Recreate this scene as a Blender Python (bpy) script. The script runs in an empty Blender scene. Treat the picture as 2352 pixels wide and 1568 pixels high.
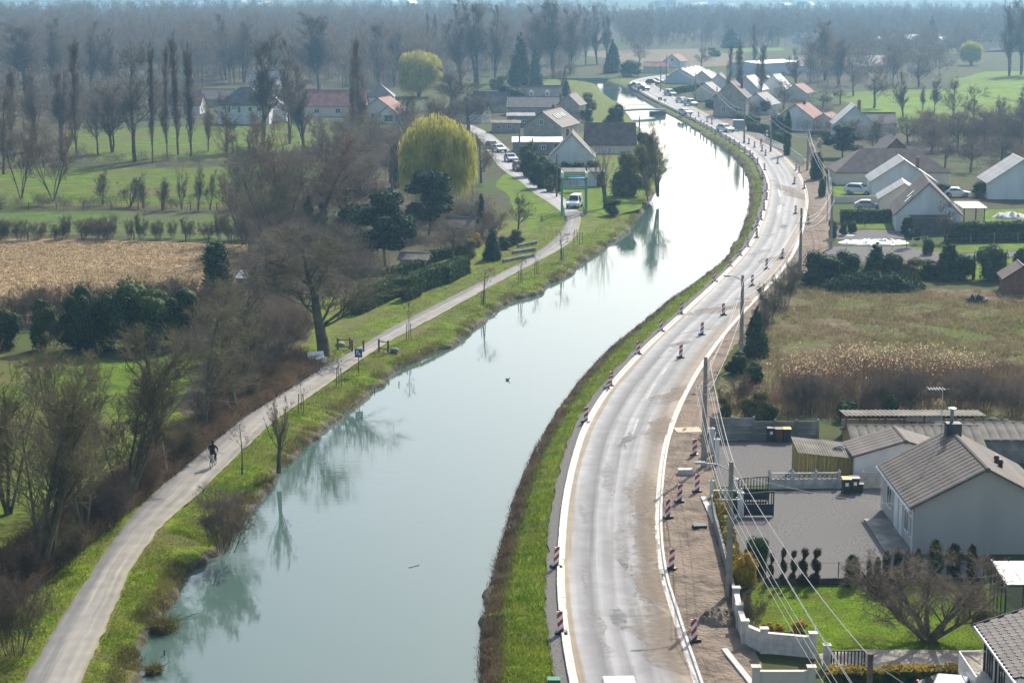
import bpy, bmesh, math, random
import numpy as np
from mathutils import Vector, Matrix, Euler
R = math.radians
S = bpy.context.scene
COL = S.collection

# ------------------------------------------------------------------ camera, sky, sun, exposure
FPX, CX, CY, YH = 4500.0, 1176.0, 784.0, -50.0        # photograph measured on a 2352 x 1568 grid
TH = math.atan((CY - YH) / FPX)                        # pitch below the horizon
CAMH = math.cos(TH) / 0.0302                           # drone height above the towpath, metres
cam = bpy.data.cameras.new('camera'); camo = bpy.data.objects.new('camera', cam); COL.objects.link(camo)
cam.sensor_width = 36.0; cam.lens = FPX / 2352.0 * 36.0
cam.clip_start = 1.0; cam.clip_end = 30000.0
camo.location = (0, 0, CAMH); camo.rotation_euler = (math.pi / 2 - TH, 0, 0)
S.camera = camo
SUN_EL, SUN_AZ = 38.0, 24.0                            # azimuth to the right of the view direction
wd = bpy.data.worlds.new('World'); S.world = wd; wd.use_nodes = True
nt = wd.node_tree; nt.nodes.clear()
sky = nt.nodes.new('ShaderNodeTexSky'); sky.sky_type = 'NISHITA'; sky.sun_disc = False
sky.sun_elevation = R(SUN_EL); sky.sun_rotation = R(SUN_AZ)
sky.air_density = 1.0; sky.dust_density = 2.6; sky.ozone_density = 1.0
bgn = nt.nodes.new('ShaderNodeBackground'); bgn.inputs[1].default_value = 0.15
out = nt.nodes.new('ShaderNodeOutputWorld')
nt.links.new(sky.outputs[0], bgn.inputs[0]); nt.links.new(bgn.outputs[0], out.inputs[0])
sl = bpy.data.lights.new('sun', 'SUN'); sl.energy = 4.6; sl.angle = R(0.53); sl.color = (1.0, 0.945, 0.86)
so = bpy.data.objects.new('sun', sl); COL.objects.link(so)
so.location = (200, 300, 300)
sd = Vector((math.sin(R(SUN_AZ)) * math.cos(R(SUN_EL)), math.cos(R(SUN_AZ)) * math.cos(R(SUN_EL)), math.sin(R(SUN_EL))))
so.rotation_euler = sd.to_track_quat('Z', 'Y').to_euler()
S.view_settings.view_transform = 'Standard'; S.view_settings.look = 'None'
S.view_settings.exposure = 0.46; S.view_settings.gamma = 1.0; S.view_settings.use_curve_mapping = False
S.cycles.use_denoising = True
S.cycles.max_bounces = 6; S.cycles.diffuse_bounces = 2; S.cycles.glossy_bounces = 3
S.cycles.transmission_bounces = 4; S.cycles.volume_bounces = 0; S.cycles.transparent_max_bounces = 8
S.cycles.caustics_reflective = False; S.cycles.caustics_refractive = False
S.cycles.sample_clamp_indirect = 6.0

# ------------------------------------------------------------------ pixel -> place
_c, _s = math.cos(TH), math.sin(TH)
def ray(x, y):
    u = -(y - CY)
    return Vector((x - CX, FPX * _c + u * _s, -FPX * _s + u * _c))
def P(x, y, z=0.0):                                    # where the line of sight meets height z
    d = ray(x, y); t = (z - CAMH) / d.z
    return Vector((d.x * t, d.y * t, z))
def PY(x, y, Y):                                       # where it meets the upright plane at distance Y
    d = ray(x, y); t = Y / d.y
    return Vector((d.x * t, Y, CAMH + d.z * t))
def scl(Y, z=0.0):                                     # photo px per metre there
    return FPX / (Y * _c + (CAMH - z) * _s)
def pl(pts, z=0.0): return np.array([P(x, y, z)[:2] for x, y in pts])
def smooth(p, n=8):                                    # Catmull-Rom through the points
    p = np.asarray(p, float); q = np.vstack([2 * p[0] - p[1], p, 2 * p[-1] - p[-2]]); o = []
    for i in range(1, len(q) - 2):
        t = np.linspace(0, 1, n, endpoint=False)[:, None]
        a, b, c, d = q[i - 1], q[i], q[i + 1], q[i + 2]
        o.append(0.5 * (2 * b + (c - a) * t + (2 * a - 5 * b + 4 * c - d) * t * t + (3 * b - a - 3 * c + d) * t ** 3))
    o.append(p[-1:]); return np.vstack(o)
def resample(p, step):
    d = np.r_[0, np.cumsum(np.linalg.norm(np.diff(p, axis=0), axis=1))]
    n = max(2, int(d[-1] / step) + 1); t = np.linspace(0, d[-1], n)
    return np.stack([np.interp(t, d, p[:, k]) for k in range(p.shape[1])], 1)
def offset(p, d):                                      # to the right of the walking direction
    t = np.gradient(p, axis=0); n = np.stack([t[:, 1], -t[:, 0]], 1)
    n /= np.linalg.norm(n, axis=1)[:, None] + 1e-9
    return p + n * d

# ------------------------------------------------------------------ materials
def _n(nt, t, **k):
    n = nt.nodes.new(t)
    for a, b in k.items(): setattr(n, a, b)
    return n
def M(name, c1, c2=None, scale=3.0, rough=0.8, bump=0.0, bscale=None, c3=None, s3=0.3, spec=0.3, metal=0.0, trans=0.0, stretch=None, rnd=0.0, uv=False, detail=6.0, coat=0.0, tcol=None, emit=0.0, lo=0.35, hi=0.65, bdist=0.1):
    m = bpy.data.materials.new(name); m.use_nodes = True; nt = m.node_tree; L = nt.links
    b = nt.nodes['Principled BSDF']; o = nt.nodes['Material Output']
    b.inputs['Roughness'].default_value = rough; b.inputs['Metallic'].default_value = metal
    b.inputs['Specular IOR Level'].default_value = spec; b.inputs['Coat Weight'].default_value = coat
    if emit: b.inputs['Emission Strength'].default_value = emit; b.inputs['Emission Color'].default_value = (*c1, 1)
    tc = _n(nt, 'ShaderNodeTexCoord'); vec = tc.outputs['UV' if uv else 'Object']
    if stretch:
        mp = _n(nt, 'ShaderNodeMapping'); mp.inputs['Scale'].default_value = stretch; L.new(vec, mp.inputs[0]); vec = mp.outputs[0]
    col = None
    if c2 is not None:
        nz = _n(nt, 'ShaderNodeTexNoise'); nz.inputs['Scale'].default_value = scale; nz.inputs['Detail'].default_value = detail
        L.new(vec, nz.inputs['Vector'])
        rp = _n(nt, 'ShaderNodeValToRGB'); rp.color_ramp.elements[0].position = lo; rp.color_ramp.elements[1].position = hi
        rp.color_ramp.elements[0].color = (*c1, 1); rp.color_ramp.elements[1].color = (*c2, 1)
        L.new(nz.outputs['Fac'], rp.inputs[0]); col = rp.outputs[0]
        if c3 is not None:
            n2 = _n(nt, 'ShaderNodeTexNoise'); n2.inputs['Scale'].default_value = s3; n2.inputs['Detail'].default_value = 4; L.new(vec, n2.inputs['Vector'])
            r2 = _n(nt, 'ShaderNodeValToRGB'); r2.color_ramp.elements[0].position = 0.42; r2.color_ramp.elements[1].position = 0.62
            L.new(n2.outputs['Fac'], r2.inputs[0])
            mx = _n(nt, 'ShaderNodeMixRGB'); L.new(r2.outputs[0], mx.inputs[0]); L.new(col, mx.inputs[1]); mx.inputs[2].default_value = (*c3, 1); col = mx.outputs[0]
    if rnd:
        oi = _n(nt, 'ShaderNodeObjectInfo'); mr = _n(nt, 'ShaderNodeMapRange'); mr.inputs[3].default_value = 1 - rnd; mr.inputs[4].default_value = 1 + rnd
        L.new(oi.outputs['Random'], mr.inputs[0])
        hs = _n(nt, 'ShaderNodeHueSaturation'); L.new(mr.outputs[0], hs.inputs['Value'])
        if col is None: hs.inputs['Color'].default_value = (*c1, 1)
        else: L.new(col, hs.inputs['Color'])
        col = hs.outputs[0]
    if col is None: b.inputs['Base Color'].default_value = (*c1, 1)
    else: L.new(col, b.inputs['Base Color'])
    if bump:
        bz = _n(nt, 'ShaderNodeTexNoise'); bz.inputs['Scale'].default_value = bscale or scale; bz.inputs['Detail'].default_value = 6; L.new(vec, bz.inputs['Vector'])
        bn = _n(nt, 'ShaderNodeBump'); bn.inputs['Strength'].default_value = bump; bn.inputs['Distance'].default_value = bdist
        L.new(bz.outputs['Fac'], bn.inputs['Height']); L.new(bn.outputs[0], b.inputs['Normal'])
    if trans:                                          # thin leaves let light through; on twigs it imitates rim light
        tr = _n(nt, 'ShaderNodeBsdfTranslucent'); ms = _n(nt, 'ShaderNodeMixShader'); ms.inputs[0].default_value = trans
        if tcol: tr.inputs[0].default_value = (*tcol, 1)
        elif col is None: tr.inputs[0].default_value = (*c1, 1)
        else: L.new(col, tr.inputs[0])
        L.new(b.outputs[0], ms.inputs[1]); L.new(tr.outputs[0], ms.inputs[2]); L.new(ms.outputs[0], o.inputs[0])
    return m

m_ground = M('rough_ground', (0.05, 0.055, 0.02), (0.095, 0.08, 0.042), 0.6, 0.95, 0.6, 3.0, c3=(0.065, 0.09, 0.022), s3=0.05, spec=0.05)
m_grass = M('bank_grass', (0.07, 0.125, 0.008), (0.17, 0.215, 0.018), 0.9, 0.9, 0.9, 5.0, c3=(0.125, 0.115, 0.04), s3=0.3, bdist=0.2, spec=0.06)
m_lawn = M('lawn_grass', (0.08, 0.155, 0.003), (0.15, 0.235, 0.006), 0.9, 0.9, 0.9, 6.0, c3=(0.105, 0.135, 0.012), s3=0.35, bdist=0.2, spec=0.06)
m_field = M('pasture_grass', (0.055, 0.105, 0.007), (0.12, 0.18, 0.014), 0.35, 0.95, 0.9, 1.6, c3=(0.105, 0.105, 0.03), s3=0.08, bdist=0.3, spec=0.06)
m_meadow = M('bright_meadow', (0.10, 0.175, 0.010), (0.165, 0.25, 0.022), 0.2, 0.95, 0.7, 1.2, c3=(0.12, 0.15, 0.03), s3=0.04, bdist=0.3, spec=0.05)
m_field2 = M('damp_pasture', (0.06, 0.105, 0.02), (0.095, 0.145, 0.03), 0.3, 0.95, 0.7, 1.4, c3=(0.095, 0.10, 0.04), s3=0.06, bdist=0.3, spec=0.06)
m_stubble = M('maize_stubble', (0.20, 0.135, 0.065), (0.46, 0.33, 0.18), 1.4, 0.95, 1.0, 1.8, c3=(0.26, 0.19, 0.10), s3=0.09, stretch=(0.55, 1.0, 1.0), bdist=0.5, spec=0.06)
m_earthbank = M('wet_bank_earth', (0.04, 0.032, 0.018), (0.10, 0.08, 0.045), 2.2, 0.9, 0.8, 5.0)
m_works = M('dug_earth', (0.115, 0.09, 0.068), (0.27, 0.218, 0.168), 0.9, 0.95, 0.9, 3.5, c3=(0.26, 0.20, 0.15), s3=0.25, bdist=0.25, spec=0.06)
m_waste = M('dry_waste_grass', (0.085, 0.065, 0.036), (0.20, 0.15, 0.085), 0.9, 0.95, 1.0, 2.5, c3=(0.11, 0.115, 0.035), s3=0.07, bdist=0.3, spec=0.06)
m_gravel = M('grey_gravel', (0.095, 0.09, 0.087), (0.21, 0.197, 0.185), 7.0, 0.95, 0.6, 12.0, c3=(0.15, 0.142, 0.132), s3=0.25, bdist=0.04, spec=0.06)
m_slab = M('beige_paving', (0.30, 0.26, 0.21), (0.37, 0.33, 0.27), 1.5, 0.85, 0.15, 6.0)
m_conc = M('pale_concrete', (0.44, 0.41, 0.36), (0.60, 0.57, 0.51), 2.5, 0.8, 0.1, 9.0, rnd=0.04)
m_concgrey = M('weathered_concrete', (0.20, 0.19, 0.17), (0.33, 0.32, 0.29), 1.4, 0.9, 0.2, 6.0, c3=(0.16, 0.16, 0.13), s3=0.5)
m_pole = M('concrete_pole', (0.22, 0.19, 0.16), (0.32, 0.28, 0.24), 2.0, 0.9, 0.2, 9.0)
m_wood = M('weathered_wood', (0.10, 0.075, 0.05), (0.20, 0.16, 0.11), 2.5, 0.9, 0.3, 9.0)
m_bark = M('grey_bark', (0.07, 0.058, 0.042), (0.16, 0.135, 0.10), 1.6, 0.95, 0.5, 6.0, rnd=0.15)
m_barkg = M('mossy_bark', (0.075, 0.068, 0.04), (0.155, 0.14, 0.085), 1.2, 0.95, 0.4, 6.0, rnd=0.15)
m_twig = M('brown_twigs', (0.125, 0.098, 0.073), (0.21, 0.166, 0.122), 0.35, 0.85, rnd=0.25, trans=0.2, spec=0.1)  # translucency on all twig materials stands in for light wrapping round them
m_twigr = M('russet_twigs', (0.135, 0.092, 0.065), (0.215, 0.15, 0.105), 0.3, 0.85, rnd=0.25, trans=0.2, spec=0.1)
m_twigg = M('olive_twigs', (0.11, 0.096, 0.055), (0.195, 0.168, 0.098), 0.35, 0.85, rnd=0.25, trans=0.2, spec=0.1)
m_blossom = M('pale_blossom', (0.62, 0.45, 0.42), (0.75, 0.62, 0.56), 2.0, 0.8, trans=0.3)
def leafm(n, a, b, t=0.3, rnd=0.15, sc=0.8): return M(n, a, b, sc, 0.65, trans=t, rnd=rnd, spec=0.08)
m_ever = leafm('dark_evergreen', (0.010, 0.024, 0.010), (0.058, 0.095, 0.030), 0.2, sc=2.2)
m_pine = leafm('pine_needles', (0.012, 0.028, 0.015), (0.055, 0.085, 0.036), 0.2, sc=2.2)
m_hedge = leafm('hedge_leaves', (0.018, 0.04, 0.010), (0.085, 0.13, 0.03), 0.25, sc=2.0)
m_laurel = leafm('laurel_leaves', (0.03, 0.06, 0.02), (0.085, 0.13, 0.045), 0.25)
m_yellow = leafm('golden_leaves', (0.28, 0.18, 0.015), (0.42, 0.29, 0.03), 0.35)
m_olive = leafm('olive_leaves', (0.09, 0.09, 0.025), (0.20, 0.175, 0.05), 0.3)
m_willow = leafm('willow_shoots', (0.34, 0.32, 0.06), (0.56, 0.52, 0.13), 0.45, sc=1.3)
m_copper = leafm('russet_thuja', (0.028, 0.034, 0.012), (0.075, 0.062, 0.022), 0.2)
m_moss = leafm('mustard_moss', (0.17, 0.14, 0.02), (0.27, 0.20, 0.03), 0.2)
m_bladeg = leafm('green_grass_blades', (0.095, 0.165, 0.007), (0.215, 0.265, 0.018), 0.42, 0.0, 0.5)
m_bladed = leafm('dry_grass_blades', (0.17, 0.12, 0.055), (0.33, 0.25, 0.13), 0.35, 0.0, 0.5)
m_bladeb = leafm('dead_bramble', (0.10, 0.068, 0.04), (0.24, 0.165, 0.095), 0.25, 0.0, 0.6)
m_reed = leafm('reed_plumes', (0.42, 0.31, 0.17), (0.62, 0.48, 0.30), 0.5, 0.0, 0.6)
m_reedstem = leafm('reed_stems', (0.14, 0.095, 0.055), (0.24, 0.165, 0.09), 0.3, 0.0, 0.5)
m_sedge = leafm('bank_sedge', (0.10, 0.095, 0.028), (0.21, 0.175, 0.07), 0.35, 0.0, 0.5)
m_white = M('white_render', (0.66, 0.66, 0.63), (0.76, 0.75, 0.72), 0.6, 0.85, 0.05, 8.0, c3=(0.58, 0.57, 0.53), s3=0.5, stretch=(1, 1, 0.35))
m_cream = M('cream_render', (0.56, 0.50, 0.40), (0.64, 0.58, 0.47), 0.5, 0.85, 0.05, 8.0)
m_greige = M('greige_render', (0.47, 0.43, 0.37), (0.53, 0.49, 0.43), 0.35, 0.9, 0.04, 8.0, c3=(0.43, 0.395, 0.34), s3=0.35, stretch=(1, 1, 0.3))
m_stone = M('stone_wall', (0.30, 0.27, 0.22), (0.42, 0.38, 0.31), 1.6, 0.9, 0.3, 4.0)
m_brick = M('red_brick', (0.18, 0.075, 0.05), (0.27, 0.12, 0.08), 1.5, 0.9, 0.2, 6.0)
m_tilebr = M('brown_roof_tile', (0.085, 0.07, 0.058), (0.14, 0.116, 0.096), 1.4, 0.75, 0.3, 7.0, rnd=0.10, spec=0.35)
m_tilered = M('red_roof_tile', (0.20, 0.085, 0.06), (0.29, 0.14, 0.10), 0.8, 0.8, 0.3, 5.0, rnd=0.08)
m_tiledk = M('dark_slate_tile', (0.045, 0.045, 0.048), (0.085, 0.083, 0.085), 0.8, 0.65, 0.25, 6.0, rnd=0.10, spec=0.4)
m_tilept = M('purple_brown_tile', (0.085, 0.055, 0.048), (0.14, 0.095, 0.08), 0.9, 0.75, 0.3, 6.0, rnd=0.08)
m_tilepale = M('pale_roof_tile', (0.30, 0.29, 0.27), (0.42, 0.41, 0.38), 0.9, 0.6, 0.25, 6.0, rnd=0.10, spec=0.5)
m_sheet = M('fibre_cement_sheet', (0.15, 0.135, 0.11), (0.25, 0.23, 0.19), 0.8, 0.9, 0.2, 5.0, spec=0.1)
m_zinc = M('zinc_sheet', (0.55, 0.56, 0.57), None, rough=0.35, metal=0.6)
m_steel = M('steel_cladding', (0.42, 0.46, 0.50), (0.50, 0.53, 0.56), 0.2, 0.5, spec=0.5)
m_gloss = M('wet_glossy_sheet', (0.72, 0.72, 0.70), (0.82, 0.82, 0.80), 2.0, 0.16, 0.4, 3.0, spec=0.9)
m_pvc = M('white_plastic', (0.78, 0.78, 0.76), None, rough=0.35, spec=0.5)
m_black = M('black_plastic', (0.018, 0.019, 0.02), None, rough=0.5)
m_anth = M('anthracite_paint', (0.022, 0.032, 0.036), None, rough=0.45)
m_brownp = M('dark_brown_paint', (0.045, 0.028, 0.022), None, rough=0.5)
m_binbrown = M('brown_plastic', (0.10, 0.045, 0.025), None, rough=0.5)
m_bingreen = M('green_plastic', (0.01, 0.16, 0.09), None, rough=0.5)
m_yellowp = M('yellow_plastic', (0.55, 0.38, 0.02), None, rough=0.5)
m_blue = M('blue_sign_paint', (0.012, 0.09, 0.30), None, rough=0.4)
m_redp = M('red_paint', (0.42, 0.02, 0.02), None, rough=0.4)
m_green = M('green_steel_paint', (0.10, 0.27, 0.16), (0.14, 0.33, 0.20), 1.0, 0.5)
m_plank = M('larch_plank', (0.20, 0.155, 0.035), (0.32, 0.25, 0.07), 2.0, 0.8, 0.2, 8.0, stretch=(6, 6, 0.7), rnd=0.18)
m_ply = M('plywood', (0.42, 0.33, 0.22), (0.52, 0.42, 0.30), 1.5, 0.8)
m_glass = M('window_glass', (0.02, 0.026, 0.03), None, rough=0.06, spec=0.8)
m_skyl = M('skylight_glass', (0.30, 0.32, 0.34), None, rough=0.12, spec=1.0, metal=0.4)
m_tyre = M('tyre_rubber', (0.015, 0.015, 0.016), None, rough=0.8)
m_rim = M('alloy_rim', (0.45, 0.45, 0.46), None, rough=0.3, metal=0.8)
m_lamp = M('headlamp_glass', (0.75, 0.77, 0.80), None, rough=0.1, spec=0.8)
m_wire = M('cable_sheath', (0.45, 0.42, 0.38), None, rough=0.35, spec=0.6)
m_skin = M('skin', (0.42, 0.24, 0.17), None, rough=0.6)
m_cloth = M('black_jacket', (0.012, 0.013, 0.016), (0.022, 0.023, 0.027), 4.0, 0.9)
m_hivis = M('orange_hivis', (0.75, 0.16, 0.02), None, rough=0.7)
m_ochre = M('ochre_gravel_edge', (0.34, 0.25, 0.14), (0.46, 0.36, 0.22), 3.0, 0.95, 0.4, 9.0)
def paint(n, c): return M(n, c, None, rough=0.3, spec=0.6, coat=0.6)
m_cwhite = paint('white_car_paint', (0.75, 0.75, 0.74)); m_csilver = paint('silver_car_paint', (0.42, 0.43, 0.45))
m_cred = paint('maroon_car_paint', (0.16, 0.025, 0.03)); m_cdark = paint('dark_car_paint', (0.03, 0.034, 0.04)); m_cblue = paint('blue_car_paint', (0.03, 0.07, 0.17))

# ------------------------------------------------------------------ mesh helpers
def mesh_np(name, v, faces, mats, mi=None, smooth_=False, uv=None):
    """faces: list of integer arrays of shape (n,k)"""
    me = bpy.data.meshes.new(name); v = np.asarray(v, np.float32)
    faces = [np.asarray(f, np.int32) for f in faces if len(f)]
    me.vertices.add(len(v)); me.vertices.foreach_set('co', v.ravel())
    tot = np.concatenate([np.full(len(f), f.shape[1], np.int32) for f in faces])
    idx = np.concatenate([f.ravel() for f in faces]); st = np.r_[0, np.cumsum(tot)[:-1]].astype(np.int32)
    me.loops.add(len(idx)); me.loops.foreach_set('vertex_index', idx)
    me.polygons.add(len(tot)); me.polygons.foreach_set('loop_start', st)
    if mi is not None: me.polygons.foreach_set('material_index', np.asarray(mi, np.int32))
    if uv is not None:
        ul = me.uv_layers.new(name='UVMap'); ul.data.foreach_set('uv', np.asarray(uv, np.float32)[idx].ravel())
    if smooth_: me.polygons.foreach_set('use_smooth', np.ones(len(tot), bool))
    for m in (mats if isinstance(mats, (list, tuple)) else [mats]): me.materials.append(m)
    me.update(calc_edges=True); return me
def link(name, me, parent=None, loc=None, rz=0.0):
    o = bpy.data.objects.new(name, me); COL.objects.link(o)
    if parent is not None: o.parent = parent
    if loc is not None: o.location = loc
    if rz: o.rotation_euler = (0, 0, rz)
    return o
def tag(o, label=None, cat=None, group=None, kind=None):
    if label: o['label'] = label
    if cat: o['category'] = cat
    if group: o['group'] = group
    if kind: o['kind'] = kind
    return o
def thing(name, label, cat, loc=(0, 0, 0), rz=0.0, group=None):
    return tag(link(name, None, None, loc, rz), label, cat, group)
def copy_tree(o, parent=None):
    c = o.copy(); COL.objects.link(c); c.parent = parent
    for ch in o.children: copy_tree(ch, c)
    return c
class MB:
    def __init__(s): s.v = []; s.f = []
    def add(s, v, f):
        n = len(s.v); s.v += [tuple(p) for p in v]; s.f += [tuple(i + n for i in q) for q in f]; return s
    def box(s, x0, x1, y0, y1, z0, z1):
        return s.add([(x0, y0, z0), (x1, y0, z0), (x1, y1, z0), (x0, y1, z0), (x0, y0, z1), (x1, y0, z1), (x1, y1, z1), (x0, y1, z1)],
                     [(0, 3, 2, 1), (4, 5, 6, 7), (0, 1, 5, 4), (1, 2, 6, 5), (2, 3, 7, 6), (3, 0, 4, 7)])
    def bar(s, a, b, w, h=None, up=(0, 0, 1)):
        a, b = Vector(a), Vector(b); d = (b - a); h = h or w
        if d.length < 1e-6: return s
        d.normalize(); u = Vector(up)
        if abs(d.dot(u)) > 0.98: u = Vector((0, 1, 0))
        r = d.cross(u).normalized(); u = r.cross(d).normalized(); r *= w / 2; u *= h / 2
        v = [a - r - u, a + r - u, a + r + u, a - r + u, b - r - u, b + r - u, b + r + u, b - r + u]
        return s.add(v, [(0, 1, 2, 3), (7, 6, 5, 4), (0, 4, 5, 1), (1, 5, 6, 2), (2, 6, 7, 3), (3, 7, 4, 0)])
    def tube(s, pts, r, n=6, cap=True):
        pts = [Vector(p) for p in pts]; k = len(pts); rr = r if isinstance(r, (list, tuple)) else [r] * k; n0 = len(s.v)
        for i, p in enumerate(pts):
            d = (pts[min(i + 1, k - 1)] - pts[max(i - 1, 0)]).normalized()
            u = Vector((0, 0, 1)) if abs(d.z) < 0.9 else Vector((1, 0, 0))
            a = d.cross(u).normalized(); b = a.cross(d)
            for j in range(n):
                t = 2 * math.pi * j / n; s.v.append(tuple(p + (a * math.cos(t) + b * math.sin(t)) * rr[i]))
        for i in range(k - 1):
            for j in range(n):
                s.f.append((n0 + i * n + j, n0 + i * n + (j + 1) % n, n0 + (i + 1) * n + (j + 1) % n, n0 + (i + 1) * n + j))
        if cap: s.f.append(tuple(n0 + j for j in range(n))[::-1]); s.f.append(tuple(n0 + (k - 1) * n + j for j in range(n)))
        return s
    def cyl(s, c, r, h, n=12, r2=None): return s.tube([c, (c[0], c[1], c[2] + h)], [r, r if r2 is None else r2], n)
    def prism(s, poly, y0, y1, axis='y'):                # polygon in (x,z) pushed along y, or in (y,z) along x, or (x,y) along z
        n = len(poly); f = lambda a, b, t: {'y': (a, t, b), 'x': (t, a, b), 'z': (a, b, t)}[axis]
        return s.add([f(a, b, y0) for a, b in poly] + [f(a, b, y1) for a, b in poly],
                     [tuple(range(n)), tuple(range(2 * n - 1, n - 1, -1))] + [(i, i + n, (i + 1) % n + n, (i + 1) % n) for i in range(n)])
    def lathe(s, prof, n=12, c=(0, 0, 0)):
        n0 = len(s.v); k = len(prof)
        for r, z in prof:
            for j in range(n): t = 2 * math.pi * j / n; s.v.append((c[0] + r * math.cos(t), c[1] + r * math.sin(t), c[2] + z))
        for i in range(k - 1):
            for j in range(n): s.f.append((n0 + i * n + j, n0 + i * n + (j + 1) % n, n0 + (i + 1) * n + (j + 1) % n, n0 + (i + 1) * n + j))
        s.f.append(tuple(n0 + j for j in range(n))[::-1]); s.f.append(tuple(n0 + (k - 1) * n + j for j in range(n))); return s
    def mesh(s, name, mat):
        me = bpy.data.meshes.new(name); me.from_pydata(s.v, [], s.f)
        bm = bmesh.new(); bm.from_mesh(me); bmesh.ops.recalc_face_normals(bm, faces=bm.faces); bm.to_mesh(me); bm.free()
        for m in (mat if isinstance(mat, (list, tuple)) else [mat]): me.materials.append(m)
        return me
    def build(s, name, mat, parent=None, loc=None, rz=0.0, sm=False):
        me = s.mesh(name, mat)
        if sm: me.polygons.foreach_set('use_smooth', [True] * len(me.polygons))
        return link(name, me, parent, loc, rz)
# ------------------------------------------------------------------ the setting: terrain, canal, road, path, fields
WZ = -0.95                                             # water level below the towpath
rng = np.random.default_rng(7)
left_px = [(215, 1700), (290, 1600), (318, 1540), (345, 1450), (398, 1385), (425, 1330), (468, 1285), (520, 1262), (560, 1190), (612, 1140), (650, 1082), (700, 1030), (778, 962),
           (830, 922), (880, 882), (935, 842), (985, 822), (1030, 800), (1066, 782), (1078, 764), (1120, 733), (1175, 693), (1238, 675), (1262, 655), (1300, 636), (1345, 602),
           (1402, 562), (1450, 525), (1472, 495), (1492, 462), (1508, 430), (1520, 400), (1524, 370), (1508, 337), (1484, 312), (1461, 291), (1441, 262), (1425, 244), (1398, 226), (1374, 206), (1366, 196), (1330, 190), (1240, 186.5)]
right_px = [(1100, 1700), (1103, 1568), (1106, 1480), (1112, 1420), (1126, 1350), (1140, 1290), (1165, 1205), (1192, 1120), (1226, 1040), (1258, 985), (1302, 918), (1346, 862), (1402, 804), (1472, 748),
            (1542, 690), (1602, 650), (1660, 602), (1690, 560), (1706, 520), (1719, 472), (1722, 432), (1714, 400), (1690, 366), (1650, 334), (1602, 302), (1560, 276), (1530, 260), (1492, 239), (1458, 216), (1430, 200), (1408, 193), (1395, 188), (1394, 186.5)]
Lw = smooth(pl(left_px, WZ), 6); Rw = smooth(pl(right_px, WZ), 6)
Lw = Lw[np.argsort(Lw[:, 1])]; Rw = Rw[np.argsort(Rw[:, 1])]
YEND = min(Lw[-1, 1], Rw[-1, 1])
def _ext(W, Y):
    x = np.interp(Y, W[:, 1], W[:, 0]); lo = W[0, 1]
    sl = (W[6, 0] - W[0, 0]) / (W[6, 1] - W[0, 1])
    return np.where(Y < lo, W[0, 0] + (Y - lo) * sl, x)
rows = np.concatenate([np.arange(20, 80, 2.0), np.arange(80, 262, 0.4), np.arange(262, 460, 1.0), np.arange(460, YEND - 0.5, 2.5), [YEND - 0.4, YEND, YEND + 1.5], np.geomspace(YEND + 10, 14000, 40)])
def wob(n, amp, k, seed):
    r = np.random.default_rng(seed); a = r.normal(0, 1, n); ker = np.hanning(k); ker /= np.sqrt((ker ** 2).sum())
    return np.convolve(a, ker, 'same') * amp
nr = len(rows); fade = np.where(rows < 460, 1.0, 0.3)
xl = _ext(Lw, rows) + (wob(nr, 0.16, 5, 1) + wob(nr, 0.22, 15, 2)) * fade
xr = _ext(Rw, rows) + (wob(nr, 0.10, 5, 3) + wob(nr, 0.14, 15, 4)) * fade
dep = np.where(rows < YEND - 0.2, 1.0, 0.0)
xl = np.where(dep > 0, xl, np.interp(YEND - 1, rows, xl)); xr = np.where(dep > 0, xr, np.interp(YEND - 1, rows, xr))
LO = [(9000, 0), (4500, 0), (2000, 0), (900, 0), (450, 0), (250, 0), (150, 0), (90, 0), (60, 0), (40, 0), (26, 0), (18, 0), (12, -.01), (8, 0), (5.5, 0), (4, -.02), (2.6, -.06), (1.7, -.17), (0.95, -.33), (0.35, -.5), (0.1, -.68), (0, -.95), (-0.5, -1.3), (-1.6, -1.9)]
RO = [(-1.6, -1.9), (-0.5, -1.3), (0, -.95), (0.15, -.66), (0.55, -.5), (1.2, -.33), (2.0, -.16), (3.0, -.05), (4.2, -.02), (6, 0), (9, 0), (14, 0), (22, 0), (35, 0), (55, 0), (90, 0), (150, 0), (260, 0), (500, 0), (1000, 0), (2200, 0), (5000, 0), (9500, 0)]
nc = len(LO) + len(RO); VG = np.zeros((nr, nc, 3))
for k, (o, z) in enumerate(LO):
    VG[:, k] = np.stack([xl - o, rows, z * dep], 1)
for k, (o, z) in enumerate(RO):
    VG[:, len(LO) + k] = np.stack([xr + o, rows, z * dep], 1)
nz = rng.normal(0, 1, (nr, nc)); nz[1:] = (nz[1:] + nz[:-1]) / 1.4
offs = np.array([o for o, _ in LO] + [o for o, _ in RO]); amp = np.where((offs > 0.2) & (offs < 3.2), 0.045, 0.004)
VG[:, :, 2] += -0.03 + np.clip(nz * amp[None], -0.12, 0.03) * (rows < 460)[:, None]

I = np.arange(nr * nc).reshape(nr, nc)
q = np.stack([I[:-1, :-1], I[:-1, 1:], I[1:, 1:], I[1:, :-1]], -1)
mi = np.zeros((nr - 1, nc - 1), int)
for k in range(nc - 1):
    if k < len(LO) - 1: o = (LO[k][0] + LO[k + 1][0]) / 2; t = 1 if 0.3 < o < 16 else (2 if o <= 0.3 else 0)
    elif k == len(LO) - 1: t = 2
    else: j = k - len(LO); o = (RO[j][0] + RO[j + 1][0]) / 2; t = 2 if o < 0.5 else (1 if o < 9 else 0)
    mi[:, k] = t
mi[rows[:-1] > YEND - 3] = 0
ground = link('ground', mesh_np('ground', VG.reshape(-1, 3), [q.reshape(-1, 4)], [m_ground, m_grass, m_earthbank], mi.ravel(), True))
tag(ground, 'rough grass valley floor cut by the canal and its earth banks', 'ground', kind='structure')

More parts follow.
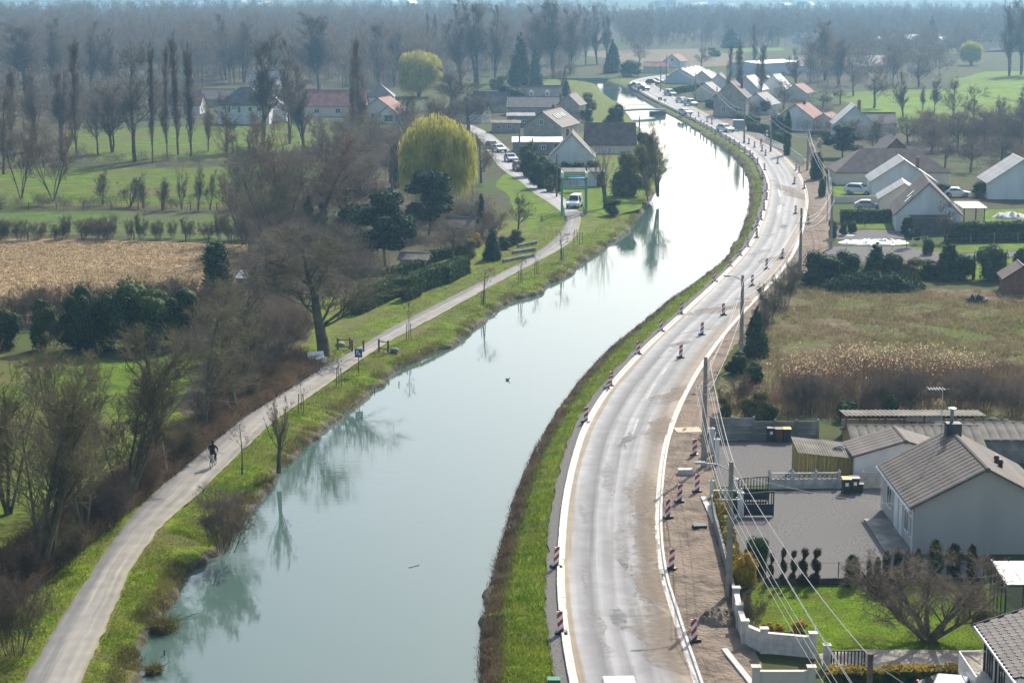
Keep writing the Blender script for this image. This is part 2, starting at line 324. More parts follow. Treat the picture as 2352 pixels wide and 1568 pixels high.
def water_mat():
    m = bpy.data.materials.new('milky_canal_water'); m.use_nodes = True; nt = m.node_tree; b = nt.nodes['Principled BSDF']; L = nt.links
    b.inputs['Base Color'].default_value = (0.070, 0.118, 0.098, 1); b.inputs['Roughness'].default_value = 0.02; b.inputs['IOR'].default_value = 1.42
    b.inputs['Specular IOR Level'].default_value = 0.5
    tc = _n(nt, 'ShaderNodeTexCoord'); mp = _n(nt, 'ShaderNodeMapping'); mp.inputs['Scale'].default_value = (0.28, 1.25, 1); L.new(tc.outputs['Object'], mp.inputs[0])
    a = _n(nt, 'ShaderNodeTexNoise'); a.inputs['Scale'].default_value = 2.6; a.inputs['Detail'].default_value = 3; L.new(mp.outputs[0], a.inputs[0])
    p = _n(nt, 'ShaderNodeTexNoise'); p.inputs['Scale'].default_value = 0.07; p.inputs['Detail'].default_value = 2; L.new(tc.outputs['Object'], p.inputs[0])
    mr = _n(nt, 'ShaderNodeMapRange'); mr.inputs[1].default_value = 0.38; mr.inputs[2].default_value = 0.66; mr.inputs[3].default_value = 0.014; mr.inputs[4].default_value = 0.06; L.new(p.outputs[0], mr.inputs[0])
    bn = _n(nt, 'ShaderNodeBump'); bn.inputs['Distance'].default_value = 0.10; L.new(mr.outputs[0], bn.inputs['Strength']); L.new(a.outputs[0], bn.inputs['Height']); L.new(bn.outputs[0], b.inputs['Normal'])
    return m
wr = rows[rows < YEND - 0.5]; ww = np.stack([np.stack([_ext(Lw, wr) - 1.2, wr, np.full_like(wr, WZ)], 1), np.stack([_ext(Rw, wr) + 1.2, wr, np.full_like(wr, WZ)], 1)], 1)
I = np.arange(len(wr) * 2).reshape(-1, 2)
tag(link('canal_water', mesh_np('canal_water', ww.reshape(-1, 3), [np.stack([I[:-1, 0], I[:-1, 1], I[1:, 1], I[1:, 0]], -1)], water_mat())), 'pale green milky canal water reflecting the bright sky', 'water', kind='structure')

def loft(name, A, B, z, mat, ncol=6, step=1.0, label='', za=None, kind='structure', cat='road'):
    n = max(int(max(np.linalg.norm(np.diff(A, axis=0), axis=1).sum(), np.linalg.norm(np.diff(B, axis=0), axis=1).sum()) / step), 4)
    def rs(p):
        d = np.r_[0, np.cumsum(np.linalg.norm(np.diff(p, axis=0), axis=1))]; t = np.linspace(0, d[-1], n); return np.stack([np.interp(t, d, p[:, 0]), np.interp(t, d, p[:, 1])], 1), t
    a, t = rs(A); b, _ = rs(B); u = np.linspace(0, 1, ncol)
    xy = a[:, None] * (1 - u)[None, :, None] + b[:, None] * u[None, :, None]
    zz = np.full((n, ncol, 1), z)
    if za is not None: zz = zz + za(n, ncol)[..., None]
    v = np.concatenate([xy, zz], 2).reshape(-1, 3); I = np.arange(n * ncol).reshape(n, ncol)
    uv = np.stack(np.broadcast_arrays(u[None, :], t[:, None]), -1).reshape(-1, 2)
    o = link(name, mesh_np(name, v, [np.stack([I[:-1, :-1], I[:-1, 1:], I[1:, 1:], I[1:, :-1]], -1).reshape(-1, 4)], mat, None, True, uv))
    return tag(o, label, cat, kind=kind)

def track_mat(name, base, dark, pale, edge_l, edge_r, tracks, sc=(7, 0.05, 1), rough=0.7, spec=0.4, fine=18):
    """surface with streaks that run along it; edge colours creep in from both sides"""
    m = bpy.data.materials.new(name); m.use_nodes = True; nt = m.node_tree; b = nt.nodes['Principled BSDF']; L = nt.links
    b.inputs['Roughness'].default_value = rough; b.inputs['Specular IOR Level'].default_value = spec
    tc = _n(nt, 'ShaderNodeTexCoord'); sp = _n(nt, 'ShaderNodeSeparateXYZ'); L.new(tc.outputs['UV'], sp.inputs[0])
    mp = _n(nt, 'ShaderNodeMapping'); mp.inputs['Scale'].default_value = sc; L.new(tc.outputs['UV'], mp.inputs[0])
    n1 = _n(nt, 'ShaderNodeTexNoise'); n1.inputs['Scale'].default_value = 1.0; n1.inputs['Detail'].default_value = 7; L.new(mp.outputs[0], n1.inputs[0])
    n2 = _n(nt, 'ShaderNodeTexNoise'); n2.inputs['Scale'].default_value = 0.7; n2.inputs['Detail'].default_value = 9; L.new(tc.outputs['Object'], n2.inputs[0])
    r = _n(nt, 'ShaderNodeValToRGB'); e = r.color_ramp.elements; e[0].position = 0.0; e[0].color = (*edge_l, 1); e[1].position = 1.0; e[1].color = (*edge_r, 1)
    for pos, c in tracks: x = e.new(pos); x.color = (*c, 1)
    ad = _n(nt, 'ShaderNodeMath', operation='MULTIPLY_ADD'); ad.inputs[1].default_value = 0.16; L.new(n1.outputs[0], ad.inputs[0])
    sb = _n(nt, 'ShaderNodeMath', operation='SUBTRACT'); L.new(sp.outputs[0], ad.inputs[2]); L.new(ad.outputs[0], sb.inputs[0]); sb.inputs[1].default_value = 0.08
    L.new(sb.outputs[0], r.inputs[0])
    mx = _n(nt, 'ShaderNodeMixRGB', blend_type='MULTIPLY'); mx.inputs[0].default_value = 1.0; L.new(r.outputs[0], mx.inputs[1])
    r2 = _n(nt, 'ShaderNodeValToRGB'); r2.color_ramp.elements[0].position = 0.3; r2.color_ramp.elements[1].position = 0.7; r2.color_ramp.elements[0].color = (0.85, 0.85, 0.85, 1); r2.color_ramp.elements[1].color = (1.12, 1.12, 1.12, 1)
    L.new(n2.outputs[0], r2.inputs[0])
    m3 = _n(nt, 'ShaderNodeMixRGB', blend_type='MULTIPLY'); m3.inputs[0].default_value = 1.0
    r3 = _n(nt, 'ShaderNodeValToRGB'); r3.color_ramp.elements[0].position = 0.35; r3.color_ramp.elements[1].position = 0.65; r3.color_ramp.elements[0].color = (0.8, 0.8, 0.8, 1); r3.color_ramp.elements[1].color = (1.18, 1.18, 1.18, 1)
    L.new(n1.outputs[0], r3.inputs[0]); L.new(r2.outputs[0], m3.inputs[1]); L.new(r3.outputs[0], m3.inputs[2]); L.new(m3.outputs[0], mx.inputs[2])
    L.new(mx.outputs[0], b.inputs['Base Color'])
    nf = _n(nt, 'ShaderNodeTexNoise'); nf.inputs['Scale'].default_value = fine; nf.inputs['Detail'].default_value = 4; L.new(tc.outputs['Object'], nf.inputs[0])
    bn = _n(nt, 'ShaderNodeBump'); bn.inputs['Strength'].default_value = 0.35; bn.inputs['Distance'].default_value = 0.02; L.new(nf.outputs[0], bn.inputs['Height']); L.new(bn.outputs[0], b.inputs['Normal'])
    return m
g = lambda a, b=None, c=None: (a, b if b is not None else a * .985, c if c is not None else a * .96)
m_road = track_mat('worn_asphalt', None, None, None, (0.252, 0.197, 0.136), (0.245, 0.190, 0.143),
                   [(0.07, (0.272, 0.218, 0.150)), (0.10, g(0.324)), (0.20, g(0.225)), (0.28, g(0.147)), (0.36, g(0.291)), (0.47, g(0.202)), (0.52, g(0.305)), (0.62, g(0.182)), (0.72, g(0.270)), (0.82, (0.184, 0.160, 0.136)), (0.92, (0.231, 0.184, 0.136))], sc=(9, 0.045, 1), rough=0.7, spec=0.15)
m_path = track_mat('fine_gravel_path', None, None, None, (0.133, 0.126, 0.094), (0.231, 0.207, 0.117),
                   [(0.10, (0.168, 0.167, 0.160)), (0.30, (0.196, 0.192, 0.183)), (0.45, (0.280, 0.259, 0.222)), (0.58, (0.231, 0.218, 0.195)), (0.72, (0.294, 0.274, 0.230)), (0.85, (0.245, 0.229, 0.199)), (0.95, (0.280, 0.255, 0.187))], sc=(6, 0.06, 1), rough=0.9, spec=0.2, fine=12)
m_lane = track_mat('patched_lane_asphalt', None, None, None, (0.26, 0.22, 0.17), (0.26, 0.22, 0.17),
                   [(0.12, g(0.20)), (0.3, g(0.27)), (0.5, g(0.22)), (0.7, g(0.28)), (0.9, g(0.22))], sc=(5, 0.06, 1), rough=0.75)

KL = smooth(pl([(1345, 1700), (1318, 1568), (1302, 1480), (1292, 1400), (1288, 1320), (1291, 1240), (1300, 1150), (1319, 1060), (1346, 980), (1394, 900), (1458, 826), (1520, 765), (1582, 708), (1650, 645), (1702, 590), (1736, 540), (1756, 482), (1765, 430),
                (1757, 398), (1735, 361), (1700, 331), (1650, 301), (1600, 275), (1552, 251), (1508, 230), (1475, 211), (1453, 199), (1449, 191), (1462, 184), (1500, 176), (1560, 170), (1640, 165)]), 8)
KR = smooth(pl([(1650, 1700), (1604, 1568), (1577, 1490), (1551, 1410), (1526, 1325), (1514, 1235), (1515, 1135), (1526, 1040), (1546, 970), (1577, 900), (1617, 832), (1662, 770), (1712, 713), (1770, 652), (1811, 600), (1836, 550), (1850, 490), (1853, 452),
                (1840, 410), (1812, 372), (1776, 342), (1722, 314), (1672, 289), (1632, 268), (1592, 247), (1553, 226), (1522, 209), (1503, 197), (1506, 189), (1530, 183), (1580, 177), (1650, 172)]), 8)
loft('road', KL, KR, 0.012, m_road, 9, 1.0, 'pale worn asphalt road under repair, curving beside the canal')
PLp = smooth(pl([(-80, 1750), (50, 1568), (128, 1440), (200, 1330), (290, 1200), (382, 1100), (482, 1003), (590, 922), (700, 862), (815, 802), (900, 752), (1000, 700), (1100, 650), (1200, 600), (1262, 558), (1296, 520), (1300, 490)]), 8)
PRp = smooth(pl([(110, 1750), (186, 1568), (250, 1425), (312, 1290), (382, 1200), (462, 1128), (560, 1032), (640, 960), (745, 888), (850, 812), (920, 770), (1010, 722), (1110, 667), (1210, 613), (1284, 574), (1324, 540), (1337, 490)]), 8)
def rag(p, a, sd): return p + np.stack([wob(len(p), a, 4, sd), wob(len(p), a, 4, sd + 1)], 1)
PLd = rag(resample(PLp, 0.5), 0.04, 21); PRd = rag(resample(PRp, 0.5), 0.035, 23)
loft('path', PLd, PRd, 0.008, m_path, 9, 0.5, 'fine gravel cycle path running along the grassy canal bank', cat='path')
ll = smooth(pl([(1298, 494), (1262, 466), (1222, 440), (1193, 415), (1166, 398), (1146, 382), (1130, 362), (1119, 345), (1104, 322), (1082, 302), (1050, 285)]), 6)
lr = smooth(pl([(1338, 494), (1302, 460), (1264, 433), (1236, 409), (1216, 393), (1202, 376), (1188, 361), (1172, 345), (1150, 326), (1122, 305), (1085, 288)]), 6)
loft('lane', ll, lr, 0.010, m_lane, 7, 1.0, 'patched grey asphalt lane climbing past parked cars to the hamlet')

# strips beside the road
def verge(name, base, d0, d1, z, mat, label, i0=0.0, i1=1.0, step=0.8, lump=0.0, ncol=4):
    p = resample(base, 0.8); k = len(p); p = p[int(i0 * k):int(i1 * k)]
    A = rag(offset(p, d0), 0.03, 31); B = rag(offset(p, d1), 0.10, 33)
    def za(n, c):
        r = np.random.default_rng(5); h = r.normal(0, 1, (n, c)); h = (h + np.roll(h, 1, 0) + np.roll(h, -1, 0)) / 2; h[:, 0] = 0; h[:, -1] = 0
        return np.clip(h * lump, -0.0, 0.25)
    return loft(name, A, B, z, mat, ncol, step, label, za if lump else None, cat='ground')
def frac_at(base, y):                                  # share of the polyline up to photo row y
    Y = P(0, y)[1]; p = resample(base, 0.8); return float(np.argmax(p[:, 1] > Y)) / len(p)
verge('gravel_margin', KL, -0.2, -0.85, 0.004, m_gravel, 'narrow grey gravel margin between grass bank and kerb')
verge('works_earth', KR, 0.2, 3.4, 0.004, m_works, 'dug brown earth beside the kerb where the pavement is rebuilt', 0.0, frac_at(KR, 905), 0.5, 0.05, 9)
verge('works_earth', KR, 0.2, 1.7, 0.004, m_works, 'thin strip of dug earth beside the kerb along the reed field', frac_at(KR, 905), frac_at(KR, 640), 0.6, 0.03, 5)
verge('works_earth', KR, 0.2, 3.6, 0.004, m_works, 'bare brown earth beside the kerb before the roadside gardens', frac_at(KR, 640), frac_at(KR, 255), 0.8, 0.04, 7)

# kerbs of single stones
kst = MB(); kst.prism([(-0.22, -0.12), (0.22, -0.12), (0.22, 0.13), (0.205, 0.145), (0.09, 0.145), (0.075, 0.13), (0.06, 0.035), (-0.22, 0.02)], -0.496, 0.496)
kme = kst.mesh('kerbstone', m_conc)
def kerb(base, side, label, smax):
    root = tag(link('kerb', None, None, (0, 0, 0)), label, 'kerb', kind='structure')
    p = resample(base, 1.0); p = p[p[:, 1] > 78]; n = 0; mv = []; mf = []
    vv = np.array([v.co[:] for v in kme.vertices]); ff = [tuple(f.vertices) for f in kme.polygons]
    for i in range(len(p) - 1):
        c = (p[i] + p[i + 1]) / 2; d = p[i + 1] - p[i]; a = math.atan2(d[1], d[0]) - math.pi / 2
        if side < 0: a += math.pi
        n += 1
        jx, jz, ja = rng.normal(0, 0.004), rng.normal(0, 0.004), rng.normal(0, 0.003)
        if n <= smax:
            o = link('kerbstone', kme, root, (c[0] + jx, c[1], jz), a + ja); o.scale = (1, np.linalg.norm(d), 1)
        else:
            ca, sa = math.cos(a), math.sin(a); k = len(mv) * len(vv)
            mv.append(np.stack([vv[:, 0] * ca - vv[:, 1] * sa + c[0], vv[:, 0] * sa + vv[:, 1] * ca + c[1], vv[:, 2]], 1)); mf += [tuple(j + k for j in f) for f in ff]
    if mv:
        me = bpy.data.meshes.new('kerbstone_run'); me.from_pydata(np.vstack(mv).tolist(), [], mf); me.materials.append(m_conc)
        tag(link('kerbstone_run', me, root), kind='stuff')
kerb(KL, -1, 'new white concrete kerb on the canal side of the road', 290)
kerb(KR, 1, 'new white concrete kerb on the house side of the road', 290)

# painted marks on the road
def mark(x, y, lx, ly, w, label):
    a, b = P(x, y), P(lx, ly); mbm = MB(); d = (b - a); n = Vector((-d.y, d.x, 0)).normalized() * w / 2
    mbm.add([a + n, a - n, b - n, b + n], [(0, 1, 2, 3)]); mbm.v = [(v[0], v[1], 0.018) for v in mbm.v]
    tag(mbm.build('road_marking', m_mark), label, 'marking', 'worn white marks painted on the road', 'structure')
m_mark = M('worn_white_paint', (0.46, 0.45, 0.43), (0.24, 0.235, 0.225), 3.0, 0.7)
for a in [(1740, 366, 1762, 380, .25), (1776, 400, 1800, 400, .3), (1787, 432, 1792, 452, .25), (1794, 470, 1790, 490, .25), (1505, 880, 1485, 915, .16), (1466, 960, 1452, 1000, .16), (1520, 860, 1530, 846, .16), (1700, 345, 1725, 358, .2)]:
    mark(*a, 'worn white paint dash on the pale asphalt')

# fields, lawns, yards
def fract(pts, rounds=4, amp=0.08, seed=3):
    r = random.Random(seed); p = [Vector((a[0], a[1])) for a in pts]
    for k in range(rounds):
        o = []
        for i in range(len(p)):
            a, b = p[i], p[(i + 1) % len(p)]; d = b - a; o.append(a)
            if d.length > 0.8: o.append((a + b) / 2 + Vector((-d.y, d.x)) * r.uniform(-amp, amp))
        p = o; amp *= 0.85
    return p
def sheet(name, px, z, mat, label, cat='field', rounds=4, amp=0.06, world=False):
    p = fract([P(x, y)[:2] for x, y in px] if not world else px, rounds, amp)
    bm = bmesh.new(); f = bm.faces.new([bm.verts.new((v.x, v.y, z)) for v in p]); bmesh.ops.triangulate(bm, faces=[f])
    me = bpy.data.meshes.new(name); bm.to_mesh(me); bm.free()
    if len(me.polygons) and sum(q.normal.z for q in me.polygons) < 0: me.flip_normals()
    me.materials.append(mat); return tag(link(name, me), label, cat, kind='structure')
sheet('stubble_field', [(-160, 552), (60, 548), (330, 553), (600, 562), (625, 585), (600, 640), (470, 668), (330, 690), (180, 715), (-160, 745)], -0.012, m_stubble, 'tan stubble field left after maize harvest, behind the dark hedge')
sheet('pasture', [(-250, 492), (200, 484), (420, 488), (640, 505), (640, 552), (330, 545), (60, 540), (-250, 546)], -0.014, m_field2, 'dull green strip of pasture between the fence posts and the stubble')
sheet('pasture', [(-250, 395), (180, 385), (420, 385), (720, 378), (780, 420), (700, 470), (420, 478), (150, 472), (-250, 482)], -0.016, m_field, 'bright green pasture crossed by long poplar shadows')
sheet('pasture', [(150, 300), (420, 290), (700, 285), (1000, 290), (1000, 345), (700, 366), (420, 370), (190, 366)], -0.018, m_field, 'sunny green pasture in front of the red roofed farmhouse')
sheet('pasture', [(-300, 820), (120, 812), (330, 835), (440, 870), (400, 940), (330, 1010), (200, 1110), (60, 1210), (-300, 1300)], -0.012, m_field, 'near green meadow seen through the bare trees by the path')
sheet('pasture', [(2180, 182), (2260, 165), (2600, 160), (2600, 235), (2340, 232), (2190, 205)], -0.012, m_meadow, 'bright green meadow in front of the tall poplar group')
sheet('pasture', [(1900, 215), (2060, 205), (2190, 205), (2340, 236), (2600, 240), (2600, 330), (2250, 325), (2060, 300), (1960, 262)], -0.016, m_meadow, 'long bright green meadow cut by thin ditches behind the houses')
sheet('pasture', [(1300, 118), (1600, 112), (1700, 128), (1690, 150), (1480, 160), (1400, 150)], -0.01, M('straw_field', (0.13, 0.10, 0.06), (0.20, 0.155, 0.095), 0.3, 0.9, spec=.05), 'tan reed meadow beyond the bend of the canal')
for k_, (px_, l_) in enumerate([([(-300, 34), (330, 30), (330, 24), (-300, 26)], 'pale green field strip below the left village'), ([(700, 46), (900, 44), (900, 38), (700, 40)], 'small pale green field in the hazy wood'), ([(1180, 26), (1520, 24), (1520, 18), (1180, 20)], 'hazy field below the middle village'), ([(1680, 120), (1800, 116), (1800, 110), (1680, 112)], 'thin bright field strip behind the canal bend wood'), ([(1640, 36), (1800, 34), (1900, 28), (1640, 28)], 'hazy field below the right village'), ([(2060, 130), (2200, 122), (2200, 112), (2060, 116)], 'small bright field beyond the dark warehouse')]): sheet('pasture', px_, -0.006 - .0006 * k_, m_meadow, l_)
sheet('waste_ground', [(1770, 690), (1835, 655), (2000, 660), (2360, 665), (2700, 680), (2700, 950), (2350, 965), (1650, 962), (1650, 860), (1710, 770)], -0.010, m_waste, 'tussocky waste ground of dry grass beside the road')
sheet('lawn', [(1722, 1352), (1760, 1338), (2040, 1340), (2280, 1345), (2330, 1400), (2300, 1480), (2270, 1494), (1880, 1497), (1862, 1460), (1745, 1440), (1715, 1400)], -0.006, m_lawn, 'bright green lawn under the spreading bare garden tree', 'lawn', 3, 0.02)
sheet('patio', [(1880, 1500), (1960, 1490), (2275, 1492), (2320, 1500), (2320, 1560), (1900, 1560)], -0.002, m_slab, 'beige concrete drive between lawn and golden hedge', 'paving', 0)
sheet('gravel_yard', [(1655, 1130), (2040, 1120), (2060, 1160), (2100, 1260), (2260, 1300), (2270, 1330), (1765, 1330), (1715, 1290), (1680, 1210)], -0.008, m_gravel, 'grey gravel yard in front of the greige bungalow', 'yard', 3, 0.02)
sheet('gravel_yard', [(1640, 1014), (1990, 1014), (2040, 1050), (1960, 1098), (1830, 1110), (1650, 1118), (1630, 1060)], -0.006, m_gravel, 'gravel yard between concrete panel wall and plank shed', 'yard', 3, 0.02)
sheet('driveway', [(1850, 570), (1930, 566), (2080, 566), (2220, 582), (2500, 572), (2500, 584), (2260, 592), (2140, 605), (2080, 612), (2000, 600), (1850, 605)], -0.004, m_gravel, 'pale gravel drive behind the row of dark shrubs', 'drive', 3, 0.03)
sheet('garden_lawn', [(2090, 570), (2240, 562), (2500, 555), (2500, 571), (2240, 580), (2130, 578)], -0.002, m_lawn, 'strip of garden lawn below the long laurel hedge', 'lawn', 3, 0.03)
sheet('garden_lawn', [(2120, 594), (2260, 596), (2500, 588), (2500, 640), (2100, 640)], -0.006, m_lawn, 'garden lawn behind the round holly bush', 'lawn', 3, 0.03)
sheet('garden_lawn', [(1960, 512), (2050, 512), (2056, 526), (1965, 525)], -0.002, m_lawn, 'small lawn below the clipped hedge by the white gable', 'lawn', 2, 0.02)
sheet('garden_lawn', [(2258, 482), (2500, 474), (2500, 512), (2262, 514)], -0.002, m_lawn, 'lawn beside the flat roofed carport', 'lawn', 3, 0.03)
sheet('garden_lawn', [(1915, 428), (2012, 426), (2012, 448), (1915, 450)], -0.002, m_lawn, 'small lawn behind the beige garden wall with the parked car', 'lawn', 2, 0.02)
sheet('driveway', [(1915, 528), (2060, 528), (2085, 548), (1930, 550), (1912, 545)], -0.006, m_gravel, 'gravel drive beside the clipped topiary balls', 'drive', 2, 0.02)
sheet('garden_lawn', [(1165, 395), (1200, 412), (1250, 445), (1290, 478), (1296, 500), (1215, 530), (1180, 480), (1140, 430)], -0.004, m_lawn, 'bright grass bank beside the lane below the yellow willow', 'lawn', 3, 0.03)
sheet('garden_lawn', [(1345, 480), (1300, 455), (1275, 435), (1400, 425), (1480, 440), (1470, 480), (1400, 500)], -0.004, m_lawn, 'lawn around the white van and low garden shed', 'lawn', 3, 0.03)
sheet('lawn', [(690, 790), (760, 768), (880, 722), (1000, 676), (1080, 640), (1110, 620), (1200, 590), (1270, 545), (1240, 560), (1190, 604), (1100, 653), (1000, 703), (900, 755), (815, 806), (740, 842), (660, 850)], -0.002, m_grass, 'bright grass verge between the path and the garden hedges', 'grass', 3, 0.02)

def stain(name, c1, c2):
    m = M(name, c1, c2, 1.6, 0.85, spec=0.2); nt = m.node_tree; L = nt.links; b_ = nt.nodes['Principled BSDF']; o_ = nt.nodes['Material Output']
    tc = _n(nt, 'ShaderNodeTexCoord'); ds = _n(nt, 'ShaderNodeVectorMath', operation='DISTANCE'); ds.inputs[1].default_value = (.5, .5, 0); mp = _n(nt, 'ShaderNodeVectorMath', operation='MULTIPLY'); mp.inputs[1].default_value = (1, 1, 0); L.new(tc.outputs['Generated'], mp.inputs[0]); L.new(mp.outputs[0], ds.inputs[0])
    n_ = _n(nt, 'ShaderNodeTexNoise'); n_.inputs['Scale'].default_value = 2.2; n_.inputs['Detail'].default_value = 8; L.new(tc.outputs['Object'], n_.inputs[0])
    ad = _n(nt, 'ShaderNodeMath', operation='MULTIPLY_ADD'); ad.inputs[1].default_value = 0.9; L.new(n_.outputs[0], ad.inputs[0]); L.new(ds.outputs['Value'], ad.inputs[2])
    mr = _n(nt, 'ShaderNodeMapRange'); mr.inputs[1].default_value = 0.55; mr.inputs[2].default_value = 0.92; mr.inputs[3].default_value = 0.6; mr.inputs[4].default_value = 0.0; L.new(ad.outputs[0], mr.inputs[0])
    tr = _n(nt, 'ShaderNodeBsdfTransparent'); ms = _n(nt, 'ShaderNodeMixShader'); L.new(mr.outputs[0], ms.inputs[0]); L.new(tr.outputs[0], ms.inputs[1]); L.new(b_.outputs[0], ms.inputs[2]); L.new(ms.outputs[0], o_.inputs[0]); return m
m_patch = stain('pale_road_wear', (0.26, 0.25, 0.23), (0.38, 0.365, 0.34)); m_patch2 = stain('dark_road_repair', (0.14, 0.136, 0.13), (0.19, 0.185, 0.178)); m_dust = stain('brown_road_dust', (0.19, 0.145, 0.10), (0.27, 0.21, 0.15))
_bz = [0.0160]
def blob(x, y, w, l, mat, label, ang=0.0, z=0.016):
    c = P(x, y); pts = [(c.x + (math.cos(t) * w * math.cos(ang) - math.sin(t) * l * math.sin(ang)), c.y + (math.cos(t) * w * math.sin(ang) + math.sin(t) * l * math.cos(ang))) for t in [k * .5236 for k in range(12)]]
    _bz[0] += 0.00025; sheet('road_patch', pts, _bz[0], mat, label, 'road', 3, .18, True).__setitem__('group', 'stains and patches on the road')
for x, y, w, l, an in [(1512, 822, .35, .9, -.6), (1540, 806, .2, .5, -.6), (1476, 868, .3, .7, -.4), (1655, 700, .3, 1.6, -.8), (1690, 640, .5, 2.4, -.8), (1770, 540, .5, 3.0, -.3), (1795, 470, .6, 2.4, 0), (1775, 415, .5, 2.2, .2), (1340, 1180, .25, 3.0, .1), (1345, 1330, .25, 3.2, 0), (1400, 1100, .3, 6, 0), (1430, 1250, .25, 6, 0), (1375, 1450, .35, 5, .1), (1470, 1350, .3, 5, .1), (1600, 760, .35, 5, -.75), (1745, 580, .4, 6, -.5)]: blob(x, y, w, l, m_patch, 'pale worn patch on the road surface', an)
for x, y, w, l, an in [(1440, 1010, .4, 4.0, -.25), (1560, 790, .5, 3.0, -.6), (1800, 520, .5, 4.0, -.2), (1420, 1420, .5, 2.2, .1)]: blob(x, y, w, l, m_patch2, 'darker repaired patch of asphalt', an, .0165)
for x, y, w, l, an in [(1492, 1150, 1.2, 9.0, 0), (1496, 1240, 1.0, 8.0, .05), (1508, 1340, 1.2, 6.4, .15), (1535, 1470, 1.3, 8.5, .2), (1525, 985, 1.1, 7, -.25), (1560, 905, 1.0, 7, -.5), (1690, 705, .9, 12, -.75), (1800, 590, .9, 10, -.5), (1820, 440, 1.2, 16, .1)]: blob(x, y, w, l, m_dust, 'brown dust and mud smeared over the road edge', an, .017)
# ------------------------------------------------------------------ plants: generators
def unit(a): return a / (np.linalg.norm(a, axis=-1, keepdims=True) + 1e-9)
def tubes(p, r, n):                                    # p (N,K,3), r (N,K) -> verts, quads
    N, K, _ = p.shape; t = unit(np.gradient(p, axis=1)); up = np.zeros_like(t); up[..., 2] = 1
    up[np.abs(t[..., 2]) > 0.9] = (1, 0, 0); a = unit(np.cross(t, up)); b = np.cross(a, t)
    th = np.arange(n) * 2 * np.pi / n
    v = p[:, :, None] + (a[:, :, None] * np.cos(th)[:, None] + b[:, :, None] * np.sin(th)[:, None]) * r[:, :, None, None]
    I = np.arange(N * K * n).reshape(N, K, n); J = np.roll(I, -1, 2)
    return v.reshape(-1, 3), np.stack([I[:, :-1], J[:, :-1], J[:, 1:], I[:, 1:]], -1).reshape(-1, 4)
def ribbons(p, w, rg):                                 # tapered flat strips, p (N,3,3)
    N = len(p); s = unit(np.cross(p[:, 2] - p[:, 0], rg.normal(0, 1, (N, 3)))) * w[:, None]
    v = np.stack([p[:, 0] - s, p[:, 0] + s, p[:, 1] - s * .7, p[:, 1] + s * .7, p[:, 2]], 1).reshape(-1, 3); o = np.arange(N)[:, None] * 5
    return v, o + np.array([[0, 1, 3, 2]]), o + np.array([[2, 3, 4]])
def kids(rg, p, r, ln, n, t0, t1, ang, ratio, K, up=0.1, jit=0.12, rr=0.6, rmin=0.006, tip=0.5, ref=None):
    N = len(p); Kp = p.shape[1]; i = np.repeat(np.arange(N), n); t = rg.uniform(t0, t1, N * n); f = t * (Kp - 1); k = np.minimum(f.astype(int), Kp - 2); fr = (f - k)[:, None]
    st = p[i, k] * (1 - fr) + p[i, k + 1] * fr; tn = unit(p[i, k + 1] - p[i, k]); R0 = (r[i, k] * (1 - fr[:, 0]) + r[i, k + 1] * fr[:, 0])
    q = unit(np.cross(tn, rg.normal(0, 1, tn.shape))); a = np.radians(rg.normal(ang, ang * .28, len(i)))[:, None]
    d = unit(tn * np.cos(a) + q * np.sin(a)); L = (ref if ref is not None else ln[i]) * ratio * (1 - tip * t) * rg.uniform(.65, 1.2, len(i))
    o = [st]
    for s in range(K - 1):
        d = unit(d + rg.normal(0, jit, d.shape) + np.array([0, 0, up])); o.append(o[-1] + d * (L / (K - 1))[:, None])
    rad = np.maximum(R0 * rr, rmin)[:, None] * np.linspace(1, .25, K)[None]
    return np.stack(o, 1), rad, L
def stems(rg, n, H, ang, r0, K=7, up=0.06, jit=0.06, base=0.15):
    a = rg.uniform(0, 6.28, n); e = np.radians(np.abs(rg.normal(ang, ang * .35, n))); d = np.stack([np.cos(a) * np.sin(e), np.sin(a) * np.sin(e), np.cos(e)], 1)
    o = [np.stack([np.cos(a) * base * rg.uniform(.2, 1, n), np.sin(a) * base * rg.uniform(.2, 1, n), np.zeros(n)], 1)]; L = H * rg.uniform(.75, 1.0, n)
    for s in range(K - 1):
        d = unit(d + rg.normal(0, jit, d.shape) + np.array([0, 0, up])); o.append(o[-1] + d * (L / (K - 1))[:, None])
    return np.stack(o, 1), (r0 * rg.uniform(.7, 1.1, n))[:, None] * np.linspace(1, .22, K)[None], L
class Acc:
    def __init__(s): s.v = []; s.q = []; s.t = []; s.n = 0
    def add(s, v, q=None, t=None):
        if q is not None: s.q.append(np.asarray(q) + s.n)
        if t is not None: s.t.append(np.asarray(t) + s.n)
        s.v.append(v); s.n += len(v); return s
    def mesh(s, name, mat, sm=False):
        f = []
        if s.q: f.append(np.concatenate(s.q))
        if s.t: f.append(np.concatenate(s.t))
        return mesh_np(name, np.concatenate(s.v), f, mat, None, sm)
def fit(parts, H, W):                                  # scale raw points so the plant is H tall and W across
    allv = np.concatenate([v for A in parts for v in A.v]); h = allv[:, 2].max(); rr = np.percentile(np.hypot(allv[:, 0], allv[:, 1]), 97)
    for A in parts: A.v = [v * np.array([W / 2 / rr, W / 2 / rr, H / h]) for v in A.v]
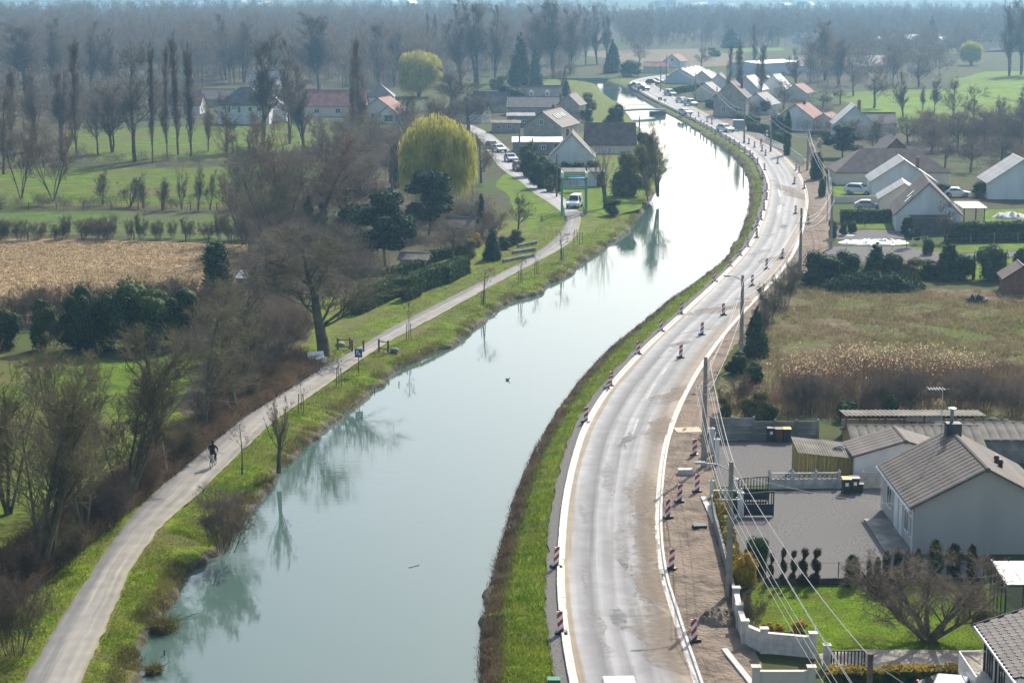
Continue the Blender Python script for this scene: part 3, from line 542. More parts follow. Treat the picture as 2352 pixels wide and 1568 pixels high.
def bare(seed, style, tw=1.0, mats=None, dens=1.0):
    """leafless tree, 10 m tall: (trunk mesh, crown mesh, native width)"""
    rg = np.random.default_rng(seed); T = Acc(); C = Acc(); d = lambda n: max(2, int(round(n * dens)))
    if style == 'round':
        p, r, L = stems(rg, 1, 8.4, 2, .19, 8, .03, .05, 0); l1 = kids(rg, p, r, L, 17, .20, .98, 46, .46, 6, .12, .09, .42, .02, .45)
        a2, a3, W = (8, .25, 1, 38, .82, 5, .09, .11, .5, .011), (8, .15, 1, 36, .58, 4, .06, .13, .5, .008), 7.5
    elif style == 'vase':
        p, r, L = stems(rg, 5, 8.8, 16, .12, 8, .02, .05, .22); l1 = kids(rg, p, r, L, 9, .22, .97, 28, .40, 6, .11, .08, .42, .02, .4)
        a2, a3, W = (7, .2, 1, 32, .82, 5, .08, .10, .5, .010), (6, .15, 1, 33, .58, 4, .05, .12, .5, .008), 6.5
    elif style == 'spread':
        p, r, L = stems(rg, 8, 7.5, 36, .24, 8, .07, .06, .25); l1 = kids(rg, p, r, L, 8, .28, .97, 38, .46, 6, .10, .12, .45, .02, .35)
        a2, a3, W = (7, .2, 1, 42, .82, 5, .07, .15, .5, .012), (6, .15, 1, 42, .6, 4, .05, .17, .5, .009), 16
    elif style == 'column':
        p, r, L = stems(rg, 1, 9.6, 1, .13, 9, .03, .03, 0); l1 = kids(rg, p, r, L, 54, .08, .97, 18, .27, 6, .13, .06, .42, .014, .55)
        a2, a3, W = (6, .15, 1, 20, .7, 4, .12, .08, .5, .009), (5, .15, 1, 22, .6, 3, .10, .1, .5, .007), 1.9
    elif style == 'tall':
        p, r, L = stems(rg, 3, 9.3, 6, .13, 8, .03, .04, .12); l1 = kids(rg, p, r, L, 15, .22, .98, 30, .32, 6, .15, .07, .42, .014, .5)
        a2, a3, W = (7, .15, 1, 28, .82, 5, .12, .09, .5, .010), (6, .15, 1, 30, .6, 4, .09, .11, .5, .008), 4.6
    elif style == 'young':
        p, r, L = stems(rg, 1, 9.0, 1, .13, 6, .03, .02, 0); l1 = kids(rg, p, r, L, 10, .45, .97, 46, .42, 5, .09, .10, .45, .02, .4)
        a2, a3, W = (5, .2, 1, 38, .55, 4, .06, .12, .5, .014), (4, .2, 1, 38, .55, 3, .05, .12, .5, .011), 6
    elif style == 'shrub':
        p, r, L = stems(rg, 22, 8.5, 24, .06, 7, .02, .09, 2.0); l1 = kids(rg, p, r, L, 8, .15, .97, 34, .42, 5, .06, .12, .5, .02, .4)
        a2, a3, W = (6, .15, 1, 38, .82, 4, .04, .14, .5, .013), (5, .15, 1, 40, .6, 3, .03, .15, .5, .010), 9
    elif style == 'pollard':
        p, r, L = stems(rg, 2, 5.0, 7, .34, 6, .02, .06, .2); l1 = kids(rg, p, r, L, 12, .45, 1, 30, .95, 6, .13, .07, .28, .02, .15)
        a2, a3, W = (7, .15, 1, 24, .48, 4, .09, .09, .5, .013), (4, .2, 1, 26, .55, 3, .06, .1, .5, .010), 5
    def dd(a): return (d(a[0]),) + a[1:]
    l2 = kids(rg, *l1, *dd(a2)); l3 = kids(rg, *l2, *dd(a3))
    l4 = kids(rg, *l3, d(4), .1, 1, 30, 1.15, 3, .05, .09, .5, .006)
    T.add(*tubes(p, r, 7)); T.add(*tubes(l1[0], l1[1], 5)); C.add(*tubes(l2[0][:, ::1], l2[1] * 1.0, 3)); 
    C.add(*ribbons(l3[0][:, [0, l3[0].shape[1] // 2, -1]], np.maximum(l3[1][:, 0], .0075) * tw, rg))
    C.add(*ribbons(l4[0], np.full(len(l4[0]), .0062) * tw, rg)); fit([T, C], 10, W)
    m1, m2 = mats or (m_bark, m_twig)
    return T.mesh('trunk', m1, True), C.mesh('crown', m2), W
def leafquads(pts, size, rg, nrm=None, tilt=0.8):
    N = len(pts); n = rg.normal(0, 1, (N, 3)) if nrm is None else unit(nrm + rg.normal(0, tilt, (N, 3)))
    a = unit(np.cross(n, rg.normal(0, 1, (N, 3)))); b = unit(np.cross(n, a)); s = (size * rg.uniform(.55, 1.25, N))[:, None]
    a = a * s; b = b * s * .62
    v = np.stack([pts - a, pts - b, pts + a, pts + b], 1).reshape(-1, 3); return v, np.arange(N * 4).reshape(N, 4)
_ico = None
def ico():
    global _ico
    if _ico is None:
        bm = bmesh.new(); bmesh.ops.create_icosphere(bm, subdivisions=2, radius=1); _ico = (np.array([v.co[:] for v in bm.verts]), np.array([[v.index for v in f.verts] for f in bm.faces])); bm.free()
    return _ico
def blobs(A, cs, rs, n, size, rg, squash=(1, 1, 1), core=0.80):
    """clumps of leaves over a set of lumps (centres cs, radii rs)"""
    cs = np.asarray(cs, float); rs = np.asarray(rs, float); sq = np.asarray(squash); w = rs ** 2 / (rs ** 2).sum(); k = rg.choice(len(cs), n, p=w)
    d = unit(rg.normal(0, 1, (n, 3))); rad = rs[k][:, None] * (1 + rg.normal(0, .10, (n, 1)))
    pts = cs[k] + d * rad * sq; keep = np.ones(n, bool)
    for c, r in zip(cs, rs): keep &= (np.linalg.norm((pts - c) / sq, axis=1) > r * .80) | False
    pts, d = pts[keep], d[keep]; A.add(*leafquads(pts, size, rg, d))
    iv, it = ico()
    for c, r in zip(cs, rs):
        jj = 1 + rg.normal(0, .06, (len(iv), 1)); A.add(iv * jj * r * core * sq + c, None, it)
def leafy(seed, style, mat, n=4200, size=.22, trunk=True, tm=None):
    rg = np.random.default_rng(seed); C = Acc(); T = Acc(); W = 8.0
    if style == 'bush':
        m = 18; z = rg.uniform(1.0, 7.8, m); rr = np.sqrt(np.clip(1 - ((z - 4.4) / 5.4) ** 2, .1, 1)) * 3.0; a = rg.uniform(0, 6.28, m)
        cs = np.stack([np.cos(a) * rr * rg.uniform(.35, 1, m), np.sin(a) * rr * rg.uniform(.35, 1, m), z], 1); blobs(C, cs, rg.uniform(1.5, 2.3, m), n, size, rg); W = 9.5
    elif style == 'cone':
        cs = []; rs = []
        for z in np.linspace(.8, 9.2, 12):
            R0 = 2.6 * (1 - z / 10.4) ** .8
            for j in range(4 if R0 > .8 else 1): a = rg.uniform(0, 6.28); cs.append((math.cos(a) * R0 * .6, math.sin(a) * R0 * .6, z)); rs.append(max(.35, R0 * rg.uniform(.55, .8)))
        blobs(C, cs, rs, n, size, rg, (1, 1, 1.25)); W = 5.4
    elif style == 'columnar':
        cs = []; rs = []
        for z in np.linspace(.8, 9.0, 11):
            for j in range(2): cs.append((rg.normal(0, .25), rg.normal(0, .25), z)); rs.append((1.25 if z < 7 else 1.25 - .38 * (z - 7)) * rg.uniform(.85, 1.15))
        blobs(C, cs, rs, n, size, rg, (1, 1, 1.3)); W = 3.0
    elif style == 'topiary':
        cs = []; rs = []; z = .6
        while z < 9.4:
            w = 1.0 - .55 * (z / 10) ** 1.6 + .42 * math.sin(z * 1.7 + seed) ; w = max(.42, w); a = z * 1.2 + seed
            cs.append((math.cos(a) * .3, math.sin(a) * .3, z)); rs.append(w); z += .42
        blobs(C, cs, rs, n, size, rg, (1, 1, .9)); W = 3.0
    elif style == 'pine':
        m = 26; z = rg.uniform(3.0, 9.3, m); rr = np.interp(z, [3, 5, 7.5, 9.5], [2.6, 3.6, 2.6, .6]); a = rg.uniform(0, 6.28, m)
        cs = np.stack([np.cos(a) * rr * rg.uniform(.3, 1, m), np.sin(a) * rr * rg.uniform(.3, 1, m), z], 1); blobs(C, cs, rg.uniform(.8, 1.5, m), n, size, rg, (1.15, 1.15, .6), .7); W = 8.5
        p, r, L = stems(rg, 1, 8.6, 4, .26, 7, .02, .06, 0); T.add(*tubes(p, r, 6)); l1 = kids(rg, p, r, L, 14, .3, .95, 65, .36, 4, .05, .1, .5, .03); T.add(*tubes(l1[0], l1[1], 4))
    elif style == 'willow':
        p, r, L = stems(rg, 3, 7.0, 14, .34, 7, .02, .07, .2); l1 = kids(rg, p, r, L, 11, .35, 1, 42, .55, 6, .12, .09, .5, .04, .2); T.add(*tubes(p, r, 7)); T.add(*tubes(l1[0], l1[1], 5))
        l2 = kids(rg, *l1, 7, .25, 1, 45, .55, 5, .05, .14, .5, .02); C.add(*tubes(l2[0], l2[1], 3))
        N = 7500; dv = unit(rg.normal(0, 1, (N, 3))); lp = unit(rg.normal(0, 1, (20, 3)) + np.array([0, 0, .3])); bump_ = np.max(dv @ lp.T, 1); R_ = (.46 + .54 * bump_ ** 4) * rg.uniform(.55, 1.0, N) ** .5
        st = dv * R_[:, None] * np.array([4.6, 4.6, 4.6]) + np.array([0, 0, 6.0]); st[:, 2] = np.maximum(st[:, 2], 1.5); rr_ = np.clip(np.hypot(st[:, 0], st[:, 1]) / 4.4, 0, 1)
        dl = np.clip(rg.uniform(.3, 2.6, N) ** 1.2 + rr_ ** 2 * .6, .3, st[:, 2] - .5); out_ = unit(st * np.array([1, 1, 0]) + 1e-6) * .25
        mid = st + out_ * .6 + np.stack([rg.normal(0, .1, N), rg.normal(0, .1, N), -dl * .45], 1); end = mid + np.stack([rg.normal(0, .1, N), rg.normal(0, .1, N), -dl * .55], 1)
        C.add(*ribbons(np.stack([st, mid, end], 1), np.full(N, .035), rg)); W = 8.6
    elif style == 'ivytree':
        cs = []; rs = []
        for z in np.linspace(.6, 8.6, 14): cs.append((rg.normal(0, .35), rg.normal(0, .35), z)); rs.append(rg.uniform(.7, 1.5) * (1 if z < 6 else .7))
        blobs(C, cs, rs, n, size, rg); W = 3.6
    if trunk and not T.v: p, r, L = stems(rg, 1, 5.0, 2, .16, 5, .03, .03, 0); T.add(*tubes(p, r, 6))
    ps = [C] + ([T] if T.v else []); allv = np.concatenate(C.v); h = np.percentile(allv[:, 2], 99.7); rr = np.percentile(np.hypot(allv[:, 0], allv[:, 1]), 98)
    for A in ps: A.v = [v * np.array([W / 2 / rr, W / 2 / rr, 10 / h]) for v in A.v]
    return (T.mesh('trunk', tm or m_bark, True) if T.v else None), C.mesh('crown', mat), W
PR = {}
def proto(k, items): PR[k] = items
proto('round', [bare(11, 'round', 1.6), bare(12, 'round', 1.6)])
proto('roundg', [bare(13, 'round', 1.5, (m_barkg, m_twigg)), bare(14, 'round', 1.5, (m_barkg, m_twigg))])
proto('vase', [bare(21, 'vase', 1.5, (m_barkg, m_twigg)), bare(22, 'vase', 1.5, (m_barkg, m_twigg))])
proto('vaser', [bare(23, 'vase', 1.8, (m_bark, m_twigr))])
proto('spread', [bare(36, 'spread', 1.7, (m_bark, m_twig), 1.2)])
proto('column', [bare(41, 'column', 1.7, (m_bark, m_twigr)), bare(42, 'column', 1.7, (m_bark, m_twigr))])
proto('tall', [bare(51, 'tall', 2.0), bare(52, 'tall', 2.0), bare(53, 'tall', 2.0, (m_bark, m_twigr))])
proto('young', [bare(61, 'young', 2.2), bare(62, 'young', 2.2)])
proto('shrub', [bare(71, 'shrub', 2.2, (m_barkg, m_twigg)), bare(72, 'shrub', 2.2, (m_bark, m_twig)), bare(73, 'shrub', 2.2, (m_bark, m_twigr))])
proto('pollard', [bare(81, 'pollard', 2.0, (m_bark, m_twig))])
proto('pollardbig', [bare(82, 'pollard', 1.6, (m_bark, m_twig), .8)])
proto('bush', [leafy(101, 'bush', m_ever), leafy(102, 'bush', m_hedge), leafy(103, 'bush', m_ever)])
proto('laurel', [leafy(104, 'bush', m_laurel, 3600, .3)])
proto('golden', [leafy(105, 'bush', m_yellow, 3600, .28)])
proto('olive', [leafy(106, 'bush', m_olive, 3600, .26)])
proto('cone', [leafy(111, 'cone', m_ever), leafy(112, 'cone', m_ever)])
proto('columnar', [leafy(121, 'columnar', m_ever), leafy(122, 'columnar', m_hedge)])
proto('topiary', [leafy(130 + k, 'topiary', m_copper, 3600, .15) for k in range(4)])
proto('thuja', [leafy(141, 'columnar', m_hedge, 3600, .16), leafy(142, 'columnar', m_copper, 3600, .16)])
proto('pine', [leafy(151, 'pine', m_pine, 7000, .26), leafy(152, 'pine', m_pine, 7000, .26)])
proto('willow', [leafy(161, 'willow', m_willow), leafy(162, 'willow', m_willow)])
proto('ivytree', [leafy(171, 'ivytree', m_ever, 4200, .2)])
proto('blossom', [leafy(181, 'pine', m_blossom, 5000, .17)])
_pr = random.Random(4)
NAMES = dict(round='bare_tree', roundg='bare_tree', vase='bare_tree', vaser='bare_tree', spread='bare_tree', column='poplar_tree', tall='poplar_tree', young='young_tree', shrub='bare_shrub', pollard='pollard_tree', pollardbig='pollard_tree',
             bush='evergreen_shrub', laurel='laurel_shrub', golden='golden_shrub', olive='shrub', cone='conifer_tree', columnar='cypress_tree', topiary='topiary_conifer', thuja='thuja_tree', pine='pine_tree', willow='willow_tree', ivytree='ivy_clad_tree', blossom='blossom_tree')
CATS = dict(shrub='shrub', bush='shrub', laurel='shrub', golden='shrub', olive='shrub')
def plant_at(kind, loc, h, w, label, group=None, var=None, rz=None, name=None, tilt=0.0):
    it = PR[kind]; tm, cm, W = it[_pr.randrange(len(it)) if var is None else var % len(it)]
    o = thing(name or NAMES[kind], label, CATS.get(kind, 'tree'), loc, _pr.uniform(0, 6.28) if rz is None else rz, group)
    o.scale = (w / W, w / W, h / 10.0)
    if tilt: o.rotation_euler = (0, tilt, 0)
    if tm is not None: link('trunk', tm, o)
    link('crown', cm, o); return o
def plant(kind, bx, by, ty, wpx, label, group=None, var=None, rz=None, name=None, z=0.0, tilt=0.0):
    b = P(bx, by, z); h = PY(bx, ty, b.y).z - z; return plant_at(kind, b, h, wpx / scl(b.y), label, group, var, rz, name, tilt)

# loose cover nobody could count
def inpoly(poly, n, rg):
    poly = np.asarray(poly); lo, hi = poly.min(0), poly.max(0); o = []
    tot = 0
    while tot < n:
        p = rg.uniform(lo, hi, (n * 2, 2)); x, y = p[:, 0], p[:, 1]; ins = np.zeros(len(p), bool); j = len(poly) - 1
        for i in range(len(poly)):
            xi, yi = poly[i]; xj, yj = poly[j]
            c = ((yi > y) != (yj > y)) & (x < (xj - xi) * (y - yi) / (yj - yi + 1e-12) + xi); ins ^= c; j = i
        o.append(p[ins]); tot += ins.sum()
    return np.concatenate(o)[:n]
def blades(A, p, h, w, lean, rg, z=None, bend=0.3):
    N = len(p); hh = h * rg.uniform(.4, 1.3, N); a = rg.uniform(0, 6.28, N); z = np.zeros(N) - .03 if z is None else z
    b0 = np.stack([p[:, 0], p[:, 1], z], 1); dr = np.stack([np.cos(a), np.sin(a), np.zeros(N)], 1) * (rg.normal(0, lean, N) * hh)[:, None]
    mid = b0 + dr * .4 + np.stack([np.zeros(N), np.zeros(N), hh * .6], 1); end = b0 + dr * (1 + bend) + np.stack([np.zeros(N), np.zeros(N), hh], 1)
    A.add(*ribbons(np.stack([b0, mid, end], 1), np.full(N, w) * rg.uniform(.6, 1.3, N), rg)); return A
def stuff(name, A, mat, label, cat): return tag(link(name, A.mesh(name, mat)), label, cat, kind='stuff')
# ------------------------------------------------------------------ plants: where they stand
# big bare trees between towpath and near meadow
plant('vase', 96, 1312, 770, 420, 'large olive twigged bare tree by the towpath, nearest the brown bramble bush', var=0)
plant('vase', 285, 1165, 780, 260, 'bare tree half hidden in the brambles between two larger towpath trees', var=0, rz=2.2)
plant('vase', -40, 1290, 860, 300, 'bare tree at the meadow corner behind the bramble bush', var=1, rz=1.1)
plant('roundg', 540, 950, 700, 190, 'bare tree with drooping twigs over the ditch beside the bracken', var=0, rz=2.0)
plant('vase', 192, 1232, 760, 330, 'slim bare tree rising from the brambles beside the towpath grass', var=1)
plant('roundg', 376, 1098, 725, 270, 'bare tree with forking trunk above the russet bracken', var=0)
plant('roundg', 468, 1002, 645, 270, 'bare tree with twin straight trunks standing on the towpath grass', var=1)
plant('vase', 20, 1180, 780, 300, 'bare tree with fanned stems standing at the edge of the near meadow', var=1)
plant('roundg', 745, 818, 515, 320, 'dense brown bare tree leaning over the white bench', var=0, rz=1.0)
plant('shrub', 35, 1505, 1290, 165, 'dense brown bramble bush beside the start of the gravel path', var=1)
plant('roundg', 560, 880, 620, 190, 'bare tree with fine drooping twigs between dark hedge and towpath', var=0)
plant('round', 610, 700, 540, 160, 'bare tree behind the low blue roof near the stubble', var=1)
# tall bare group with ivy in the middle
plant('vaser', 700, 570, 262, 330, 'tall wide bare tree rising above the pines', var=0)
plant('vase', 640, 590, 330, 220, 'bare tree leaning over the edge of the stubble field', var=1, tilt=-0.12)
plant('round', 800, 560, 300, 210, 'bare brown tree between the pines and the yellow willow', var=0)
plant('vaser', 560, 560, 380, 150, 'bare multi stemmed tree at the corner of the stubble field', var=0)
for x, y, t in [(655, 560, 440), (712, 572, 450), (742, 575, 465)]: plant('ivytree', x, y, t, 34, 'tree trunk wrapped in dark ivy below the tall bare tree', 'ivy wrapped trunks', name='ivy_clad_tree')
plant('pine', 885, 612, 440, 150, 'broad dark pine beside the white garden shed', var=0)
plant('pine', 985, 540, 392, 130, 'dark pine in front of the yellow weeping willow', var=1)
plant('pine', 820, 590, 470, 110, 'dark low pine behind the brown tree of the bench', var=1)
plant('willow', 1008, 486, 268, 178, 'yellow green weeping willow with hanging shoots behind the pine', var=0)
plant('willow', 962, 222, 118, 108, 'pale green weeping willow in front of the grey wood', var=1)
plant('ivytree', 910, 430, 330, 40, 'ivy clad stub beside the yellow willow')
plant('round', 900, 440, 300, 90, 'bare ivy legged tree left of the yellow willow', var=0)
plant('ivytree', 1105, 540, 445, 22, 'ivy covered stump on the grass bank by the lane')
# hedge line before the stubble
for x, y, t, w, l in [(12, 800, 705, 84, 'lowest'), (104, 802, 682, 76, 'slim'), (174, 806, 650, 112, 'broad tall')]: plant('bush', x, y, t, w, l + ' dark ivy clad thorn standing free in the gappy hedge before the stubble')
plant('bush', 262, 802, 668, 124, 'dark evergreen clump at the left end of the dense hedge mass', var=0)
plant('bush', 332, 798, 640, 150, 'tallest dark evergreen clump in the hedge before the stubble', var=1)
plant('bush', 402, 792, 655, 130, 'dark evergreen clump next to the cypress by the stubble', var=2)
plant('columnar', 497, 668, 556, 74, 'broad dark cypress standing in front of the stubble field', var=0)
for x, y, t, w in [(60, 740, 640, 110), (140, 745, 640, 120), (240, 740, 630, 120), (330, 735, 620, 120), (430, 730, 620, 130), (500, 760, 640, 130)]: plant('shrub', x, y, t, w, 'thin brown bare hedge shrub along the near edge of the stubble', 'bare hedge shrubs beside the stubble', var=x % 3)
for x, y, t, w in [(610, 845, 760, 120), (550, 925, 850, 110), (520, 900, 810, 130), (660, 800, 700, 120), (330, 1130, 1010, 130), (260, 1200, 1080, 130), (420, 1060, 950, 110), (150, 1300, 1180, 130), (60, 1340, 1230, 110), (480, 980, 890, 90), (690, 770, 700, 90)]:
    plant('shrub', x, y, t, w, 'tangled brown bare thicket shrub in the ditch beside the towpath', 'thicket shrubs along the towpath ditch', var=(x // 7) % 3)
# small field trees and shrubs
for x, y, t, w in [(417, 482, 380, 32), (455, 483, 375, 44), (482, 482, 385, 34), (372, 482, 400, 60), (298, 475, 395, 70), (236, 470, 385, 55), (330, 478, 410, 50), (540, 480, 390, 60), (580, 478, 380, 70)]: plant('vase', x, y, t, w, 'small fan shaped bare tree on the fence line of the pasture', 'small bare trees on the pasture fence', var=x % 2)
for x in range(-10, 640, 34): plant('shrub', x + _pr.uniform(-14, 14), 548 + _pr.uniform(-3, 4), 508 - _pr.uniform(0, 40), _pr.uniform(26, 74), 'wispy bare hedge shrub along the far edge of the stubble', 'wispy hedge shrubs behind the stubble', var=x % 3)
plant('vaser', 122, 462, 262, 120, 'vase shaped bare tree with russet crown in the bright pasture', var=0)
plant('vaser', 48, 455, 250, 110, 'wide bare tree beside the vase shaped tree in the pasture', var=0, rz=2.0)
plant('round', 8, 400, 190, 90, 'bare tree at the margin of the poplar meadow', var=1)
# poplars, nearest rows
for x, y, t, w, l in [(176, 362, 82, 42, 'broadest Lombardy poplar, standing alone left of the round crowned tree'), (351, 374, 88, 20, 'thinnest Lombardy poplar, next to the round crowned tree'), (384, 366, 95, 27, 'slim Lombardy poplar between the thinnest and the tallest'), (409, 356, 66, 30, 'tallest Lombardy poplar of the row in the pasture'), (439, 360, 96, 30, 'last Lombardy poplar of the row towards the white hipped house'), (25, 330, 150, 34, 'Lombardy poplar at the edge of the wood beside the white farm shed')]: plant('column', x, y, t, w, l, None, var=x % 2)
plant('column', 827, 340, 78, 40, 'narrow poplar at the gable of the red roofed farmhouse', var=0)
plant('column', 810, 334, 108, 26, 'shorter narrow poplar beside the one at the farmhouse gable', var=1)
plant('round', 310, 372, 85, 135, 'big round crowned bare tree with low side limb among the poplars', var=0)
plant('tall', 604, 342, 70, 80, 'bare tree with straight trunk in front of the white hip roofed house', var=0)
plant('tall', 665, 330, 84, 90, 'bare tree left of the red roofed farmhouse', var=1)
plant('round', 590, 335, 250, 50, 'leaning bare tree near the white hip roofed house', var=1)
plant('round', 1075, 305, 180, 130, 'bare tree behind the yellow willow by the hamlet lane', var=0)
plant('round', 1105, 420, 300, 85, 'grey bare tree between willow and lane', var=1)
plant('shrub', 1020, 320, 210, 100, 'russet bare thicket between the cream house and the lane', var=2)
plant('laurel', 910, 250, 205, 30, 'small green shrub beside the cream house') if False else None
for x, y, t, w, k, l in [(700, 345, 150, 90, 'tall', 'bare tree between the straight trunked tree and the tall wide one'), (520, 352, 205, 70, 'round', 'round bare tree at the left end of the hipped house lawn'), (478, 348, 225, 60, 'vaser', 'small russet bare tree beside the last poplar of the row'), (258, 350, 185, 80, 'tall', 'slender bare tree between broadest poplar and round crowned tree'), (225, 356, 215, 60, 'round', 'low bare tree next to the broadest poplar'), (85, 335, 130, 70, 'tall', 'tall bare tree in front of the white farm shed'), (140, 340, 150, 60, 'tall', 'bare tree right of the white farm shed'), (560, 430, 240, 120, 'vaser', 'russet bare tree rising from the scrub at the pasture corner'), (930, 330, 205, 80, 'round', 'bare tree above the annex with the glass front'), (760, 420, 260, 130, 'vaser', 'wide russet bare tree in the scrub behind the ivy trunks'), (850, 380, 250, 90, 'round', 'bare tree in front of the small dark roofed cottage'), (1040, 250, 150, 90, 'tall', 'bare tree between the pale willow and the hamlet lane'),
    (2075, 270, 165, 50, 'tall', 'slim bare tree at the near edge of the long meadow'), (2235, 300, 190, 60, 'round', 'bare tree in the ditch of the long meadow'), (2290, 330, 215, 70, 'round', 'brown bare tree behind the balcony house'), (2340, 300, 190, 60, 'tall', 'bare tree at the far end of the meadow ditch'), (1830, 205, 110, 50, 'tall', 'bare tree between hangar and warehouse'), (1960, 220, 125, 60, 'round', 'bare tree at the warehouse yard edge'), (1800, 250, 180, 50, 'round', 'bare garden tree behind the russet roofed cottage'), (1735, 205, 130, 40, 'tall', 'bare tree behind the shiny roofed house'), (1610, 160, 105, 50, 'round', 'hazy bare tree behind the striped hall'), (1470, 150, 95, 50, 'round', 'hazy bare tree behind the low orange roofed house')]: plant(k, x, y, t, w, l)
# central tall poplars
for x, y, t, w in [(1060, 196, 4, 80), (1095, 192, -8, 90), (1135, 190, 8, 70)]: plant('tall', x, y, t, w, 'tall grey poplar of the clump left of the dark firs', 'grey poplar clump before the haze', var=x % 3)
for x, y, t, w in [(1235, 178, 5, 70), (1272, 180, -12, 80), (1310, 172, 10, 60)]: plant('tall', x, y, t, w, 'tall grey poplar of the clump behind the dormer house', 'poplar clump behind the dormer house', var=x % 3)
for x, y, t, w in [(1345, 150, 14, 44), (1372, 148, 10, 56), (1395, 146, 26, 36)]: plant('tall', x, y, t, w, 'tall slender poplar next to the canal bend', 'slender poplars by the canal bend', var=x % 3)
plant('column', 983, 160, 25, 16, 'thin distant poplar in the grey wood', 'thin distant poplars', var=0); plant('column', 998, 160, 28, 16, 'thin distant poplar in the grey wood', 'thin distant poplars', var=1)
for x, y, t, w in [(735, 215, 25, 90), (870, 190, 45, 60), (905, 195, 60, 50), (560, 190, 40, 60), (520, 185, 30, 60), (60, 205, 50, 90), (115, 200, 40, 80), (205, 215, 45, 90), (250, 215, 60, 70)]: plant('tall', x, y, t, w, 'tall hazy bare tree at the front of the grey wood', 'tall trees at the front of the wood', var=x % 3)
for x, y, t, w in [(1195, 205, 75, 60), (1230, 196, 110, 40)]: plant('cone', x, y, t, w, 'blue green fir between the two poplar clumps', 'firs between the poplar clumps')
plant('cone', 1408, 168, 92, 46, 'dark fir standing alone at the canal bend'); plant('bush', 1450, 176, 138, 60, 'dark round evergreen beside the canal bend fir')
plant('bush', 1165, 255, 192, 84, 'dense dark evergreen group beside the dormer house'); plant('cone', 1300, 222, 180, 26, 'dark fir right of the dormer house')
plant('olive', 1145, 205, 172, 50, 'yellow green bush in front of the grey poplar clump'); plant('olive', 1350, 252, 212, 44, 'olive bush between the chimney house and the canal')
plant('round', 1290, 200, 140, 100, 'grey bare tree above the roof of the dormer house', var=1)
plant('bush', 1410, 300, 236, 58, 'round dark evergreen beside the footbridge'); plant('bush', 1345, 280, 248, 40, 'dark bush behind the skylight house')
plant('bush', 1482, 372, 300, 50, 'dark evergreen next to the brown roofed barn by the canal')
plant('bush', 1325, 262, 235, 26, 'small dark evergreen behind the chimney gable')
# left bank by the hamlet
plant('vase', 1512, 452, 272, 92, 'pale bare tree leaning over the water from the far bank', var=0)
plant('vase', 1488, 462, 380, 40, 'thin young bare tree on the far canal bank', var=1)
plant('pollardbig', 1392, 478, 300, 92, 'massive lopped tree with thick trunk in front of the brown roofed barn')
plant('olive', 1440, 450, 345, 80, 'tall olive shrub on the canal bank behind the lopped tree'); plant('olive', 1475, 425, 330, 60, 'leafy shrub mass on the bank below the barn')
plant('bush', 1405, 495, 455, 48, 'low dark shrub at the foot of the lopped tree')
for x, y in [(1215, 405), (1245, 418), (1235, 432), (1268, 428), (1215, 385)]: plant('bush', x, y, y - 62, 48, 'dark bushy hedge shrub between the lane and the blue white gable', 'hedge shrubs by the lane', name='evergreen_shrub')
for x, y in [(1300, 392), (1330, 392), (1360, 390)]: plant('bush', x, y, y - 22, 36, 'low dark hedge plant at the foot of the blue white gable', 'low hedge below the blue white gable')
plant('olive', 1262, 440, 402, 28, 'small rounded shrub beside the lane in front of the low shed'); plant('columnar', 1282, 440, 405, 16, 'small column shrub beside the wooden pole by the lane')
# allotment gardens
plant('golden', 1088, 566, 535, 42, 'golden yellow shrub beside the brown garden shed'); plant('cone', 1130, 596, 522, 50, 'dark green conifer next to the golden garden shrub')
plant('olive', 1072, 590, 548, 60, 'pale variegated shrub below the golden garden shrub'); plant('bush', 1160, 572, 540, 36, 'rounded dark shrub right of the garden conifer')
plant('round', 1040, 600, 500, 90, 'grey bare garden tree behind the clipped hedges', var=0); plant('round', 1190, 540, 440, 70, 'pale wispy bare tree on the grass bank', var=1)
plant('shrub', 1130, 540, 470, 90, 'brown thicket below the lane by the garden sheds', var=2); plant('shrub', 1075, 530, 450, 80, 'brown thicket between pine and lane', var=0)
plant('olive', 1185, 560, 525, 44, 'low mixed shrub at the end of the allotments')
# canal bank, towpath side
plant('shrub', 515, 1268, 1095, 168, 'dark rounded bare bush overhanging the water', var=1, z=-0.5)
plant('pollard', 640, 1085, 898, 92, 'pollarded willow with upright sprouts on the water edge', z=-0.3)
plant('young', 556, 1088, 960, 76, 'young bare tree beside the pollarded willow', var=0)
plant('young', 1110, 700, 612, 70, 'young umbrella shaped tree on the towpath verge', var=1)
plant('young', 1291, 598, 528, 62, 'young umbrella shaped tree near the green lift bridge', var=0)
for x, y, t, w in [(692, 940, 868, 40), (779, 884, 806, 36), (939, 778, 690, 34), (1195, 650, 590, 34), (1232, 630, 578, 32), (1318, 578, 530, 18)]: plant('young', x, y, t, w, 'slender newly planted tree tied to stakes on the towpath verge', 'newly planted verge trees', var=x % 2)
plant('young', 940, 705, 655, 30, 'slender sapling on the grass between hedge and towpath', var=0)
plant('bush', 378, 1450, 1405, 64, 'round sedge tussock at the water edge', name='sedge_tussock', z=-0.9) if False else None
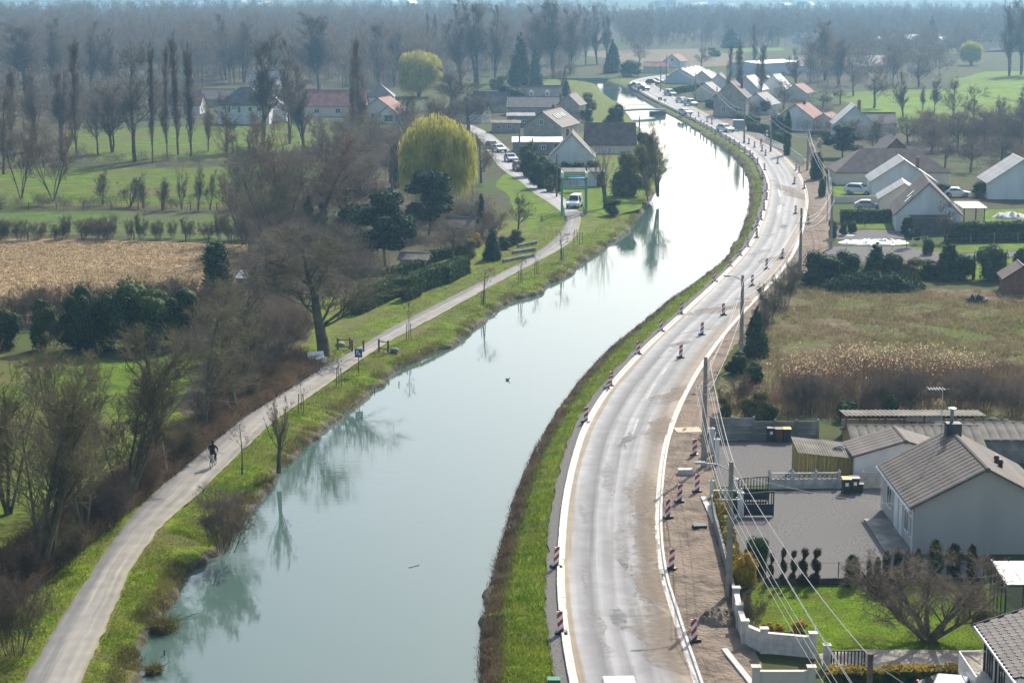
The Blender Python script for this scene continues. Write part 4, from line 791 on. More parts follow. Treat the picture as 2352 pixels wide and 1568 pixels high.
# right side: road edge and waste lot
for x, y, t, w, k, l in [(1735, 818, 703, 70, 'cone', 'dark evergreen shrub beside the lamp pole on the waste lot'), (1690, 860, 805, 60, 'bush', 'dark shrub below the lamp pole at the earth strip'), (1730, 890, 828, 52, 'bush', 'small dark shrub at the corner of the waste lot'),
                      (1884, 652, 576, 104, 'bush', 'large dark round shrub at the road end of the shrub row'), (1946, 645, 574, 70, 'bush', 'dark upright shrub second from the road in the shrub row'), (2010, 640, 556, 76, 'cone', 'dark pointed conifer in the shrub row before the drive'),
                      (2050, 640, 580, 60, 'laurel', 'lighter green shrub right of the pointed conifer'), (2090, 640, 590, 80, 'olive', 'yellow green wispy shrub in the middle of the shrub row'), (2136, 640, 596, 66, 'bush', 'low dark shrub beside the yellow green one'),
                      (2178, 640, 552, 78, 'cone', 'tall dark conifer in the shrub row beside the holly'), (2212, 642, 582, 66, 'bush', 'dark spreading shrub at the foot of the tall conifer'), (2236, 640, 585, 10, 'columnar', 'very thin dark cypress beside the round holly'),
                      (2272, 642, 562, 84, 'laurel', 'round speckled holly bush in the shrub row'), (2345, 640, 570, 44, 'columnar', 'dark cypress by the dark brick shed')]: plant(k, x, y, t, w, l)
for x, y, t, w in [(1770, 735, 640, 70), (1800, 700, 605, 70), (1822, 665, 585, 50), (1745, 770, 690, 60), (1700, 930, 850, 60), (1665, 945, 880, 40)]: plant('shrub', x, y, t, w, 'thin bare shrub along the road edge of the waste lot', 'bare shrubs along the waste lot', var=x % 3)
plant('olive', 1735, 958, 895, 80, 'yellow green scrub behind the concrete panel wall'); plant('laurel', 1770, 962, 925, 40, 'green seedling shrub against the concrete panel wall')
plant('olive', 1665, 955, 910, 36, 'small scrub bush by the road end of the panel wall'); plant('laurel', 1945, 965, 920, 60, 'variegated shrub behind the open shed roof')
plant('laurel', 2045, 958, 905, 40, 'bright green shrub behind the open shed roof'); plant('bush', 2300, 1030, 955, 110, 'dark ivy mass right of the open shed')
# garden of the bungalow
for x, y, t, w in [(1771, 1338, 1268, 18), (1798, 1341, 1256, 21), (1821, 1340, 1262, 22), (1845, 1343, 1258, 30), (1873, 1342, 1258, 32)]: plant('topiary', x, y, t, w, 'narrow russet topiary conifer with wavy outline by the lawn edge', 'wavy topiary conifers by the lawn', var=x)
plant('thuja', 1957, 1345, 1272, 46, 'dark green double thuja at the gap in the lawn edge row', var=0)
for x, y, t, w in [(1995, 1338, 1285, 18), (2015, 1337, 1278, 20), (2036, 1336, 1264, 24), (2060, 1335, 1256, 26), (2084, 1334, 1262, 24), (2107, 1333, 1258, 22), (2190, 1332, 1246, 42), (2231, 1330, 1248, 30)]: plant('thuja', x, y, t, w, 'clipped dark thuja in the row behind the bare garden tree', 'clipped thujas behind the garden tree', var=1)
plant('thuja', 2147, 1333, 1236, 44, 'tallest bright green thuja in the row below the greige gable', var=0)
plant('golden', 1708, 1348, 1270, 62, 'golden conifer shrub inside the curved garden wall'); plant('laurel', 1738, 1312, 1230, 66, 'glossy green laurel beside the golden conifer shrub')
plant('shrub', 1728, 1440, 1345, 66, 'thin brown bare shrub behind the curved garden wall', var=0)
plant('golden', 1762, 1450, 1428, 34, 'orange flowering shrub on top of the curved wall corner'); plant('golden', 1788, 1452, 1432, 30, 'second small orange shrub on the curved wall'); plant('golden', 1840, 1450, 1422, 46, 'orange twigged shrub by the dark garden gate')
plant('spread', 2135, 1470, 1234, 400, 'spreading bare fruit tree with low forked trunk on the lawn', rz=0.6)
plant('olive', 2250, 1430, 1395, 40, 'small green plants beside the glass conservatory')
# beyond the shrub row
plant('pine', 1935, 362, 288, 92, 'broad dark cedar beside the dark hip roofed house', var=0); plant('vase', 2010, 352, 262, 78, 'dense grey bare bush tree left of the brick barn gable', var=0)
plant('blossom', 1862, 372, 330, 30, 'pink blossoming tree by the roadside wires', name='blossom_tree'); plant('blossom', 1884, 350, 318, 24, 'smaller pink blossoming tree beside the cedar', name='blossom_tree')
plant('columnar', 1808, 356, 255, 20, 'tall thin dark cypress beside the road'); plant('columnar', 1876, 412, 350, 34, 'tall dark clipped hedge block beside the road')
for x, y, t, w in [(1895, 185, 38, 60), (1925, 200, 85, 40), (1860, 190, 90, 30)]: plant('tall', x, y, t, w, 'bare tree in front of the long dark warehouse', 'bare trees before the dark warehouse', var=x % 3)
for x, y, t, w in [(2008, 248, 145, 80), (2050, 200, 95, 50)]: plant('round', x, y, t, w, 'round bare tree at the edge of the bright meadow', 'round bare trees by the meadow', var=x % 2)
plant('round', 2110, 200, 120, 80, 'dense grey bare tree left of the bright meadow', var=0); plant('round', 2190, 285, 172, 60, 'dark bare tree standing in the bright meadow', var=1)
plant('tall', 2145, 260, 180, 30, 'thin leaning bare trees in the meadow ditch', var=0); plant('tall', 2120, 255, 190, 26, 'thin bare tree beside the leaning meadow trees', var=1)
for x, y, t, w in [(2318, 175, -5, 50), (2345, 172, -20, 56), (2375, 175, 0, 50)]: plant('tall', x, y, t, w, 'tall grey poplar of the group at the end of the meadow', 'poplars at the end of the meadow', var=x % 3)
for x, y, t, w in [(1674, 236, 96, 20), (1697, 258, 88, 22), (1747, 232, 94, 22)]: plant('column', x, y, t, w, 'narrow poplar beside the timbered house', 'narrow poplars among the roadside houses', var=x % 2)
plant('column', 1732, 160, 50, 18, 'narrow poplar behind the pale hangar', var=0)
for x, y, t, w in [(2085, 330, 262, 70), (2140, 350, 262, 90), (2200, 345, 255, 90), (2260, 350, 245, 90), (2310, 352, 250, 90), (2345, 350, 240, 80), (2170, 385, 300, 70), (2230, 395, 310, 80), (2300, 370, 290, 80), (1960, 330, 270, 60), (1890, 250, 205, 50), (1930, 240, 190, 50)]: plant('round', x, y, t, w, 'brown bare tree of the thicket behind the white gabled houses', 'brown thicket trees behind the gables', var=x % 2)
for x, y, t, w in [(1700, 262, 232, 60), (1752, 262, 226, 44), (1785, 300, 262, 40), (1990, 415, 385, 50), (1950, 412, 385, 40), (2255, 452, 415, 50), (2170, 452, 420, 40)]: plant('bush', x, y, t, w, 'dark garden shrub between the roadside houses', 'garden shrubs between the houses')
plant('bush', 1912, 548, 502, 24, 'clipped ball shaped shrub by the drive', name='evergreen_shrub'); plant('bush', 1936, 540, 508, 22, 'low ball topiary beside the white pebbles'); plant('bush', 1958, 536, 506, 24, 'mushroom shaped topiary beside the gravel drive')
plant('young', 1987, 522, 468, 30, 'small dark leaved tree in front of the clipped hedge', var=0); plant('round', 2170, 556, 455, 56, 'small bare tree in front of the white gable', var=0)
plant('pine', 2083, 568, 500, 34, 'shaggy palm like tree at the corner of the white gabled house', var=1); plant('pine', 2106, 560, 526, 20, 'smaller palm like tree beside the shaggy one', var=0)
plant('laurel', 2133, 584, 548, 30, 'pointed green shrub on the drive island'); plant('columnar', 1888, 452, 410, 20, 'pale flowering shrub at the roadside wall')
for x, y, t, w in [(1680, 110, 62, 60), (2195, 110, 65, 40), (2140, 105, 40, 36), (2070, 118, 78, 50)]: plant('cone', x, y, t, w, 'hazy blue fir standing out in the far wood', 'hazy firs in the far wood')
plant('willow', 2230, 150, 95, 50, 'pale green willow near the far meadow', var=1)
plant('olive', 1640, 130, 108, 36, 'yellow green bush in the haze behind the canal bend')

# far woods that read as one mass
m_litter = M('leaf_litter', (0.06, 0.048, 0.034), (0.115, 0.09, 0.065), 0.5, 0.95, 0.8, 1.5, c3=(0.07, 0.075, 0.03), s3=0.05, spec=0.05, bdist=0.4)
def wood(name, px, n, h, label, seed, src=('tall', 'vaser'), lim=420, mat=None, floor=True):
    rg = np.random.default_rng(seed); poly = [P(x, y)[:2] for x, y in px]; pts = inpoly(poly, n, rg); A = Acc(); base = []
    for s in src:
        for tm, cm, W in PR[s][:2]:
            v = np.zeros(len(cm.vertices) * 3, np.float32); cm.vertices.foreach_get('co', v); v = v.reshape(-1, 3); nl2 = 0
            tv = np.zeros(len(tm.vertices) * 3, np.float32); tm.vertices.foreach_get('co', tv); tv = tv.reshape(-1, 3)
            rr = np.random.default_rng(3)
            k = rr.integers(0, len(v) // 5 - 1, lim) * 5 + (len(v) % 5); tri = np.stack([v[k], v[k + 4], v[(k + 4)]], 1)
            a = v[k]; b = v[np.minimum(k + 4, len(v) - 1)]; d = unit(unit(b - a + 1e-6) + np.array([0, 0, .5])); sd_ = unit(np.cross(d, rr.normal(0, 1, d.shape))) * .045
            up = a + d * rr.uniform(1.0, 2.6, (len(a), 1)); T3 = np.stack([a - sd_, a + sd_, up], 1).reshape(-1, 3)
            m = 8 if s == 'tall' else 5; tk = np.concatenate([tv[0:56:7][:8]])
            base.append((T3, W))
    low = []
    tm, cm, W = PR['shrub'][1]; v = np.zeros(len(cm.vertices) * 3, np.float32); cm.vertices.foreach_get('co', v); v = v.reshape(-1, 3); rr = np.random.default_rng(8); a = v[rr.integers(0, len(v), 110)]; d = unit(rr.normal(0, .5, a.shape) + np.array([0, 0, 1])); sd_ = unit(np.cross(d, rr.normal(0, 1, d.shape))) * .11; LOW = np.stack([a - sd_, a + sd_, a + d * rr.uniform(1.5, 3.5, (110, 1))], 1).reshape(-1, 3)
    if h > 7:
        for p in inpoly(poly, n, rg): s = rg.uniform(.25, .55); A.add(LOW * np.array([s * 1.3, s * 1.3, s]) + np.array([p[0], p[1], -.2]), None, np.arange(len(LOW)).reshape(-1, 3))
    for i, p in enumerate(pts):
        T3, W = base[rg.integers(len(base))]; s = h * rg.uniform(.65, 1.2) / 10; a = rg.uniform(0, 6.28); ca, sa = math.cos(a), math.sin(a); w = s * rg.uniform(.9, 1.5)
        v = np.stack([(T3[:, 0] * ca - T3[:, 1] * sa) * w + p[0], (T3[:, 0] * sa + T3[:, 1] * ca) * w + p[1], T3[:, 2] * s], 1)
        A.add(v, None, np.arange(len(v)).reshape(-1, 3))
        tr = np.array([[-.12, 0, 0], [.12, 0, 0], [.02, 0, 8], [0, -.12, 0], [0, .12, 0], [0, .02, 8]]) * s * np.array([1, 1, 1]) + np.array([p[0], p[1], 0]); A.add(tr, None, [[0, 1, 2], [3, 4, 5]])
    if floor: sheet('woodland_floor', px, -0.021 - .0005 * (seed % 20), m_litter, 'leaf litter and scrub under the ' + label[:60], 'ground', 4, .12)
    return stuff(name, A, mat or m_twig, label, 'wood')
wood('woodland', [(-300, 235), (60, 200), (480, 190), (700, 205), (900, 205), (1030, 185), (1180, 175), (1330, 150), (1340, 100), (1000, 90), (500, 80), (-400, 95)], 1500, 15, 'grey bare wood filling the valley left of the canal', 301, lim=300)
wood('woodland', [(-600, 95), (500, 80), (1000, 88), (1400, 90), (1400, 52), (900, 48), (300, 50), (-900, 60)], 1100, 15, 'hazy blue bare wood behind the grey one', 302, lim=220)
wood('woodland', [(1440, 120), (1620, 108), (1850, 112), (2100, 100), (2400, 110), (2700, 100), (2700, 55), (1900, 45), (1400, 55)], 1300, 13, 'hazy blue bare wood right of the canal bend', 303, lim=240)
wood('woodland', [(1850, 210), (2000, 200), (2160, 190), (2170, 140), (2300, 115), (2500, 120), (2500, 100), (2050, 105), (1850, 130)], 150, 11, 'grey brown bare thicket around the dark warehouse', 304, ('round',), 360)
wood('woodland', [(2080, 350), (2360, 350), (2600, 350), (2600, 325), (2200, 320), (2090, 330)], 70, 6.5, 'brown bare thicket behind the white gabled houses', 305, ('round',), 420, m_twigr)
wood('woodland', [(700, 330), (900, 300), (1080, 290), (1090, 350), (1000, 420), (880, 440), (760, 420)], 90, 6, 'brown bare scrub around the yellow willow', 306, ('round',), 420)
wood('woodland', [(-400, 330), (170, 300), (430, 270), (480, 262), (460, 240), (250, 240), (-400, 260)], 110, 8, 'brown bare scrub behind the poplar pasture', 307, ('round',), 360)
wood('woodland', [(560, 560), (800, 580), (820, 640), (700, 700), (620, 690), (560, 640)], 60, 5, 'tangled grey brown scrub around the low blue roof', 308, ('round',), 420)
wood('woodland', [(-900, 50), (900, 44), (1500, 40), (2500, 38), (3300, 40), (3300, 8), (1200, 6), (-1300, 8)], 260, 9, 'far hazy tree belts before the villages', 309, lim=160, floor=False)

wood('scrub', [(430, 740), (560, 700), (660, 670), (720, 740), (690, 800), (600, 870), (520, 950), (440, 960), (425, 850)], 90, 3.4, 'tangled brown scrub between dark hedge and towpath', 310, ('shrub',), 420)
wood('scrub', [(-60, 760), (230, 735), (440, 720), (440, 690), (230, 700), (-60, 720)], 60, 2.6, 'wispy scrub under the thorn hedge along the stubble', 311, ('shrub',), 420)
wood('scrub', [(880, 480), (940, 440), (1090, 470), (1150, 520), (1120, 560), (1000, 590), (880, 570)], 60, 3.0, 'brown garden scrub around the pines and allotments', 312, ('shrub',), 420)
wood('scrub', [(1640, 262), (1760, 300), (1900, 330), (1910, 250), (1840, 220), (1700, 210)], 60, 3.2, 'bare garden scrub between the roadside houses', 313, ('shrub',), 300)
wood('scrub', [(1860, 300), (2350, 300), (2500, 330), (2500, 420), (2260, 400), (2100, 340), (1900, 345)], 130, 4.2, 'brown scrub between the white gables and the meadow', 314, ('shrub', 'round'), 420, m_twigr)
wood('scrub', [(1120, 300), (1160, 285), (1340, 270), (1350, 300), (1200, 330)], 36, 2.6, 'bare garden bushes among the hamlet roofs', 315, ('shrub',), 300)
wood('scrub', [(500, 400), (700, 376), (830, 400), (850, 450), (760, 500), (620, 520), (540, 500)], 90, 4.0, 'brown bare scrub at the corner of the pastures below the tall trees', 316, ('shrub', 'vaser'), 420)
wood('scrub', [(150, 368), (420, 372), (700, 362), (900, 345), (900, 372), (700, 385), (420, 386), (150, 384)], 70, 2.4, 'low brown hedge scrub between the two pastures', 317, ('shrub',), 300)
wood('scrub', [(-100, 472), (300, 470), (640, 474), (640, 488), (300, 486), (-100, 490)], 70, 2.0, 'low brown hedge scrub along the pasture fence', 318, ('shrub',), 300)
wood('scrub', [(640, 560), (760, 560), (870, 590), (880, 650), (800, 700), (700, 700), (640, 640)], 70, 3.6, 'grey brown scrub under the pines beside the clipped hedges', 319, ('shrub', 'round'), 420)
wood('scrub', [(-60, 330), (60, 320), (200, 330), (210, 372), (60, 400), (-60, 400)], 40, 3.4, 'brown scrub at the wood edge beside the broadest poplar', 320, ('shrub', 'vaser'), 360, m_twigr)
# grass, bramble, reeds
rg = np.random.default_rng(77)
def along(base, d0, d1, n, y0, y1):
    p = resample(base, 0.3); p = p[(p[:, 1] > y0) & (p[:, 1] < y1)]; w = 1 / np.maximum(p[:, 1], 60) ** 1.6; k = rg.choice(len(p), n, p=w / w.sum())
    t = np.gradient(p, axis=0); nn = unit(np.stack([t[:, 1], -t[:, 0]], 1)); return p[k] + nn[k] * rg.uniform(d0, d1, (n, 1)) + rg.normal(0, .15, (n, 2))
def gz(p):                                             # ground height near the canal
    l = _ext(Lw, p[:, 1]) - p[:, 0]; r = p[:, 0] - _ext(Rw, p[:, 1])
    zl = np.interp(l, [o for o, _ in LO][::-1], [z for _, z in LO][::-1]); zr = np.interp(r, [o for o, _ in RO], [z for _, z in RO])
    return np.where(l > -1.6, zl, np.where(r > -1.6, zr, -1.9)) - .04
p = along(Lw, -3.6, -0.35, 46000, 82, 330); p = p[p[:, 0] > np.interp(p[:, 1], PRd[:, 1], PRd[:, 0]) + .12]; A = Acc(); blades(A, p, .15, .02, .5, rg, gz(p)); p = along(PLp, -3.6, -0.15, 22000, 82, 320); p = p[p[:, 0] < np.interp(p[:, 1], PLd[:, 1], PLd[:, 0]) - .1]; blades(A, p, .15, .022, .5, rg)
p = along(Rw, 0.9, 4.2, 34000, 82, 330); p = p[p[:, 0] < np.interp(p[:, 1], KL[:, 1][:150], KL[:, 0][:150]) - .8]; blades(A, p, .22, .024, .5, rg, gz(p))
stuff('bank_grass', A, m_bladeg, 'short green grass on the canal banks and path verges', 'grass')
A = Acc(); p = along(Rw, -0.08, 1.05, 30000, 82, 420); p = p[rg.uniform(0, 1, len(p)) < np.clip(1.25 - np.abs(np.sin(p[:, 1] * .23)) * .5 - (p[:, 1] > 200) * .35, .1, 1)]; blades(A, p, .30, .018, .5, rg, gz(p), .2)
cs_, n_ = [], 0
stuff('dead_bramble', A, m_bladeb, 'brown dead bramble and grass hanging along the water edge by the road', 'bramble')
A = Acc(); p = along(Lw, -1.0, 0.15, 30000, 82, 420); p = p[np.sin(p[:, 1] * .9) + np.sin(p[:, 1] * .37 + 1) > -.5]; blades(A, p, .26, .02, .55, rg, gz(p), .3)
stuff('bank_sedge', A, m_sedge, 'olive sedge tufts at the water edge of the towpath bank', 'sedge')
A = Acc(); p = inpoly([P(x, y)[:2] for x, y in [(735, 850), (560, 960), (380, 1110), (250, 1215), (100, 1340), (-40, 1470), (-60, 1320), (180, 1150), (330, 1060), (470, 960), (610, 850), (690, 810)]], 26000, rg); blades(A, p, 1.0, .024, .7, rg)
stuff('dead_bramble', A, m_bladeb, 'dense brown bramble thicket in the ditch left of the towpath', 'bramble')
A = Acc(); p = inpoly([P(x, y)[:2] for x, y in [(390, 1080), (460, 1010), (450, 970), (400, 990), (380, 1040)]], 3500, rg); blades(A, p, .8, .03, .8, rg)
stuff('dead_bracken', A, m_bladed, 'tan dead bracken between the two towpath trees', 'bracken')
lot = [P(x, y)[:2] for x, y in [(1690, 955), (1730, 890), (1800, 850), (2000, 835), (2200, 842), (2500, 850), (2500, 968), (2330, 962), (1990, 955)]]
def clumps(poly, nc_, per, sig): c_ = inpoly(poly, nc_, rg); return np.repeat(c_, per, 0) + rg.normal(0, 1, (nc_ * per, 2)) * np.repeat(rg.uniform(.4, 1.4, nc_), per)[:, None] * sig
A = Acc(); p = clumps(lot, 170, 90, .9); blades(A, p, .95, .016, .55, rg); stuff('dry_brush', A, m_bladeb, 'brown stems of dead brush covering the waste lot', 'brush')
A = Acc(); p = clumps(lot, 120, 70, 1.2); blades(A, p, .7, .018, .8, rg); stuff('dry_brush', A, m_bladed, 'pale straw stems leaning through the dead brush', 'brush')
rb = [P(x, y)[:2] for x, y in [(1800, 880), (1860, 848), (2000, 836), (2140, 842), (2260, 868), (2150, 885), (1990, 872), (1850, 900)]]
A = Acc(); p = clumps(rb, 70, 60, 1.3); blades(A, p, 1.8, .016, .2, rg); stuff('reed_stems', A, m_reedstem, 'tan reed stems in the waste lot', 'reeds')
k = rg.uniform(.9, 2.1, len(p)); q3 = np.stack([p[:, 0], p[:, 1], k], 1)[rg.uniform(0, 1, len(p)) < .6]; A = Acc(); A.add(*leafquads(q3, .09, rg)); stuff('reed_plumes', A, m_reed, 'pale feathery reed tops catching the sun', 'reeds')
for x, y, t, w in [(1830, 945, 850, 90), (1900, 940, 845, 110), (1975, 950, 850, 100), (2040, 945, 835, 110), (2110, 950, 840, 120), (2190, 945, 838, 110), (2260, 950, 850, 110), (2330, 955, 855, 110), (1860, 920, 850, 70), (2080, 915, 830, 90), (2230, 905, 838, 90)]: plant('shrub', x, y, t, w, 'upright brown thicket shrub among the reeds of the waste lot', 'thicket shrubs among the reeds', var=1 + x % 2)
A = Acc(); p = inpoly([P(x, y)[:2] for x, y in [(1790, 690), (1840, 660), (2300, 672), (2600, 690), (2600, 850), (2320, 850), (1850, 840), (1720, 850), (1735, 770)]], 26000, rg)
keep = (np.sin(p[:, 0] * .9 + np.sin(p[:, 1] * .31) * 2) + np.sin(p[:, 1] * .47 + p[:, 0] * .2)) > -.5; blades(A, p[keep], .42, .03, .9, rg)
stuff('dry_tussocks', A, m_bladed, 'dry tan tussock grass over the waste lot', 'grass')
A = Acc(); p = inpoly([P(x, y)[:2] for x, y in [(1900, 690), (2300, 690), (2600, 720), (2600, 850), (2300, 820), (2000, 790)]], 9000, rg); blades(A, p, .22, .03, .7, rg)
stuff('green_tussocks', A, m_bladeg, 'green grass growing through the dry tussocks', 'grass')
A = Acc(); p = inpoly([P(x, y)[:2] for x, y in [(1722, 1352), (1760, 1338), (2040, 1340), (2280, 1345), (2320, 1400), (2290, 1480), (2270, 1490), (1885, 1492), (1868, 1460), (1750, 1438), (1718, 1400)]], 24000, rg); blades(A, p, .07, .016, .5, rg)
stuff('lawn_blades', A, m_bladeg, 'short bright blades of the garden lawn', 'grass')
A = Acc(); p = inpoly([P(x, y)[:2] for x, y in [(-160, 556), (330, 556), (600, 566), (620, 590), (590, 636), (330, 685), (180, 710), (-160, 740)]], 30000, rg); blades(A, p, .16, .035, 1.4, rg)
stuff('maize_straw', A, m_bladed, 'scattered straw and stalks on the stubble field', 'straw')
# ------------------------------------------------------------------ buildings
def window(parent, x, y, z, w, h, nrm, glass=m_glass, frame=m_pvc, name='window'):
    """frame with a recessed pane; nrm is the outward direction (local), x,y,z the lower middle of the opening"""
    n = Vector(nrm).normalized(); t = Vector((-n.y, n.x, 0)); c = Vector((x, y, z)); b = MB(); g_ = MB(); fw = min(.09, w * .12)
    for u0, u1, z0, z1 in [(-w / 2, w / 2, 0, fw), (-w / 2, w / 2, h - fw, h), (-w / 2, -w / 2 + fw, fw, h - fw), (w / 2 - fw, w / 2, fw, h - fw), (-fw * .35, fw * .35, fw, h - fw)]:
        q = [c + t * u + n * d + Vector((0, 0, zz)) for d in (-.02, .045) for u, zz in ((u0, z0), (u1, z0), (u1, z1), (u0, z1))]
        b.add(q, [(0, 1, 2, 3), (7, 6, 5, 4), (0, 4, 5, 1), (1, 5, 6, 2), (2, 6, 7, 3), (3, 7, 4, 0)])
    q = [c + t * u + n * d + Vector((0, 0, zz)) for d in (-.015, .018) for u, zz in ((-w / 2 + fw * .5, fw * .5), (w / 2 - fw * .5, fw * .5), (w / 2 - fw * .5, h - fw * .5), (-w / 2 + fw * .5, h - fw * .5))]
    g_.add(q, [(0, 1, 2, 3), (7, 6, 5, 4), (0, 4, 5, 1), (1, 5, 6, 2), (2, 6, 7, 3), (3, 7, 4, 0)])
    f = b.build(name, frame, parent); g_.build('pane', glass, f); return f
def house(name, label, pos, rz, w, l, e, r, wallm, roofm, ov=.3, strips=0, hip=False, wins=(), doors=(), chim=(), skyl=(), group=None, edge=None, cap=None, cat='house', ncap=0):
    o = thing(name, label, cat, (pos[0], pos[1], -0.03), math.radians(rz), group); hw, hl = w / 2, l / 2; sl = (r - e) / hw
    b = MB()
    if hip: b.box(-hw, hw, -hl, hl, 0, e)
    else: b.prism([(-hw, 0), (hw, 0), (hw, e), (0, r - .02), (-hw, e)], -hl, hl)
    b.build('wall', wallm, o)
    th = .10; ex = hw + ov; ez = e - ov * sl
    if hip:
        y1 = max(.2, hl - hw); E = [(-ex, -hl - ov), (ex, -hl - ov), (ex, hl + ov), (-ex, hl + ov)]
        q = MB(); q.add([(x, y, ez) for x, y in E] + [(0, -y1, r + .05), (0, y1, r + .05)] + [(x, y, ez - .12) for x, y in E], [(0, 1, 4), (1, 2, 5, 4), (2, 3, 5), (3, 0, 4, 5), (6, 7, 8, 9), (0, 6, 7, 1), (1, 7, 8, 2), (2, 8, 9, 3), (3, 9, 6, 0)])
        rf = q.build('roof', roofm, o)
    else:
        rf = None
        for s in (-1, 1):
            n = Vector((s * sl, 0, 1)).normalized() * th
            def slab(y0, y1, lift=0.0, nm='roof_slope', par=o, mt=roofm):
                u = n * (1 + lift); a = (0, r + .02); c_ = (s * ex, ez + .02); q = MB()
                q.add([(a[0], y0, a[1]), (c_[0], y0, c_[1]), (c_[0], y1, c_[1]), (a[0], y1, a[1]), (a[0] + u.x, y0, a[1] + u.z), (c_[0] + u.x, y0, c_[1] + u.z), (c_[0] + u.x, y1, c_[1] + u.z), (a[0] + u.x, y1, a[1] + u.z)],
                      [(0, 1, 2, 3), (7, 6, 5, 4), (0, 4, 5, 1), (1, 5, 6, 2), (2, 6, 7, 3), (3, 7, 4, 0)]); return q
            rf = slab(-hl - ov, hl + ov).build('roof_slope', roofm, o)
            if strips:
                st = (l + 2 * ov) / strips
                q = MB(); N = Vector((s * sl, 0, 1)).normalized()
                for (f0, f1) in [(0.0, 1.0)]:
                    p0 = Vector((0, 0, r + .02)) + N * th; p1 = Vector((s * ex, 0, ez + .02)) + N * th
                    ys = [0.02, st * .25, st * .72, st - .02]; hs = [.012, .05, .055, .018]; v = [p0 + N * h_ + Vector((0, y_, 0)) for y_, h_ in zip(ys, hs)] + [p1 + N * h_ + Vector((0, y_, 0)) for y_, h_ in zip(ys, hs)]
                    q.add(v, [(0, 1, 5, 4), (1, 2, 6, 5), (2, 3, 7, 6), (0, 4, 7, 3), (4, 5, 6, 7)])
                me = q.mesh('tile_strip', roofm)
                for k in range(strips): link('tile_strip', me, rf, (0, -hl - ov + k * st, 0))
            for (v_, h_, ww, hh, ss) in skyl:                                  # along, down the slope share, size
                if ss != s: continue
                p0 = Vector((0, 0, r + .02)); p1 = Vector((s * ex, 0, ez + .02)); N = Vector((s * sl, 0, 1)).normalized(); d = (p1 - p0); dl = d.length; d.normalize(); c = p0 + d * dl * h_ + N * (th + .07) + Vector((0, v_, 0)); q = MB(); q.bar(c - d * hh / 2, c + d * hh / 2, ww, .10, N)
                k = q.build('skylight', m_anth, rf); q = MB(); c = c + N * .055; q.bar(c - d * (hh / 2 - .06), c + d * (hh / 2 - .06), ww - .12, .02, N); q.build('pane', m_skyl, k)
            if edge is not None:
                for yy in (-hl - ov, hl + ov):
                    q = MB(); q.bar((0, yy, r + .03), (s * ex, yy, ez + .03), .06, .22); q.build('verge_board', edge, o)
        if ncap:
            q = MB(); q.tube([(0, 0, 0), (0, (l + 2 * ov) / ncap * .96, .012)], [.16, .19], 8); me = q.mesh('ridge_tile', cap or roofm)
            for k in range(ncap): link('ridge_tile', me, rf, (0, -hl - ov + k * (l + 2 * ov) / ncap, r + .05))
        else:
            q = MB(); q.tube([(0, -hl - ov, r + .08), (0, hl + ov, r + .08)], .13, 6); q.build('ridge', cap or roofm, rf)
    for f, u, z, ww, hh in wins:
        x, y, n = {'front': (u, -hl, (0, -1, 0)), 'back': (u, hl, (0, 1, 0)), 'left': (-hw, u, (-1, 0, 0)), 'right': (hw, u, (1, 0, 0))}[f]; window(o, x, y, z, ww, hh, n)
    for f, u, ww, hh, mt in doors:
        x, y, n = {'front': (u, -hl, (0, -1, 0)), 'back': (u, hl, (0, 1, 0)), 'left': (-hw, u, (-1, 0, 0)), 'right': (hw, u, (1, 0, 0))}[f]; n = Vector(n); t = Vector((-n.y, n.x, 0)); c = Vector((x, y, .05)); q = MB(); q.bar(c + n * .02, c + n * .02 + Vector((0, 0, hh)), ww, .07, t if False else n); d = q.build('door', mt, o)
        q = MB(); h = c + n * .09 + t * (ww * .35) + Vector((0, 0, hh * .48)); q.bar(h - t * .06, h + t * .06, .03); q.build('handle', m_zinc, d)
    for cx_, cy_, cw, ch, mt in chim:
        base = r - abs(cx_) * sl - .3; q = MB(); q.box(cx_ - cw / 2, cx_ + cw / 2, cy_ - cw / 2, cy_ + cw / 2, base, r + ch); c = q.build('chimney', mt, o); q = MB(); q.box(cx_ - cw / 2 - .06, cx_ + cw / 2 + .06, cy_ - cw / 2 - .06, cy_ + cw / 2 + .06, r + ch + .002, r + ch + .09); q.cyl((cx_, cy_, r + ch + .09), .11, .3, 8); q.build('chimney_cap', m_concgrey, c)
    return o
def hp(x, y, depth): p = P(x, y); return (p.x * (p.y + depth / 2) / p.y * 0 + p.x, p.y + depth / 2)

# the greige bungalow
A_ = P(2091.6, 1170.2, 2.7); RX, RY = A_.x + 4.33, A_.y + 5.1
bung = house('bungalow', 'greige bungalow with brown tiled roof and blank gable facing the lawn', (RX, RY), 0, 8.06, 9.6, 2.87, 5.0, m_greige, m_tilebr, .3, 16, wins=[('left', 2.6, .75, 1.5, 1.35), ('left', -2.7, .75, 1.2, 1.35), ('left', -4.1, .75, .8, 1.35)], doors=[('left', .3, 1.1, 2.2, m_pvc), ('left', -1.1, .9, 2.2, m_pvc)], ncap=30)
q = MB(); q.box(-.45, .45, 3.6, 4.4, 4.4, 5.75); c = q.build('chimney', m_tiledk, bung); q = MB(); q.cyl((-.1, 4.0, 5.75), .11, .85, 8); q.build('flue', m_concgrey, c); q = MB(); q.lathe([(.26, 6.62), (.27, 6.67), (.05, 6.74)], 10, (-.1, 4.0, 0)); q.build('flue_cap', m_pvc, c)
for y in (-1.6, -.6): q = MB(); q.box(1.5, 1.72, y, y + .22, 4.2, 4.62); q.lathe([(.2, 4.62), (.1, 4.8)], 8, (1.61, y + .11, 0)); q.build('roof_vent', m_brownp, bung)
q = MB(); q.tube([(-4.40, -5.1, 2.68), (-4.40, 5.1, 2.68)], .07, 6); q.build('gutter', m_pvc, bung)
